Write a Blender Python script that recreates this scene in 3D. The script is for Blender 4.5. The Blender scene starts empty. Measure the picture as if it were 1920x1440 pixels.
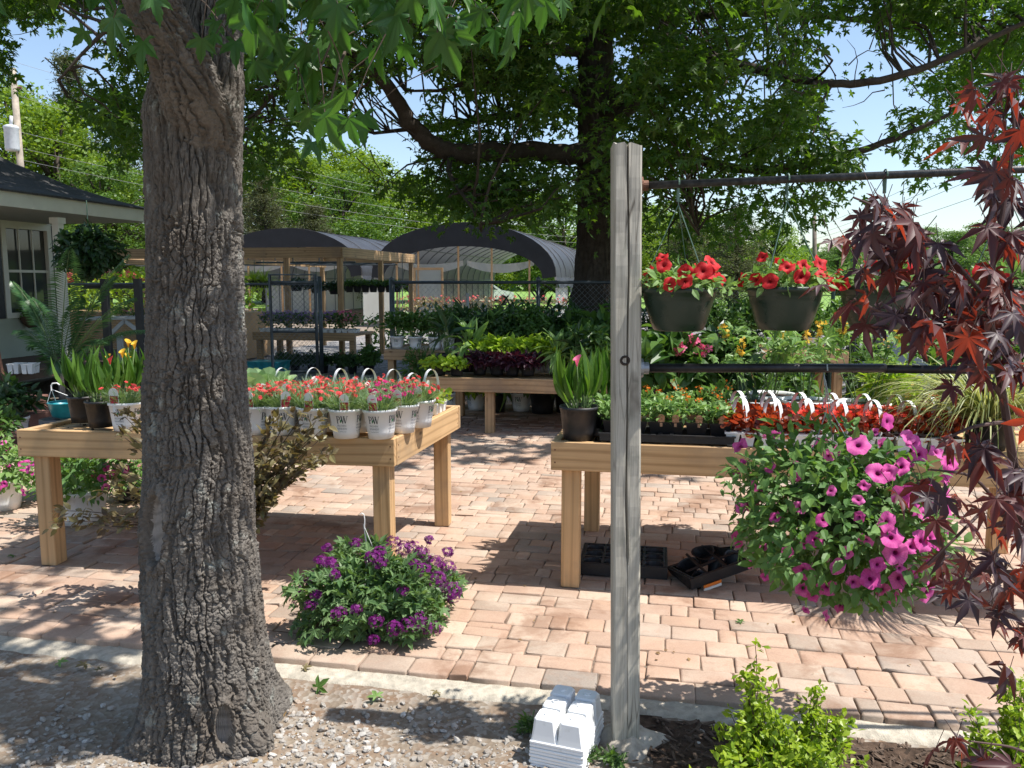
import bpy, bmesh, math, random
import numpy as np
from mathutils import Vector, Matrix

scene = bpy.context.scene
COL = scene.collection
R = math.radians

# ------------------------------------------------------------------ camera
CH, PITCH, FPX = 1.5, R(7.1), 1530.0
cam_d = bpy.data.cameras.new('camera')
cam_d.sensor_width = 36
cam_d.lens = FPX / 1920 * 36
cam_d.clip_end = 900
cam_d.clip_start = 0.05
cam = bpy.data.objects.new('camera', cam_d)
COL.objects.link(cam)
cam.location = (0, 0, CH)
cam.rotation_euler = (R(90) - PITCH, 0, 0)
scene.camera = cam

# ------------------------------------------------------------------ sky and sun
SUN = Vector((0.50, -0.11, 1.0)).normalized()
world = bpy.data.worlds.new('World')
scene.world = world
world.use_nodes = True
wn = world.node_tree.nodes
sky = wn.new('ShaderNodeTexSky')
sky.sky_type = 'NISHITA'
sky.sun_disc = False
sky.sun_elevation = math.asin(SUN.z)
sky.sun_rotation = math.atan2(SUN.x, SUN.y)
sky.dust_density = 1.0
sky.air_density = 1.0
world.node_tree.links.new(sky.outputs[0], wn['Background'].inputs[0])
wn['Background'].inputs[1].default_value = 0.14
sun_d = bpy.data.lights.new('sun', 'SUN')
sun_d.energy = 4.9
sun_d.angle = R(0.5)
sun_d.color = (1.0, 0.96, 0.90)
sun = bpy.data.objects.new('sun', sun_d)
COL.objects.link(sun)
sun.rotation_euler = SUN.to_track_quat('Z', 'Y').to_euler()

scene.view_settings.view_transform = 'Standard'
scene.view_settings.look = 'None'
scene.view_settings.gamma = 1
scene.view_settings.exposure = 0.58
scene.render.engine = 'CYCLES'
cy = scene.cycles
cy.max_bounces = 7
cy.diffuse_bounces = 4
cy.glossy_bounces = 3
cy.transmission_bounces = 6
cy.transparent_max_bounces = 12
cy.caustics_reflective = False
cy.caustics_refractive = False
try:
    cy.use_denoising = True
    cy.denoiser = 'OPENIMAGEDENOISE'
except Exception:
    pass

rnd = random.Random(7)
nr = np.random.default_rng(7)

# ------------------------------------------------------------------ photo pixel -> place in the yard
CP, SP = math.cos(PITCH), math.sin(PITCH)
def ray(x, y):
    u, v = (x - 960) / FPX, (y - 720) / FPX
    return Vector((u, CP - v * SP, -SP - v * CP))
def gp(x, y, z=0.0):
    d = ray(x, y); t = (z - CH) / d.z
    return Vector((d.x * t, d.y * t, z))
def dp(x, y, Y):
    d = ray(x, y); t = Y / d.y
    return Vector((d.x * t, Y, CH + d.z * t))
def vpl(x, y, P, D):
    """point of the pixel's ray on the vertical plane through P along D"""
    d = ray(x, y); n = Vector((-D[1], D[0]))
    t = (n.x * P[0] + n.y * P[1]) / (n.x * d.x + n.y * d.y)
    return Vector((d.x * t, d.y * t, CH + d.z * t))
def proj(p):
    """world points (N,3) -> photo pixels"""
    p = np.asarray(p, float)
    q = p - np.array([0, 0, CH])
    dep = q[:, 1] * CP - q[:, 2] * SP
    up = q[:, 1] * SP + q[:, 2] * CP
    dep = np.where(dep < 0.05, 0.05, dep)
    return 960 + FPX * q[:, 0] / dep, 720 - FPX * up / dep, dep

# ------------------------------------------------------------------ mesh building
class MB:
    def __init__(s):
        s.V = []; s.L = []; s.C = []; s.M = []; s.n = 0
    def add(s, V, F, mat=0):
        V = np.asarray(V, float).reshape(-1, 3)
        s.V.append(V)
        s.L.append(np.array([i for f in F for i in f], np.int64) + s.n)
        s.C.append(np.array([len(f) for f in F], np.int64))
        s.M.append(np.full(len(F), mat, np.int64) if np.isscalar(mat) else np.asarray(mat, np.int64))
        s.n += len(V)
        return s
    def scatter(s, T, P, Rm, S, mat=None):
        """copies of template T=(V,F,mats) at points P, frames Rm (N,3,3 columns), sizes S"""
        TV, TF, TM = T
        P = np.asarray(P, float); N = len(P)
        if N == 0: return s
        S = np.broadcast_to(np.asarray(S, float), (N,)) if np.ndim(S) < 2 else np.asarray(S, float)
        loc = TV[None] * (S[:, None, None] if S.ndim == 1 else S[:, None, :])
        V = np.einsum('nij,nkj->nki', Rm, loc) + P[:, None, :]
        k = len(TV)
        l = np.array([i for f in TF for i in f], np.int64)
        c = np.array([len(f) for f in TF], np.int64)
        s.V.append(V.reshape(-1, 3))
        s.L.append((l[None] + (np.arange(N) * k)[:, None]).reshape(-1) + s.n)
        s.C.append(np.tile(c, N))
        m = np.asarray(TM, np.int64) if mat is None else np.full(len(TF), mat, np.int64)
        s.M.append(np.tile(m, N))
        s.n += N * k
        return s
    def box(s, c, size, rz=0.0, mat=0, top=1.0, bev=0.0):
        hx, hy, hz = size[0] / 2, size[1] / 2, size[2] / 2
        if bev:
            b = bev
            rings = [(-hz, hx - b, hy - b), (-hz + b, hx, hy), (hz - b, hx, hy), (hz, hx - b, hy - b)]
            V = []; F = []
            for z, x, y in rings:
                q = b if (abs(z) < hz - 1e-9) else b * 0.5
                V += [(-x + q, -y, z), (x - q, -y, z), (x, -y + q, z), (x, y - q, z),
                      (x - q, y, z), (-x + q, y, z), (-x, y - q, z), (-x, -y + q, z)]
            for r in range(3):
                for i in range(8):
                    j = (i + 1) % 8
                    F.append((r * 8 + i, r * 8 + j, r * 8 + 8 + j, r * 8 + 8 + i))
            F.append(tuple(range(7, -1, -1))); F.append(tuple(range(24, 32)))
        else:
            V = [(-hx, -hy, -hz), (hx, -hy, -hz), (hx, hy, -hz), (-hx, hy, -hz),
                 (-hx * top, -hy * top, hz), (hx * top, -hy * top, hz), (hx * top, hy * top, hz), (-hx * top, hy * top, hz)]
            F = [(3, 2, 1, 0), (4, 5, 6, 7), (0, 1, 5, 4), (1, 2, 6, 5), (2, 3, 7, 6), (3, 0, 4, 7)]
        V = np.array(V)
        if rz:
            ca, sa = math.cos(rz), math.sin(rz)
            V = np.stack([V[:, 0] * ca - V[:, 1] * sa, V[:, 0] * sa + V[:, 1] * ca, V[:, 2]], 1)
        return s.add(V + np.array(c), F, mat)
    def tube(s, pts, rad, n=6, mat=0, cap=True, wob=0.0):
        P = np.array([tuple(p) for p in pts], float); k = len(P)
        rad = np.broadcast_to(np.asarray(rad, float), (k,))
        T = np.gradient(P, axis=0) if k > 2 else np.repeat((P[1:] - P[:1]), 2, 0)
        T /= np.linalg.norm(T, axis=1)[:, None] + 1e-12
        ref = np.array([0, 0, 1.0]) if abs(T[0, 2]) < 0.9 else np.array([1.0, 0, 0])
        V = np.zeros((k, n, 3)); a = np.arange(n) * 2 * math.pi / n
        u = np.cross(T[0], ref); u /= np.linalg.norm(u)
        for i in range(k):
            u = u - T[i] * np.dot(u, T[i]); u /= np.linalg.norm(u) + 1e-12
            w = np.cross(T[i], u)
            r = rad[i] * (1 + wob * (nr.random(n) - 0.5)) if wob else np.full(n, rad[i])
            V[i] = P[i] + (np.cos(a) * r)[:, None] * u + (np.sin(a) * r)[:, None] * w
        F = []
        for i in range(k - 1):
            for j in range(n):
                q = (j + 1) % n
                F.append((i * n + j, i * n + q, (i + 1) * n + q, (i + 1) * n + j))
        if cap:
            F.append(tuple(range(n - 1, -1, -1))); F.append(tuple(range((k - 1) * n, k * n)))
        return s.add(V, F, mat)
    def lathe(s, prof, n=24, c=(0, 0, 0), mat=0, wave=None):
        k = len(prof); a = np.arange(n) * 2 * math.pi / n
        V = np.zeros((k, n, 3))
        for i, (r, z) in enumerate(prof):
            rr = r * (1 + (wave[i] * np.cos(a * (n // 2)) if wave is not None else 0))
            V[i, :, 0] = rr * np.cos(a); V[i, :, 1] = rr * np.sin(a); V[i, :, 2] = z
        V = V.reshape(-1, 3) + np.array(c)
        F = [(i * n + j, i * n + (j + 1) % n, (i + 1) * n + (j + 1) % n, (i + 1) * n + j)
             for i in range(k - 1) for j in range(n)]
        return s.add(V, F, mat)
    def disc(s, r, z, n=20, c=(0, 0, 0), mat=0, bump=0.0):
        a = np.arange(n) * 2 * math.pi / n
        V = [(0, 0, z + bump)] + [(r * math.cos(t), r * math.sin(t), z) for t in a]
        F = [(0, 1 + i, 1 + (i + 1) % n) for i in range(n)]
        return s.add(np.array(V) + np.array(c), F, mat)
    def strip(s, pts, side, w, mat=0, th=0.0):
        """flat ribbon along pts; side = width direction(s)"""
        P = np.array([tuple(p) for p in pts], float); k = len(P)
        sd = np.broadcast_to(np.asarray(side, float), (k, 3))
        w = np.broadcast_to(np.asarray(w, float), (k,))
        V = np.concatenate([P - sd * w[:, None] / 2, P + sd * w[:, None] / 2])
        F = [(i, i + 1, k + i + 1, k + i) for i in range(k - 1)]
        return s.add(V, F, mat)
    def mesh(s, name, mats, smooth=False):
        me = bpy.data.meshes.new(name)
        V = np.concatenate(s.V); L = np.concatenate(s.L); C = np.concatenate(s.C); M = np.concatenate(s.M)
        me.vertices.add(len(V)); me.vertices.foreach_set('co', V.astype(np.float32).ravel())
        me.loops.add(len(L)); me.loops.foreach_set('vertex_index', L.astype(np.int32))
        me.polygons.add(len(C))
        st = np.concatenate([[0], np.cumsum(C)[:-1]])
        me.polygons.foreach_set('loop_start', st.astype(np.int32))
        me.polygons.foreach_set('loop_total', C.astype(np.int32))
        if not isinstance(mats, (list, tuple)): mats = [mats]
        for m in mats: me.materials.append(m)
        me.polygons.foreach_set('material_index', np.minimum(M, len(mats) - 1).astype(np.int32))
        me.polygons.foreach_set('use_smooth', np.full(len(C), smooth, bool))
        me.update(calc_edges=True)
        me.validate()
        return me

def frames(D, Nn):
    """columns x, y=D, z~Nn"""
    D = np.asarray(D, float); Nn = np.asarray(Nn, float)
    D = D / (np.linalg.norm(D, axis=1)[:, None] + 1e-9)
    Z = Nn - D * np.sum(Nn * D, 1)[:, None]
    l = np.linalg.norm(Z, axis=1)
    bad = l < 1e-3
    if bad.any(): Z[bad] = np.cross(D[bad], np.array([1.0, 0.3, 0.2])); l = np.linalg.norm(Z, axis=1)
    Z /= l[:, None]
    return np.stack([np.cross(D, Z), D, Z], axis=2)
def zframes(Z, spin=None):
    """frames whose z column is Z, spun at random"""
    Z = np.asarray(Z, float); Z = Z / (np.linalg.norm(Z, axis=1)[:, None] + 1e-9)
    D = nr.normal(size=Z.shape)
    f = frames(D - Z * np.sum(D * Z, 1)[:, None], Z)
    return f
def unit(v):
    v = np.asarray(v, float)
    return v / (np.linalg.norm(v, axis=-1, keepdims=True) + 1e-9)
def rdir(n, up=0.0):
    v = nr.normal(size=(n, 3)); v = unit(v); v[:, 2] += up
    return unit(v)

# ------------------------------------------------------------------ objects
def link(name, me, parent=None):
    o = bpy.data.objects.new(name, me); COL.objects.link(o)
    if parent is not None: o.parent = parent
    return o
def tag(o, label=None, cat=None, group=None, kind=None):
    if label: o['label'] = label
    if cat: o['category'] = cat
    if group: o['group'] = group
    if kind: o['kind'] = kind
    return o
def thing(name, label, cat, loc=(0, 0, 0), rz=0.0, group=None, scale=1.0):
    o = bpy.data.objects.new(name, None); COL.objects.link(o)
    o.empty_display_size = 0.1
    o.location = loc; o.rotation_euler = (0, 0, rz)
    o.scale = (scale,) * 3 if np.isscalar(scale) else scale
    return tag(o, label, cat, group)
def part(mb, name, mats, parent=None, smooth=False, label=None):
    o = link(name, mb.mesh(name, mats, smooth), parent)
    if label: o['label'] = label
    return o
def structure(mb, name, mats, smooth=False, kind='structure'):
    o = link(name, mb.mesh(name, mats, smooth)); o['kind'] = kind
    return o
PROTO = {}
def place(key, builder, name, label, cat, loc, rz=0.0, scale=1.0, group=None):
    """first use builds the parts; every use makes a thing whose parts share those meshes"""
    if key not in PROTO: PROTO[key] = builder()
    t = thing(name, label, cat, loc, rz, group, scale)
    made = []
    for row in PROTO[key]:
        pn, me, par = row[:3]
        o = link(pn, me, t if par is None else made[par])
        if len(row) > 3: o.matrix_local = row[3]
        made.append(o)
    return t
def board(name, p0, p1, h, th, mat, parent, off=0.0, bev=0.003, screws=False):
    """plank from p0 to p1 (world, its top edge), local x along its length"""
    p0 = Vector(p0); p1 = Vector(p1); d = p1 - p0
    mb = MB(); mb.box((d.length / 2, 0, -h / 2), (d.length, th, h), bev=bev)
    if screws:
        for sx in (.02, d.length - .02):
            for fz in (.28, .72): mb.tube([(sx, -th / 2 - .0012, -h * fz), (sx, th / 2 + .0012, -h * fz)], .0042, 8, 1)
    me = mb.mesh(name, [mat, MAT['rust']] if screws else mat)
    o = link(name, me, parent)
    x = d.normalized(); z = Vector((0, 0, 1)) if abs(x.z) < 0.9 else Vector((0, 1, 0))
    y = z.cross(x).normalized(); z = x.cross(y)
    m = Matrix((x, y, z)).transposed().to_4x4(); m.translation = p0 + y * off
    if parent is not None: m = Matrix.Translation(-Vector(parent.location)) @ m
    o.matrix_local = m
    return o
def leg(name, foot, h, w, mat, parent, ang=0.0, bev=0.004):
    """square post: local x runs up it so the grain does too"""
    mb = MB(); mb.box((h / 2, 0, 0), (h, w, w), bev=bev)
    o = link(name, mb.mesh(name, mat), parent)
    x = Vector((0, 0, 1)); y = Vector((math.cos(ang), math.sin(ang), 0)); z = x.cross(y)
    m = Matrix((x, y, z)).transposed().to_4x4(); m.translation = Vector(foot)
    if parent is not None: m = Matrix.Translation(-Vector(parent.location)) @ m
    o.matrix_local = m
    return o

# ------------------------------------------------------------------ materials
def nodes(name):
    m = bpy.data.materials.new(name); m.use_nodes = True
    nt = m.node_tree
    return m, nt, nt.nodes['Principled BSDF'], nt.nodes['Material Output']
def N(nt, t, **kw):
    n = nt.nodes.new(t)
    for k, v in kw.items():
        if k in n.inputs: n.inputs[k].default_value = v
        else: setattr(n, k, v)
    return n
def c4(c): return (c[0], c[1], c[2], 1.0)
def ramp(nt, fac, stops):
    r = nt.nodes.new('ShaderNodeValToRGB')
    while len(r.color_ramp.elements) < len(stops): r.color_ramp.elements.new(0.5)
    for e, (p, c) in zip(r.color_ramp.elements, stops):
        e.position = p; e.color = c4(c) if len(c) == 3 else c
    nt.links.new(fac, r.inputs[0])
    return r.outputs[0]
def coord(nt, scale=(1, 1, 1), kind='Object'):
    tc = nt.nodes.new('ShaderNodeTexCoord'); mp = nt.nodes.new('ShaderNodeMapping')
    mp.inputs['Scale'].default_value = scale
    nt.links.new(tc.outputs[kind], mp.inputs[0])
    return mp.outputs[0]
def noise(nt, vec, scale, detail=4, rough=0.55, dist=0.0):
    n = N(nt, 'ShaderNodeTexNoise'); n.inputs['Scale'].default_value = scale
    n.inputs['Detail'].default_value = detail; n.inputs['Roughness'].default_value = rough
    n.inputs['Distortion'].default_value = dist
    if vec is not None: nt.links.new(vec, n.inputs['Vector'])
    return n.outputs['Fac']
def mixc(nt, fac, a, b, mode='MIX'):
    n = nt.nodes.new('ShaderNodeMix'); n.data_type = 'RGBA'; n.blend_type = mode
    for k, v in ((0, fac), (6, a), (7, b)):
        if hasattr(v, 'is_output') or isinstance(v, bpy.types.NodeSocket): nt.links.new(v, n.inputs[k])
        elif k == 0: n.inputs[0].default_value = v
        else: n.inputs[k].default_value = c4(v)
    return n.outputs[2]
def bump(nt, bs, h, strength=0.4, dist=0.01):
    b = nt.nodes.new('ShaderNodeBump'); b.inputs['Strength'].default_value = strength
    b.inputs['Distance'].default_value = dist
    nt.links.new(h, b.inputs['Height']); nt.links.new(b.outputs[0], bs.inputs['Normal'])
def island(nt):
    return nt.nodes.new('ShaderNodeNewGeometry').outputs['Random Per Island']

def plain(name, c, rough=0.5, var=0.15, scale=8, metal=0.0, bmp=0.0, spec=0.5, c2=None):
    m, nt, bs, out = nodes(name)
    v = noise(nt, coord(nt), scale, 5)
    lo = tuple(x * (1 - var) for x in c) if c2 is None else c2
    hi = tuple(min(1, x * (1 + var)) for x in c)
    nt.links.new(ramp(nt, v, [(0.3, lo), (0.7, hi)]), bs.inputs['Base Color'])
    bs.inputs['Roughness'].default_value = rough
    bs.inputs['Metallic'].default_value = metal
    bs.inputs['Specular IOR Level'].default_value = spec
    if bmp: bump(nt, bs, noise(nt, coord(nt), scale * 6, 3), bmp, 0.004)
    return m
def leafy(name, c1, c2, trans=0.4, rough=0.45, tcol=None, spec=0.4, under=None):
    m, nt, bs, out = nodes(name)
    col = mixc(nt, island(nt), c1, c2)
    nt.links.new(col, bs.inputs['Base Color'])
    bs.inputs['Roughness'].default_value = rough
    bs.inputs['Specular IOR Level'].default_value = spec
    tr = nt.nodes.new('ShaderNodeBsdfTranslucent')
    if tcol is None: tcol = (1.5, 1.5, 0.6)
    nt.links.new(mixc(nt, 1.0, col, tcol, 'MULTIPLY'), tr.inputs[0])
    mx = nt.nodes.new('ShaderNodeMixShader'); mx.inputs[0].default_value = trans
    nt.links.new(bs.outputs[0], mx.inputs[1]); nt.links.new(tr.outputs[0], mx.inputs[2])
    nt.links.new(mx.outputs[0], out.inputs[0])
    return m
def timber(name, a, b, rough=0.65, scale=1.0, knots=True, dark=None):
    """grain runs along local x"""
    m, nt, bs, out = nodes(name)
    oi = nt.nodes.new('ShaderNodeObjectInfo')
    tc = nt.nodes.new('ShaderNodeTexCoord')
    ad = nt.nodes.new('ShaderNodeVectorMath'); ad.operation = 'ADD'
    sc = nt.nodes.new('ShaderNodeVectorMath'); sc.operation = 'SCALE'
    cb = nt.nodes.new('ShaderNodeCombineXYZ')
    for i in range(3): nt.links.new(oi.outputs['Random'], cb.inputs[i])
    nt.links.new(cb.outputs[0], sc.inputs[0]); sc.inputs['Scale'].default_value = 37.0
    nt.links.new(tc.outputs['Object'], ad.inputs[0]); nt.links.new(sc.outputs[0], ad.inputs[1])
    mp = nt.nodes.new('ShaderNodeMapping'); mp.inputs['Scale'].default_value = (0.9 * scale, 9 * scale, 9 * scale)
    nt.links.new(ad.outputs[0], mp.inputs[0])
    w = nt.nodes.new('ShaderNodeTexWave'); w.wave_type = 'RINGS'; w.rings_direction = 'X'
    w.inputs['Scale'].default_value = 1.1; w.inputs['Distortion'].default_value = 6.0
    w.inputs['Detail'].default_value = 2; w.inputs['Detail Scale'].default_value = 0.6
    nt.links.new(mp.outputs[0], w.inputs['Vector'])
    mp2 = nt.nodes.new('ShaderNodeMapping'); mp2.inputs['Scale'].default_value = (3 * scale, 120 * scale, 120 * scale)
    nt.links.new(ad.outputs[0], mp2.inputs[0])
    fine = noise(nt, mp2.outputs[0], 1.0, 3)
    big = noise(nt, ad.outputs[0], 3.0, 3)
    col = ramp(nt, w.outputs['Fac'], [(0.0, tuple(x * .55 for x in b)), (.16, b), (0.5, a)])
    col = mixc(nt, 0.35, col, ramp(nt, fine, [(0.3, tuple(x * 0.55 for x in a)), (0.7, tuple(min(1, x * 1.25) for x in a))]))
    col = mixc(nt, 0.35, col, ramp(nt, big, [(0.3, tuple(x * 0.75 for x in b)), (0.7, a)]))
    col = mixc(nt, ramp(nt, noise(nt, ad.outputs[0], 1.7, 5, .65), [(.52, (0, 0, 0)), (.68, (.7, .7, .7))]), col, (b[0] * .66, b[1] * .80, b[2] * 1.15))
    if knots:
        mp3 = nt.nodes.new('ShaderNodeMapping'); mp3.inputs['Scale'].default_value = (2.6, 7, 7)
        nt.links.new(ad.outputs[0], mp3.inputs[0])
        vo = nt.nodes.new('ShaderNodeTexVoronoi'); vo.inputs['Scale'].default_value = 1.0
        nt.links.new(mp3.outputs[0], vo.inputs['Vector'])
        kn = ramp(nt, vo.outputs['Distance'], [(0.04, (1, 1, 1)), (0.10, (0, 0, 0))])
        col = mixc(nt, kn, col, tuple(x * 0.35 for x in b))
    nt.links.new(col, bs.inputs['Base Color'])
    bs.inputs['Roughness'].default_value = rough
    bs.inputs['Specular IOR Level'].default_value = 0.3
    bump(nt, bs, fine, 0.25, 0.002)
    return m

MAT = {}
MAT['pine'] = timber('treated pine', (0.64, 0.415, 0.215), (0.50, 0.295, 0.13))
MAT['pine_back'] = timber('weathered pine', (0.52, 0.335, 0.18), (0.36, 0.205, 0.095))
MAT['grey_wood'] = timber('grey weathered timber', (0.40, 0.37, 0.31), (0.24, 0.215, 0.18), rough=0.8, knots=False)
def soiled(name, c, dirt, rough, lo=.60, hi=.72, amt=.6, scale=7):
    m, nt, bs, out = nodes(name); oi = nt.nodes.new('ShaderNodeObjectInfo'); ad = nt.nodes.new('ShaderNodeVectorMath'); ad.operation = 'ADD'
    tc = nt.nodes.new('ShaderNodeTexCoord'); nt.links.new(tc.outputs['Object'], ad.inputs[0]); sc = nt.nodes.new('ShaderNodeMath'); sc.operation = 'MULTIPLY'; sc.inputs[1].default_value = 50
    nt.links.new(oi.outputs['Random'], sc.inputs[0]); nt.links.new(sc.outputs[0], ad.inputs[1])
    f = ramp(nt, noise(nt, ad.outputs[0], scale, 6, .65, .5), [(lo, (0, 0, 0)), (hi, (amt,) * 3)])
    nt.links.new(mixc(nt, f, c, dirt), bs.inputs['Base Color']); nt.links.new(ramp(nt, noise(nt, ad.outputs[0], scale * 3, 4), [(.3, (rough,) * 3), (.7, (min(1, rough + .25),) * 3)]), bs.inputs['Roughness']); return m
MAT['white_plastic'] = soiled('white plastic', (0.82, 0.82, 0.81), (0.50, 0.44, 0.36), .38, .60, .74, .55, 14)
MAT['old_white'] = soiled('grubby white plastic', (0.82, 0.83, 0.83), (0.45, 0.42, 0.37), .45, .60, .76, .5, 16)
MAT['black_plastic'] = soiled('black plastic', (0.016, 0.016, 0.018), (0.060, 0.050, 0.040), .35, .55, .75, .6, 12)
MAT['green_plastic'] = soiled('dark green plastic', (0.016, 0.033, 0.022), (0.070, 0.066, 0.050), .22, .52, .72, .45, 9)
MAT['teal'] = plain('teal glazed plastic', (0.02, 0.24, 0.28), 0.3, 0.3, 14)
MAT['terracotta'] = plain('terracotta', (0.33, 0.16, 0.10), 0.8, 0.2, 9)
MAT['soil'] = plain('potting soil', (0.045, 0.030, 0.020), 0.95, 0.5, 60, bmp=0.8)
MAT['ink'] = plain('black ink', (0.03, 0.035, 0.045), 0.6, 0.05)
MAT['ink_grey'] = plain('grey ink', (0.22, 0.23, 0.25), 0.6, 0.05)
MAT['ink_green'] = plain('green ink', (0.02, 0.20, 0.07), 0.6, 0.05)
MAT['tag_white'] = plain('tag white', (0.75, 0.74, 0.72), 0.4, 0.03)
MAT['tag_red'] = plain('tag red picture', (0.45, 0.03, 0.06), 0.4, 0.7, 160)
MAT['tag_brown'] = plain('tag brown picture', (0.45, 0.24, 0.14), 0.4, 0.5, 120)
MAT['pipe'] = plain('black iron pipe', (0.017, 0.016, 0.017), 0.38, 0.5, 40, metal=0.4, bmp=0.2)
MAT['rust'] = plain('rusty iron', (0.16, 0.075, 0.045), 0.7, 0.5, 50, metal=0.3, bmp=0.3)
MAT['galv'] = plain('galvanised steel', (0.30, 0.32, 0.34), 0.45, 0.2, 20, metal=0.7)
MAT['dark_steel'] = plain('dull steel', (0.10, 0.115, 0.125), 0.5, 0.25, 12, metal=0.5)
MAT['wire'] = plain('steel wire', (0.30, 0.33, 0.31), 0.5, 0.1, metal=0.5)
MAT['green_wire'] = plain('green hanger', (0.09, 0.16, 0.12), 0.5, 0.15)
MAT['concrete'] = plain('rough concrete', (0.40, 0.36, 0.30), 0.95, 0.3, 22, bmp=0.8)
MAT['stem'] = plain('green stem', (0.10, 0.16, 0.05), 0.6, 0.25, 20)
MAT['brown_stem'] = plain('brown twig', (0.085, 0.058, 0.040), 0.8, 0.35, 30)
MAT['red_stem'] = plain('dark red twig', (0.07, 0.035, 0.030), 0.7, 0.3, 30)
# ------------------------------------------------------------------ leaf and flower shapes (unit length, base at origin, tip +y, face +z)
def T_oval(n=3, w=0.5, fold=0.12, droop=0.25, peak=0.45):
    V = []; F = []
    for k in range(n + 1):
        t = k / n
        ww = w * 0.5 * (math.sin(math.pi * min(1, t ** (math.log(0.5) / math.log(peak)))) if 0 < t < 1 else 0.03)
        z = -droop * t * t
        V += [(-ww, t, z + fold * ww * 2), (0, t, z), (ww, t, z + fold * ww * 2)]
    for k in range(n):
        a = k * 3; b = a + 3
        F += [(a, a + 1, b + 1, b), (a + 1, a + 2, b + 2, b + 1)]
    return (np.array(V), F, [0] * len(F))
def T_star(lobes, cy=0.0, droop=0.25, cup=0.0, sinus=0.35, mid=(0.55, 0.13), teeth=False, fold=.05):
    """lobes: (angle deg from +y, length); a star-shaped outline fanned from its base"""
    pts = []
    for i, (a, l) in enumerate(lobes):
        t = R(a); d = (math.sin(t), math.cos(t)); s = (math.cos(t), -math.sin(t))
        m, w = mid
        at = lambda u, v: (d[0] * l * u + s[0] * v * l, d[1] * l * u + s[1] * v * l)
        if teeth: pts += [at(m, -w), at(m + .08, -w * .72), at(m + .2, -w * .62), at(m + .24, -w * .34), at(1, 0), at(m + .24, w * .34), at(m + .2, w * .62), at(m + .08, w * .72), at(m, w)]
        else: pts += [at(m, -w), at(1, 0), at(m, w)]
        if i + 1 < len(lobes):
            a2 = R((a + lobes[i + 1][0]) / 2); r = sinus * min(l, lobes[i + 1][1])
            pts.append((math.sin(a2) * r, math.cos(a2) * r))
    V = [(0, cy, 0)] + [(x, y + cy, -droop * (x * x + y * y) + cup * abs(x)) for x, y in pts]
    n = len(pts); per = 10 if teeth else 4
    V = [V[0]] + [(v[0], v[1], v[2] + (fold if (i % per) not in ((4, 9) if teeth else (1, 3)) else -.3 * fold)) for i, v in enumerate(V[1:])]
    F = [(0, i + 1, i) for i in range(1, n)]
    return (np.array(V), F, [0] * len(F))
def T_small(w=0.6):
    V = [(0, 0, 0), (-w / 2, .45, .06), (0, 1, -.1), (w / 2, .45, .06), (0, .5, 0)]
    return (np.array(V), [(0, 4, 1), (1, 4, 2), (0, 3, 4), (4, 3, 2)], [0] * 4)
# a sprig of several small leaves, for crowns far away
def T_clump(n=6, seed=1, w=0.5):
    r = np.random.default_rng(seed); V = []; F = []
    for i in range(n):
        d = unit(r.normal(size=3) + np.array([0, .5, 0])); s = unit(np.cross(d, r.normal(size=3)))
        o = r.normal(size=3) * 0.35; l = 0.55 * (0.7 + 0.6 * r.random()); b = len(V)
        V += [o, o + d * l * .5 - s * w * l * .5, o + d * l, o + d * l * .5 + s * w * l * .5]
        F.append((b, b + 1, b + 2, b + 3))
    return (np.array(V), F, [0] * len(F))
def T_petunia(n=20, seed=0):
    q_ = np.random.default_rng(seed); ph = q_.random(4) * 6.28; wv = .05 + .05 * q_.random()
    rings = [(0.10, -0.42, 1), (0.20, -0.10, 1), (0.36, 0.0, 0), (0.75, 0.05, 0), (1.0, 0.0, 0)]
    V = []; F = []; M = []
    for k, (r, z, m) in enumerate(rings):
        for j in range(n):
            a = j * 2 * math.pi / n
            rr = r * (1 + (0.06 * math.cos(5 * a) + .025 * math.sin(9 * a + ph[0]) + .04 * math.cos(2 * a + ph[1]) if k >= 3 else 0)) * 0.5
            zz = z * 0.5 + (wv * math.cos(5 * a + 1.2) + wv * .9 * math.cos(3 * a + ph[2]) + .04 * math.sin(8 * a + ph[3]) if k == 4 else 0) + (wv * .4 * math.cos(3 * a + ph[2]) if k == 3 else 0)
            V.append((rr * math.cos(a), rr * math.sin(a), zz))
    for k in range(len(rings) - 1):
        for j in range(n):
            q = (j + 1) % n
            F.append((k * n + j, k * n + q, (k + 1) * n + q, (k + 1) * n + j)); M.append(1 if k < 1 else 0)
    b = len(V); V += [(0, 0, -0.26)]
    for j in range(n): F.append((b, (j + 1) % n, j)); M.append(1)
    return (np.array(V), F, M)
def T_frill(n=12, seed=2):
    """a fringed double disc"""
    r = np.random.default_rng(seed); V = [(0, 0, 0.06)]; F = []
    for L, (rad, z) in enumerate(((0.5, 0.10), (0.36, 0.2))):
        b = len(V)
        for j in range(n * 2):
            a = j * math.pi / n; rr = rad * (1.0 if j % 2 == 0 else 0.72) * (0.85 + 0.3 * r.random())
            V.append((rr * math.cos(a), rr * math.sin(a), z + 0.08 * (r.random() - .5)))
        for j in range(n * 2): F.append((0, b + j, b + (j + 1) % (n * 2)))
    return (np.array(V), F, [0] * len(F))
def T_five(n=5):
    V = [(0, 0, 0)]; F = []
    for j in range(n):
        a = j * 2 * math.pi / n
        for da, r in ((-0.42, .42), (0, .5), (0.42, .42)):
            V.append((r * math.cos(a + da), r * math.sin(a + da), .05))
        b = 1 + j * 3
        F += [(0, b, b + 1), (0, b + 1, b + 2)]
    return (np.array(V), F, [0] * len(F))
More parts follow.
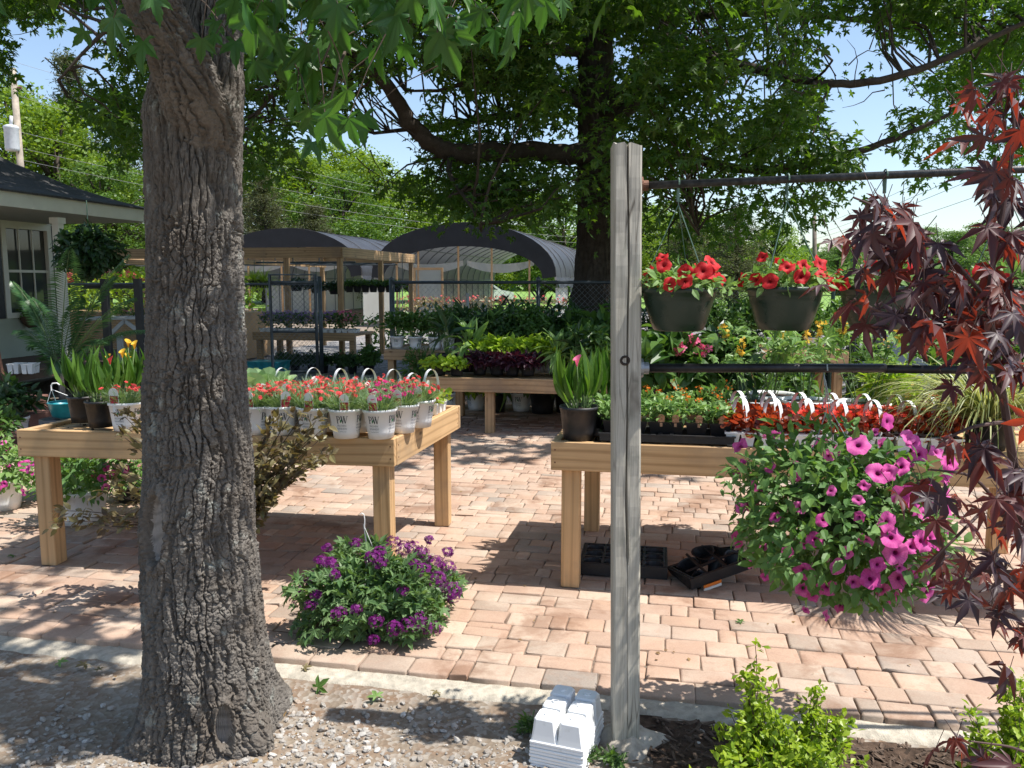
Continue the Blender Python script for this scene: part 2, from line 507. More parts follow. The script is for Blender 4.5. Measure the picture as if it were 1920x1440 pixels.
def T_roundleaf(n=8, cup=0.35):
    V = [(0, .45, -0.05)]
    for j in range(n):
        a = j * 2 * math.pi / n + math.pi / n
        V.append((.5 * math.sin(a), .5 - .5 * math.cos(a) if j not in (0, n - 1) else .06, cup * .25))
    return (np.array(V), [(0, 1 + j, 1 + (j + 1) % n) for j in range(n)], [0] * n)

OVAL = T_oval(); OVAL_B = T_oval(4, 0.62, 0.25, 0.45); LANCE = T_oval(4, 0.22, 0.3, 0.35, 0.4)
SMALL = T_small(); ROUND = T_roundleaf()
MAPLE = T_star([(-125, .55), (-62, .85), (0, 1.0), (62, .85), (125, .55)], 0.0, .22, sinus=.42, mid=(.62, .19))
OAKISH = T_star([(-118, .5), (-58, .8), (0, 1.0), (58, .8), (118, .5)], 0.0, .3, sinus=.45, mid=(.6, .2))
SILVER = T_star([(-112, .50), (-52, .92), (0, 1.15), (52, .92), (112, .50)], 0.0, .34, .12, sinus=.5, mid=(.58, .20), teeth=True)
JMAPLE = T_star([(-128, .45), (-88, .74), (-44, .95), (0, 1.05), (44, .95), (88, .74), (128, .45)], 0.0, .38, 0.0, sinus=.30, mid=(.5, .16))
PETUNIA = T_petunia(); FRILL = T_frill(); FIVE = T_five()

L = {}
L['maple_near'] = leafy('maple leaf near', (0.045, 0.13, 0.030), (0.07, 0.17, 0.035), 0.42, 0.4)
L['oak'] = leafy('big tree leaf', (0.042, 0.100, 0.018), (0.088, 0.155, 0.028), 0.48, 0.4, (1.9, 1.9, 0.5))
L['jmaple'] = leafy('purple maple leaf', (0.038, 0.018, 0.023), (0.095, 0.042, 0.046), 0.42, 0.55, (6.5, 1.5, 0.6), spec=0.35)
L['barberry'] = leafy('golden barberry leaf', (0.19, 0.30, 0.025), (0.33, 0.42, 0.035), 0.38, 0.4, (1.3, 1.4, .5))
L['petunia'] = leafy('petunia leaf', (0.075, 0.17, 0.045), (0.165, 0.285, 0.08), 0.35, 0.5)
L['verbena'] = leafy('verbena leaf', (0.09, 0.18, 0.065), (0.19, 0.29, 0.12), 0.35, 0.5)
L['lime'] = leafy('lime leaf', (0.25, 0.38, 0.03), (0.40, 0.52, 0.06), 0.4, 0.5, (1.2, 1.3, .5))
L['mid'] = leafy('green leaf', (0.05, 0.12, 0.025), (0.11, 0.20, 0.045), 0.35, 0.4)
L['pale'] = leafy('pale green leaf', (0.14, 0.26, 0.07), (0.24, 0.36, 0.12), 0.35, 0.45, (1.3, 1.4, .7))
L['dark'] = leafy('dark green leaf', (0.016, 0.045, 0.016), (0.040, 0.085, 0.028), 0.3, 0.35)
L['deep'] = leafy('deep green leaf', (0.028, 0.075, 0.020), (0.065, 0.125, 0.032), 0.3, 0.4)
L['purple'] = leafy('dark purple leaf', (0.030, 0.010, 0.020), (0.07, 0.02, 0.035), 0.25, 0.4, (2.5, .8, 1.0))
L['bronze'] = leafy('bronze leaf', (0.11, 0.078, 0.048), (0.24, 0.215, 0.095), 0.3, 0.4, (1.4, 1.2, .6))
L['begonia'] = leafy('bronze begonia leaf', (0.10, 0.024, 0.016), (0.30, 0.080, 0.030), 0.42, 0.3, (2.6, 1.3, .7), spec=.7)
L['begonia_green'] = leafy('green begonia leaf', (0.16, 0.28, 0.03), (0.30, 0.34, 0.05), 0.4, 0.35)
L['bluegrass'] = leafy('blue green blade', (0.12, 0.21, 0.10), (0.24, 0.33, 0.17), 0.3, 0.5)
L['calla'] = leafy('calla leaf', (0.05, 0.13, 0.022), (0.13, 0.24, 0.045), 0.4, 0.32)
L['varieg'] = leafy('striped grass blade', (0.12, 0.17, 0.05), (0.55, 0.55, 0.26), 0.35, 0.4, (1.2, 1.2, .6))
L['palm'] = leafy('palm leaflet', (0.035, 0.10, 0.04), (0.075, 0.16, 0.06), 0.35, 0.35)
L['cabbage'] = leafy('cabbage leaf', (0.22, 0.36, 0.16), (0.38, 0.50, 0.27), 0.3, 0.4, (1.2, 1.2, .8))
L['wood_lime'] = leafy('lime wood leaf', (0.12, 0.22, 0.022), (0.22, 0.32, 0.035), 0.4, 0.5, (1.4, 1.3, .4))  # lime green is these leaves' own colour
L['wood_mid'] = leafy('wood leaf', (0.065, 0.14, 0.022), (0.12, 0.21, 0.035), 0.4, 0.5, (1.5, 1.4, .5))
L['cedar'] = leafy('cedar spray', (0.052, 0.070, 0.024), (0.105, 0.115, 0.042), 0.25, 0.6, (1.4, 1.3, .5))
L['far'] = leafy('far leaf', (0.10, 0.18, 0.05), (0.16, 0.25, 0.08), 0.35, 0.6)
L['lawn'] = leafy('lawn blade', (0.14, 0.26, 0.03), (0.26, 0.38, 0.06), 0.35, 0.6)
def maple_leaf():
    m, nt, bs, out = nodes('purple maple leaf'); isl = island(nt)
    col = ramp(nt, isl, [(0, (.036, .019, .024)), (.45, (.060, .032, .038)), (.7, (.085, .030, .030)), (1, (.13, .045, .030))])
    nt.links.new(col, bs.inputs['Base Color']); bs.inputs['Roughness'].default_value = .5; bs.inputs['Specular IOR Level'].default_value = .45
    tr = nt.nodes.new('ShaderNodeBsdfTranslucent'); nt.links.new(mixc(nt, 1.0, col, (4.6, 1.5, .7), 'MULTIPLY'), tr.inputs[0])
    mx = nt.nodes.new('ShaderNodeMixShader'); nt.links.new(ramp(nt, isl, [(.5, (.12, .12, .12)), (.90, (.38, .38, .38))]), mx.inputs[0])
    nt.links.new(bs.outputs[0], mx.inputs[1]); nt.links.new(tr.outputs[0], mx.inputs[2]); nt.links.new(mx.outputs[0], out.inputs[0])
    return m
L['jmaple'] = maple_leaf()
def veined(name, a, b, vein):
    m, nt, bs, out = nodes(name); tc = nt.nodes.new('ShaderNodeTexCoord'); sp = nt.nodes.new('ShaderNodeSeparateXYZ'); nt.links.new(tc.outputs['Object'], sp.inputs[0])
    def M(op, x, y=None):
        n = nt.nodes.new('ShaderNodeMath'); n.operation = op
        for i, v in enumerate((x, y)):
            if v is None: continue
            if isinstance(v, (int, float)): n.inputs[i].default_value = v
            else: nt.links.new(v, n.inputs[i])
        return n.outputs[0]
    an = M('ARCTAN2', sp.outputs[1], sp.outputs[0]); rr = M('SQRT', M('ADD', M('MULTIPLY', sp.outputs[0], sp.outputs[0]), M('MULTIPLY', sp.outputs[1], sp.outputs[1])))
    nz = noise(nt, tc.outputs['Object'], 5, 4); oi = nt.nodes.new('ShaderNodeObjectInfo')
    ln = M('ABSOLUTE', M('SINE', M('ADD', M('MULTIPLY', an, 10), M('MULTIPLY', nz, 5))))
    col = mixc(nt, oi.outputs['Random'], a, b)
    col = mixc(nt, ramp(nt, ln, [(0, (.55, .55, .55)), (.35, (0, 0, 0))]), col, vein)
    col = mixc(nt, ramp(nt, rr, [(.12, (.9, .9, .9)), (.30, (0, 0, 0))]), col, vein)
    col = mixc(nt, ramp(nt, nz, [(.45, (0, 0, 0)), (.75, (.35, .35, .35))]), col, tuple(min(1, x * 1.2 + .08) for x in b))
    nt.links.new(col, bs.inputs['Base Color']); bs.inputs['Roughness'].default_value = .6; bs.inputs['Specular IOR Level'].default_value = .25
    tr = nt.nodes.new('ShaderNodeBsdfTranslucent'); nt.links.new(col, tr.inputs[0]); mx = nt.nodes.new('ShaderNodeMixShader'); mx.inputs[0].default_value = .35
    nt.links.new(bs.outputs[0], mx.inputs[1]); nt.links.new(tr.outputs[0], mx.inputs[2]); nt.links.new(mx.outputs[0], out.inputs[0]); return m
L['pink_vein'] = veined('veined pink petal', (0.66, 0.07, 0.34), (0.84, 0.17, 0.48), (0.42, 0.015, 0.22)); L['red_vein'] = veined('veined red petal', (0.52, 0.008, 0.014), (0.72, 0.03, 0.035), (0.30, 0.003, 0.008))
def petal(name, a, b, trans=0.3): return leafy(name, a, b, trans, 0.5, (1.2, 1.0, 1.1), spec=.3)
L['pink'] = petal('pink petal', (0.60, 0.045, 0.28), (0.86, 0.17, 0.46))
L['throat'] = petal('dark throat', (0.16, 0.005, 0.06), (0.22, 0.01, 0.09), 0.1)
L['red'] = petal('red petal', (0.52, 0.006, 0.014), (0.68, 0.014, 0.024))
L['red_throat'] = petal('dark red throat', (0.22, 0.004, 0.008), (0.3, 0.006, 0.012), 0.1)
L['coral'] = petal('coral petal', (0.72, 0.065, 0.075), (0.86, 0.17, 0.17))
L['magenta'] = petal('magenta petal', (0.50, 0.02, 0.17), (0.66, 0.05, 0.25))
L['violet'] = petal('violet petal', (0.13, 0.008, 0.13), (0.24, 0.02, 0.22))
L['scarlet'] = petal('scarlet petal', (0.66, 0.025, 0.015), (0.80, 0.06, 0.03))
L['orange'] = petal('orange petal', (0.80, 0.17, 0.015), (0.85, 0.28, 0.03))
L['yellow'] = petal('yellow petal', (0.70, 0.42, 0.03), (0.82, 0.55, 0.06))
L['lilac'] = petal('lilac petal', (0.26, 0.16, 0.42), (0.38, 0.22, 0.5))
L['rose'] = petal('rose petal', (0.72, 0.10, 0.25), (0.85, 0.28, 0.42))

def blades(m, base, dirs, length, width, bend, nseg=5, mat=0):
    """arching ribbons"""
    for b, d, l, w, bd in zip(base, dirs, length, width, bend):
        d = unit(d); p = np.array(b, float); pts = [p.copy()]; ws = [w * .7]
        hz = np.array([d[0], d[1], 0]); hz = hz / (np.linalg.norm(hz) + 1e-6)
        side = np.array([-hz[1], hz[0], 0]) + nr.normal(size=3) * .25; side /= np.linalg.norm(side)
        el = math.asin(max(-1, min(1, d[2])))
        for k in range(nseg):
            e = el - bd * ((k + .5) / nseg) ** 1.6
            p = p + (hz * math.cos(e) + np.array([0, 0, math.sin(e)])) * l / nseg
            pts.append(p.copy()); t = (k + 1) / nseg
            ws.append(w * (1 - t ** 2.2) + .0004)
        m.strip(pts, side, ws, mat)
    return m
def mound(n, c, rad, bias=0.55, low=-0.3):
    """points spread through an ellipsoid, most near its skin, with outward directions"""
    d = rdir(n * 3); d = d[d[:, 2] > low][:n]
    r = nr.random(len(d)) ** bias
    lump = 1 + .16 * np.sin(d[:, 0] * 5 + d[:, 1] * 4 + 1.3) + .12 * np.sin(d[:, 2] * 7 - d[:, 0] * 6)
    return np.array(c) + d * (r * lump)[:, None] * np.array(rad), d, r
def leaves(m, P, D, size, T=OVAL, var=.35, jit=.6, up=.35, mat=0):
    n = len(P)
    dirs = unit(D + nr.normal(size=(n, 3)) * jit)
    nor = unit(D * .6 + np.array([0, 0, up + .4]) + nr.normal(size=(n, 3)) * .35)
    m.scatter(T, P, frames(dirs, nor), size * (1 - var + 2 * var * nr.random(n)), mat)
    return m
def blooms(m, P, D, size, T=PETUNIA, var=.2, jit=.3, mat=None):
    m.scatter(T, P, zframes(unit(D + nr.normal(size=D.shape) * jit)), size * (1 - var + 2 * var * nr.random(len(P))), mat)
    return m
def stems(m, P0, P1, r=.002, n=4, bow=.02, mat=0):
    for a, b in zip(P0, P1):
        a = np.array(a); b = np.array(b); c = (a + b) / 2 + nr.normal(size=3) * bow
        m.tube([a, c, b], [r, r * .85, r * .6], n, mat, cap=False)
    return m
def pot_mb(rt, rb, h, rim=.008, ribs=0.0, n=28, lip=.9):
    m = MB()
    prof = [(rb * .9, .002), (rb, 0), (rb + (rt - rb) * .25, h * .25), (rb + (rt - rb) * .9, h * (lip)), (rt + rim * .4, h * lip + .001),
            (rt + rim * .5, h), (rt - .003, h), (rb + (rt - rb) * .75, h * .86)]
    w = [0, ribs, ribs, ribs, 0, 0, 0, 0] if ribs else None
    m.lathe(prof, n, wave=w); m.disc(rb * .9, .002, n)
    return m
def soil_mb(rt, rb, h): return MB().disc(rb + (rt - rb) * .86, h * .88, 18, bump=.01)

# lettering bent round a pot ---------------------------------------------------
def text_mesh(body, size):
    cu = bpy.data.curves.new('lettering', 'FONT'); cu.body = body; cu.size = size
    cu.resolution_u = 2; cu.align_x = 'CENTER'
    ob = bpy.data.objects.new('lettering', cu); COL.objects.link(ob)
    dg = bpy.context.evaluated_depsgraph_get()
    me = bpy.data.meshes.new_from_object(ob.evaluated_get(dg))
    V = np.array([v.co[:] for v in me.vertices]); F = [tuple(p.vertices) for p in me.polygons]
    bpy.data.objects.remove(ob); bpy.data.curves.remove(cu); bpy.data.meshes.remove(me)
    return V, F
_P = None
def serif_pw(h):
    """the letters P and W with serifs, height h, centred"""
    V = []; F = []
    def q(a, b, c, d): F.append((len(V), len(V) + 1, len(V) + 2, len(V) + 3)); V.extend([a, b, c, d])
    def stroke(x0, y0, x1, y1, w): q((x0 - w, y0, 0), (x0 + w, y0, 0), (x1 + w, y1, 0), (x1 - w, y1, 0))
    stroke(-.62, 0, -.62, 1, .065); q((-.75, 0, 0), (-.47, 0, 0), (-.47, .05, 0), (-.75, .05, 0)); q((-.75, .95, 0), (-.6, .95, 0), (-.6, 1, 0), (-.75, 1, 0))
    n = 8
    for k in range(n):
        a0 = math.pi / 2 - math.pi * k / n; a1 = math.pi / 2 - math.pi * (k + 1) / n
        f = lambda a, r, s: (-.5 + math.cos(a) * r * .34, .72 + math.sin(a) * s, 0)
        q(f(a0, 1, .28), f(a1, 1, .28), f(a1, .62, .225), f(a0, .62, .225))
    q((-.56, .945, 0), (-.5, .945, 0), (-.5, 1, 0), (-.56, 1, 0)); q((-.56, .44, 0), (-.5, .44, 0), (-.5, .495, 0), (-.56, .495, 0))
    for x0, x1, w in ((0.0, .22, .07), (.42, .22, .028), (.38, .58, .07), (.86, .6, .028)): stroke(x0, 1, x1, 0, w)
    for x in (0, .4, .86): q((x - .13, .955, 0), (x + .13, .955, 0), (x + .13, 1, 0), (x - .13, 1, 0))
    return np.array(V) * h, F
def wrap(V, z0, rt, rb, h, ang, out=.0012):
    r = rb + (rt - rb) * (V[:, 1] + z0) / h + out
    a = ang + V[:, 0] / rt
    return np.stack([r * np.cos(a), r * np.sin(a), V[:, 1] + z0], 1)
def logo_rows(rt, rb, h, angs):
    me = pw_logo(rt, rb, h, (0,)).mesh('printed_logo', INK)
    return [('printed_logo', me, 0, Matrix.Rotation(a, 4, 'Z')) for a in angs]
def pw_logo(rt, rb, h, angs):
    """the printed marks of the white nursery pots"""
    m = MB(); s = h / .145
    PWv, PWf = serif_pw(.036 * s)
    for a in angs:
        m.add(wrap(PWv, .080 * s, rt, rb, h, a), PWf, 0)
        lf = np.array([(0, -.1, 0), (.30, .16, 0), (.34, .62, 0), (.02, .44, 0), (.17, .26, 0)]) * .027 * s + np.array([-.007, .002, 0]) * s
        m.add(wrap(lf, .082 * s, rt, rb, h, a, .002), [(0, 1, 4), (1, 2, 4), (2, 3, 4), (3, 0, 4)], 2)
        for body, sz, z, mt in (('PROVEN', .0135, .063, 1), ('WINNERS', .0135, .048, 1), ('The #1 Plant Brand', .0062, .036, 0)):
            V, F = text_mesh(body, sz * s)
            m.add(wrap(V, z * s, rt, rb, h, a), F, mt)
    return m
INK = [MAT['ink'], MAT['ink_grey'], MAT['ink_green']]
def tag_mb(w=.046, h=.085, lean=.2):
    """plant label on a stake: pale rounded top with the picture below"""
    m = MB()
    o = [(-w / 2, 0), (w / 2, 0), (w / 2, h * .75), (w * .3, h * .93), (0, h), (-w * .3, h * .93), (-w / 2, h * .75)]
    f = lambda p, y: (p[0], y - lean * p[1], p[1])
    m.add([f(p, -.0006) for p in o] + [f(p, .0006) for p in o],
          [tuple(range(7)), tuple(range(13, 6, -1))] + [(i, 7 + i, 7 + (i + 1) % 7, (i + 1) % 7) for i in range(7)], 0)
    b = [(-w * .42, h * .04), (w * .42, h * .04), (w * .42, h * .5), (-w * .42, h * .5)]
    m.add([f(p, -.0022) for p in b], [(0, 1, 2, 3)], 1)
    m.box((0, 0, -h * .22), (w * .4, .001, h * .5), mat=0)
    return m
TAGM = [MAT['tag_white'], MAT['tag_red']]

# ------------------------------------------------------------------ plants in pots (each returns rows: part name, mesh, index of its parent part)
def b_pw_dianthus(color, seed, tag_on=True):
    def f(big_=(1.0, .8, 1.15, .9, 1.05)[seed % 5]):
        rows = [('pot', pot_mb(.083, .062, .145).mesh('pot', MAT['white_plastic'], True), None)]
        rows += logo_rows(.083, .062, .145, (R(-100), R(-22), R(150)))
        rows.append(('soil', soil_mb(.083, .062, .145).mesh('soil', MAT['soil']), None))
        m = MB(); n = 420
        a = nr.random(n) * 6.283; r = .065 * np.sqrt(nr.random(n))
        base = np.stack([r * np.cos(a), r * np.sin(a), np.full(n, .128)], 1)
        d = np.stack([np.cos(a) * r * 9, np.sin(a) * r * 9, np.full(n, .75)], 1) + nr.normal(size=(n, 3)) * .2
        blades(m, base, d, .105 * (.6 + .7 * nr.random(n)), np.full(n, .0042), nr.random(n) * 1.3, 4)
        rows.append(('foliage', m.mesh('foliage', L['bluegrass']), None))
        k = int(21 * big_)
        P, D, rr = mound(k, (.012 * math.sin(seed * 2.3), .01 * math.cos(seed * 1.7), .182 + .012 * big_), (.095 * big_, .09 * big_, .05), .3, .0)
        D = unit(D + np.array([0, 0, .9])); s = MB()
        stems(s, [(p[0] * .4, p[1] * .4, .13) for p in P], P, .0013, 3, .006)
        rows.append(('stems', s.mesh('stems', L['bluegrass']), None))
        fm = MB(); blooms(fm, P, D, .027, FRILL, .3, .4)
        rows.append(('blossoms', fm.mesh('blossoms', L[color]), None))
        if tag_on:
            t = tag_mb(); me = t.mesh('plant_tag', TAGM)
            V = np.zeros(len(me.vertices) * 3, np.float32); me.vertices.foreach_get('co', V); V = V.reshape(-1, 3)
            V += np.array([-.012 + .02 * math.sin(seed), -.075, .142]); me.vertices.foreach_set('co', V.ravel())
            rows.append(('plant_tag', me, None))
        return rows
    return f
def b_calla(flower, seed, rt=.085, h=.15, lv=34, nfl=2):
    def f():
        rows = [('pot', pot_mb(rt, rt * .8, h, .006, .012, 44).mesh('pot', MAT['black_plastic'], True), None),
                ('soil', soil_mb(rt, rt * .8, h).mesh('soil', MAT['soil']), None)]
        m = MB(); n = lv
        a = nr.random(n) * 6.283; rad = rt * .55 * np.sqrt(nr.random(n))
        base = np.stack([rad * np.cos(a), rad * np.sin(a), np.full(n, h * .86)], 1)
        d = unit(np.stack([np.cos(a) * .55 * nr.random(n), np.sin(a) * .55 * nr.random(n), np.ones(n)], 1) + nr.normal(size=(n, 3)) * .14)
        ln = (.11 + .12 * nr.random(n))
        st = base + d * (ln * .4)[:, None]
        stems(m, base, st, .0035, 4, .004, 1)
        m.scatter(T_oval(5, .21, .4, .22, .35), st, frames(d, np.stack([np.cos(a), np.sin(a), np.full(n, .3)], 1)), ln * .95, 0)
        rows.append(('foliage', m.mesh('foliage', [L['calla'], MAT['stem']]), None))
        if flower:
            for k in range(nfl):
                fm = MB()
                an = k * 2.1 + seed; b = np.array([rt * .4 * math.cos(an), rt * .4 * math.sin(an), h * .86])
                t = b + np.array([.05 * math.cos(an), .05 * math.sin(an), .20 + .035 * k])
                fm.tube([b, (b + t) / 2 + .01, t], .003, 5, 1)
                V = []; F = []
                for i, (r, z) in enumerate(((.004, 0), (.009, .025), (.016, .045), (.027, .056))):
                    for j in range(10):
                        q = j * .6283; V.append((r * math.cos(q), r * math.sin(q), z + (.018 * math.cos(q) if i == 3 else 0)))
                F = [(i * 10 + j, i * 10 + (j + 1) % 10, i * 10 + 10 + (j + 1) % 10, i * 10 + 10 + j) for i in range(3) for j in range(10)]
                fm.add(np.array(V) * .68 + t, F, 0)
                rows.append(('flower', fm.mesh('flower', [L[flower], MAT['stem']], True), None))
        return rows
    return f
def b_leafy(leafmat, T, size, rad, zc, n, pot='white', flower=None, nf=0, fsize=.03, fT=FIVE, rt=.083, rb=.062, h=.145, logo=False, stemmy=0, low=-.25, mats2=None, tagw=False):
    def f():
        rows = []
        if pot:
            pm = {'white': MAT['white_plastic'], 'black': MAT['black_plastic'], 'teal': MAT['teal'], 'terra': MAT['terracotta'], 'oldwhite': MAT['old_white'], 'green': MAT['green_plastic']}[pot]
            rows.append(('pot', pot_mb(rt, rb, h).mesh('pot', pm, True), None))
            if logo: rows += logo_rows(rt, rb, h, (R(-95), R(25), R(145)))
            rows.append(('soil', soil_mb(rt, rb, h).mesh('soil', MAT['soil']), None))
        m = MB(); P, D, r = mound(n, (0, 0, zc), rad, .5, low)
        leaves(m, P, D, size, T)
        rows.append(('foliage', m.mesh('foliage', L[leafmat]), None))
        s = MB(); k = min(len(P), stemmy or 24)
        z0 = h * .85 if pot else 0.0
        stems(s, [(p[0] * .2, p[1] * .2, z0) for p in P[:k]], P[:k], .0026, 4, .02)
        rows.append(('stems', s.mesh('stems', MAT['stem']), None))
        if flower:
            fm = MB(); P, D, r = mound(nf, (0, 0, zc), tuple(x * 1.06 for x in rad), .15, -.1)
            blooms(fm, P, unit(D + np.array([0, -.15, .3])), fsize, fT)
            rows.append(('blossoms', fm.mesh('blossoms', [L[flower], L['throat']]), None))
        if tagw:
            me = tag_mb(.03, .07).mesh('plant_tag', [MAT['tag_white'], MAT['tag_brown']])
            V = np.zeros(len(me.vertices) * 3, np.float32); me.vertices.foreach_get('co', V); V = V.reshape(-1, 3)
            V += np.array([.01, -rt * .85, h]); me.vertices.foreach_set('co', V.ravel()); rows.append(('plant_tag', me, None))
        return rows
    return f
def cellpack_mb(nx, ny, cell=.068, h=.06, gap=.004):
    """a strip of tapered cells joined by a flat rim"""
    m = MB()
    W, Dp = nx * cell, ny * cell
    for i in range(nx):
        for j in range(ny):
            cx, cyy = (i + .5) * cell - W / 2, (j + .5) * cell - Dp / 2
            a, b = cell * .47, cell * .34
            V = [(-b, -b, 0), (b, -b, 0), (b, b, 0), (-b, b, 0), (-a, -a, h), (a, -a, h), (a, a, h), (-a, a, h)]
            m.add(np.array(V) + np.array([cx, cyy, 0]), [(3, 2, 1, 0), (0, 1, 5, 4), (1, 2, 6, 5), (2, 3, 7, 6), (3, 0, 4, 7)])
    for sx, sy, lx, ly in ((0, -Dp / 2, W, .006), (0, Dp / 2, W, .006), (-W / 2, 0, .006, Dp - .006), (W / 2, 0, .006, Dp - .006)):
        m.box((sx, sy, h + .001), (lx + (.006 if ly == .006 else 0), ly, .010))
    return m
def b_cellpack(nx, ny, leafmat, T, lsize, flower, ftmpl, fsize, nl=60, nf=18, hh=.05, color='white_plastic', handle=True, cell=.068, fz=.5, hrot=0.0, hz=.165):
    def f():
        rows = [('tray', cellpack_mb(nx, ny, cell).mesh('tray', MAT[color]), None)]
        W, Dp = nx * cell, ny * cell
        s = MB(); s.box((0, 0, .054), (W - .012, Dp - .012, .006)); rows.append(('soil', s.mesh('soil', MAT['soil']), None))
        m = MB(); n = nl * nx * ny // 2
        P = np.stack([(nr.random(n) - .5) * (W + .02), (nr.random(n) - .5) * (Dp + .02), .06 + hh * nr.random(n) ** .7], 1)
        D = unit(np.stack([P[:, 0] * 6, P[:, 1] * 6, np.full(n, .5)], 1) + nr.normal(size=(n, 3)) * .5)
        leaves(m, P, D, lsize, T, .3, .5, .5)
        rows.append(('foliage', m.mesh('foliage', L[leafmat]), None))
        if flower:
            fm = MB(); n = nf
            P = np.stack([(nr.random(n) - .5) * W, (nr.random(n) - .5) * Dp, .06 + hh * (fz + .75 * nr.random(n))], 1)
            blooms(fm, P, unit(np.array([0, -.3, 1]) + nr.normal(size=(n, 3)) * .5), fsize, ftmpl)
            rows.append(('blossoms', fm.mesh('blossoms', [L[flower], L['throat']]), None))
        if handle:
            k = 15; pts = []; hd = MB(); sp = min(Dp * .42, .055)
            for i in range(k):
                t = i / (k - 1); a = math.pi * t
                pts.append((-math.cos(a) * sp * math.sin(hrot), -math.cos(a) * sp * math.cos(hrot), .055 + (hz * math.sin(a) ** .5)))
            sd_ = (math.cos(hrot), -math.sin(hrot), 0); hd.strip(pts, sd_, .021); hd.strip([(p[0] * .96, p[1] * .96, p[2] - .0016) for p in pts], sd_, .021)
            rows.append(('handle', hd.mesh('handle', MAT['white_plastic'], True), None))
        return rows
    return f
# ------------------------------------------------------------------ noise for real relief
def hsh(i, j, k=0):
    h = np.sin(i * 127.1 + j * 311.7 + k * 74.7) * 43758.5453
    return h - np.floor(h)
def vnoise(x, y, k=0, per=None):
    i, j = np.floor(x), np.floor(y); fx, fy = x - i, y - j
    fx = fx * fx * (3 - 2 * fx); fy = fy * fy * (3 - 2 * fy)
    w = (lambda a: np.mod(a, per)) if per else (lambda a: a)
    a, b = hsh(w(i), j, k), hsh(w(i + 1), j, k); c, d = hsh(w(i), j + 1, k), hsh(w(i + 1), j + 1, k)
    return (a * (1 - fx) + b * fx) * (1 - fy) + (c * (1 - fx) + d * fx) * fy
def fbm(x, y, k=0, o=4, per=None):
    v = 0; a = .5; t = 0
    for n in range(o):
        v = v + a * vnoise(x * 2 ** n, y * 2 ** n, k + n, per * 2 ** n if per else None); t += a; a *= .5
    return v / t
def worley(x, y, per, k=0, jit=.9):
    i, j = np.floor(x), np.floor(y); f1 = np.full(x.shape, 9.0); f2 = f1.copy(); idv = np.zeros(x.shape)
    for di in (-1, 0, 1):
        for dj in (-1, 0, 1):
            ci, cj = i + di, j + dj; w = np.mod(ci, per)
            px = ci + .5 + jit * (hsh(w, cj, k) - .5); py = cj + .5 + jit * (hsh(w, cj, k + 5) - .5)
            d = np.hypot(px - x, py - y)
            idv = np.where(d < f1, hsh(w, cj, k + 9), idv)
            f2 = np.minimum(f2, np.maximum(f1, d)); f1 = np.minimum(f1, d)
    return f1, f2, idv
def sstep(a, b, x):
    t = np.clip((x - a) / (b - a), 0, 1); return t * t * (3 - 2 * t)

# ------------------------------------------------------------------ ground
A0 = gp(0, 1183); B0 = gp(1880, 1367)
SX = (B0 - A0); SX.z = 0; SX.normalize(); SY = Vector((-SX.y, SX.x, 0)); YAW = math.atan2(SX.y, SX.x)
def st(x, y, z=0.0):
    """patio frame -> world"""
    return A0 + SX * x + SY * y + Vector((0, 0, z))
def to_site(x, y):
    dx, dy = x - A0.x, y - A0.y
    return dx * SX.x + dy * SX.y, dx * SY.x + dy * SY.y

def ground_material():
    m, nt, bs, out = nodes('packed dirt and fines')
    co = coord(nt)
    a = noise(nt, co, 1.1, 6); b = noise(nt, co, 9, 5); c = noise(nt, co, 70, 4)
    col = ramp(nt, a, [(0.3, (0.15, 0.115, 0.085)), (0.5, (0.23, 0.185, 0.14)), (0.72, (0.31, 0.26, 0.20))])
    col = mixc(nt, ramp(nt, b, [(0.45, (0, 0, 0)), (0.7, (1, 1, 1))]), col, (0.20, 0.13, 0.085))
    vo = nt.nodes.new('ShaderNodeTexVoronoi'); vo.inputs['Scale'].default_value = 55
    nt.links.new(co, vo.inputs['Vector'])
    sp = nt.nodes.new('ShaderNodeSeparateColor'); nt.links.new(vo.outputs['Color'], sp.inputs[0])
    col = mixc(nt, ramp(nt, sp.outputs[0], [(0.45, (0, 0, 0)), (1, (.7, .7, .7))]), col, (0.36, 0.33, 0.29))
    nt.links.new(col, bs.inputs['Base Color']); bs.inputs['Roughness'].default_value = .95
    bs.inputs['Specular IOR Level'].default_value = .2
    bump(nt, bs, vo.outputs['Distance'], .5, .01)
    return m
def mulch_material():
    return plain('dark mulch soil', (0.070, 0.046, 0.032), .95, .6, 25, bmp=1.0, spec=.2)
g = MB()
xs = np.concatenate([[-300, -60, -20, -8], np.linspace(-5, 4, 120), [8, 20, 60, 300]]); ys = np.concatenate([[-40, -5], np.linspace(1.6, 4.2, 60), [6, 10, 14, 20, 40, 90, 400]])
X, Y = np.meshgrid(xs, ys); sxx, syy = to_site(X, Y)
near = sstep(0, .25, -syy - .02) * (Y > 1.5) * (np.abs(X) < 5.2)
Z = -.035 + near * (.05 * (fbm(X * 2.2, Y * 2.2, 3) - .5) + .016 * (fbm(X * 17, Y * 17, 5) - .5)) 
Z = np.where(syy > 0, -.05, Z)
n0, n1 = len(ys), len(xs)
F = [(r * n1 + c, r * n1 + c + 1, (r + 1) * n1 + c + 1, (r + 1) * n1 + c) for r in range(n0 - 1) for c in range(n1 - 1)]
g.add(np.stack([X.ravel(), Y.ravel(), Z.ravel()], 1), F)
structure(g, 'ground', ground_material(), True)
def ground_z(x, y):
    sx_, sy_ = to_site(x, y)
    near = sstep(0, .25, -sy_ - .02)
    return -.035 + near * (.05 * (fbm(x * 2.2, y * 2.2, 3) - .5) + .016 * (fbm(x * 17, y * 17, 5) - .5))

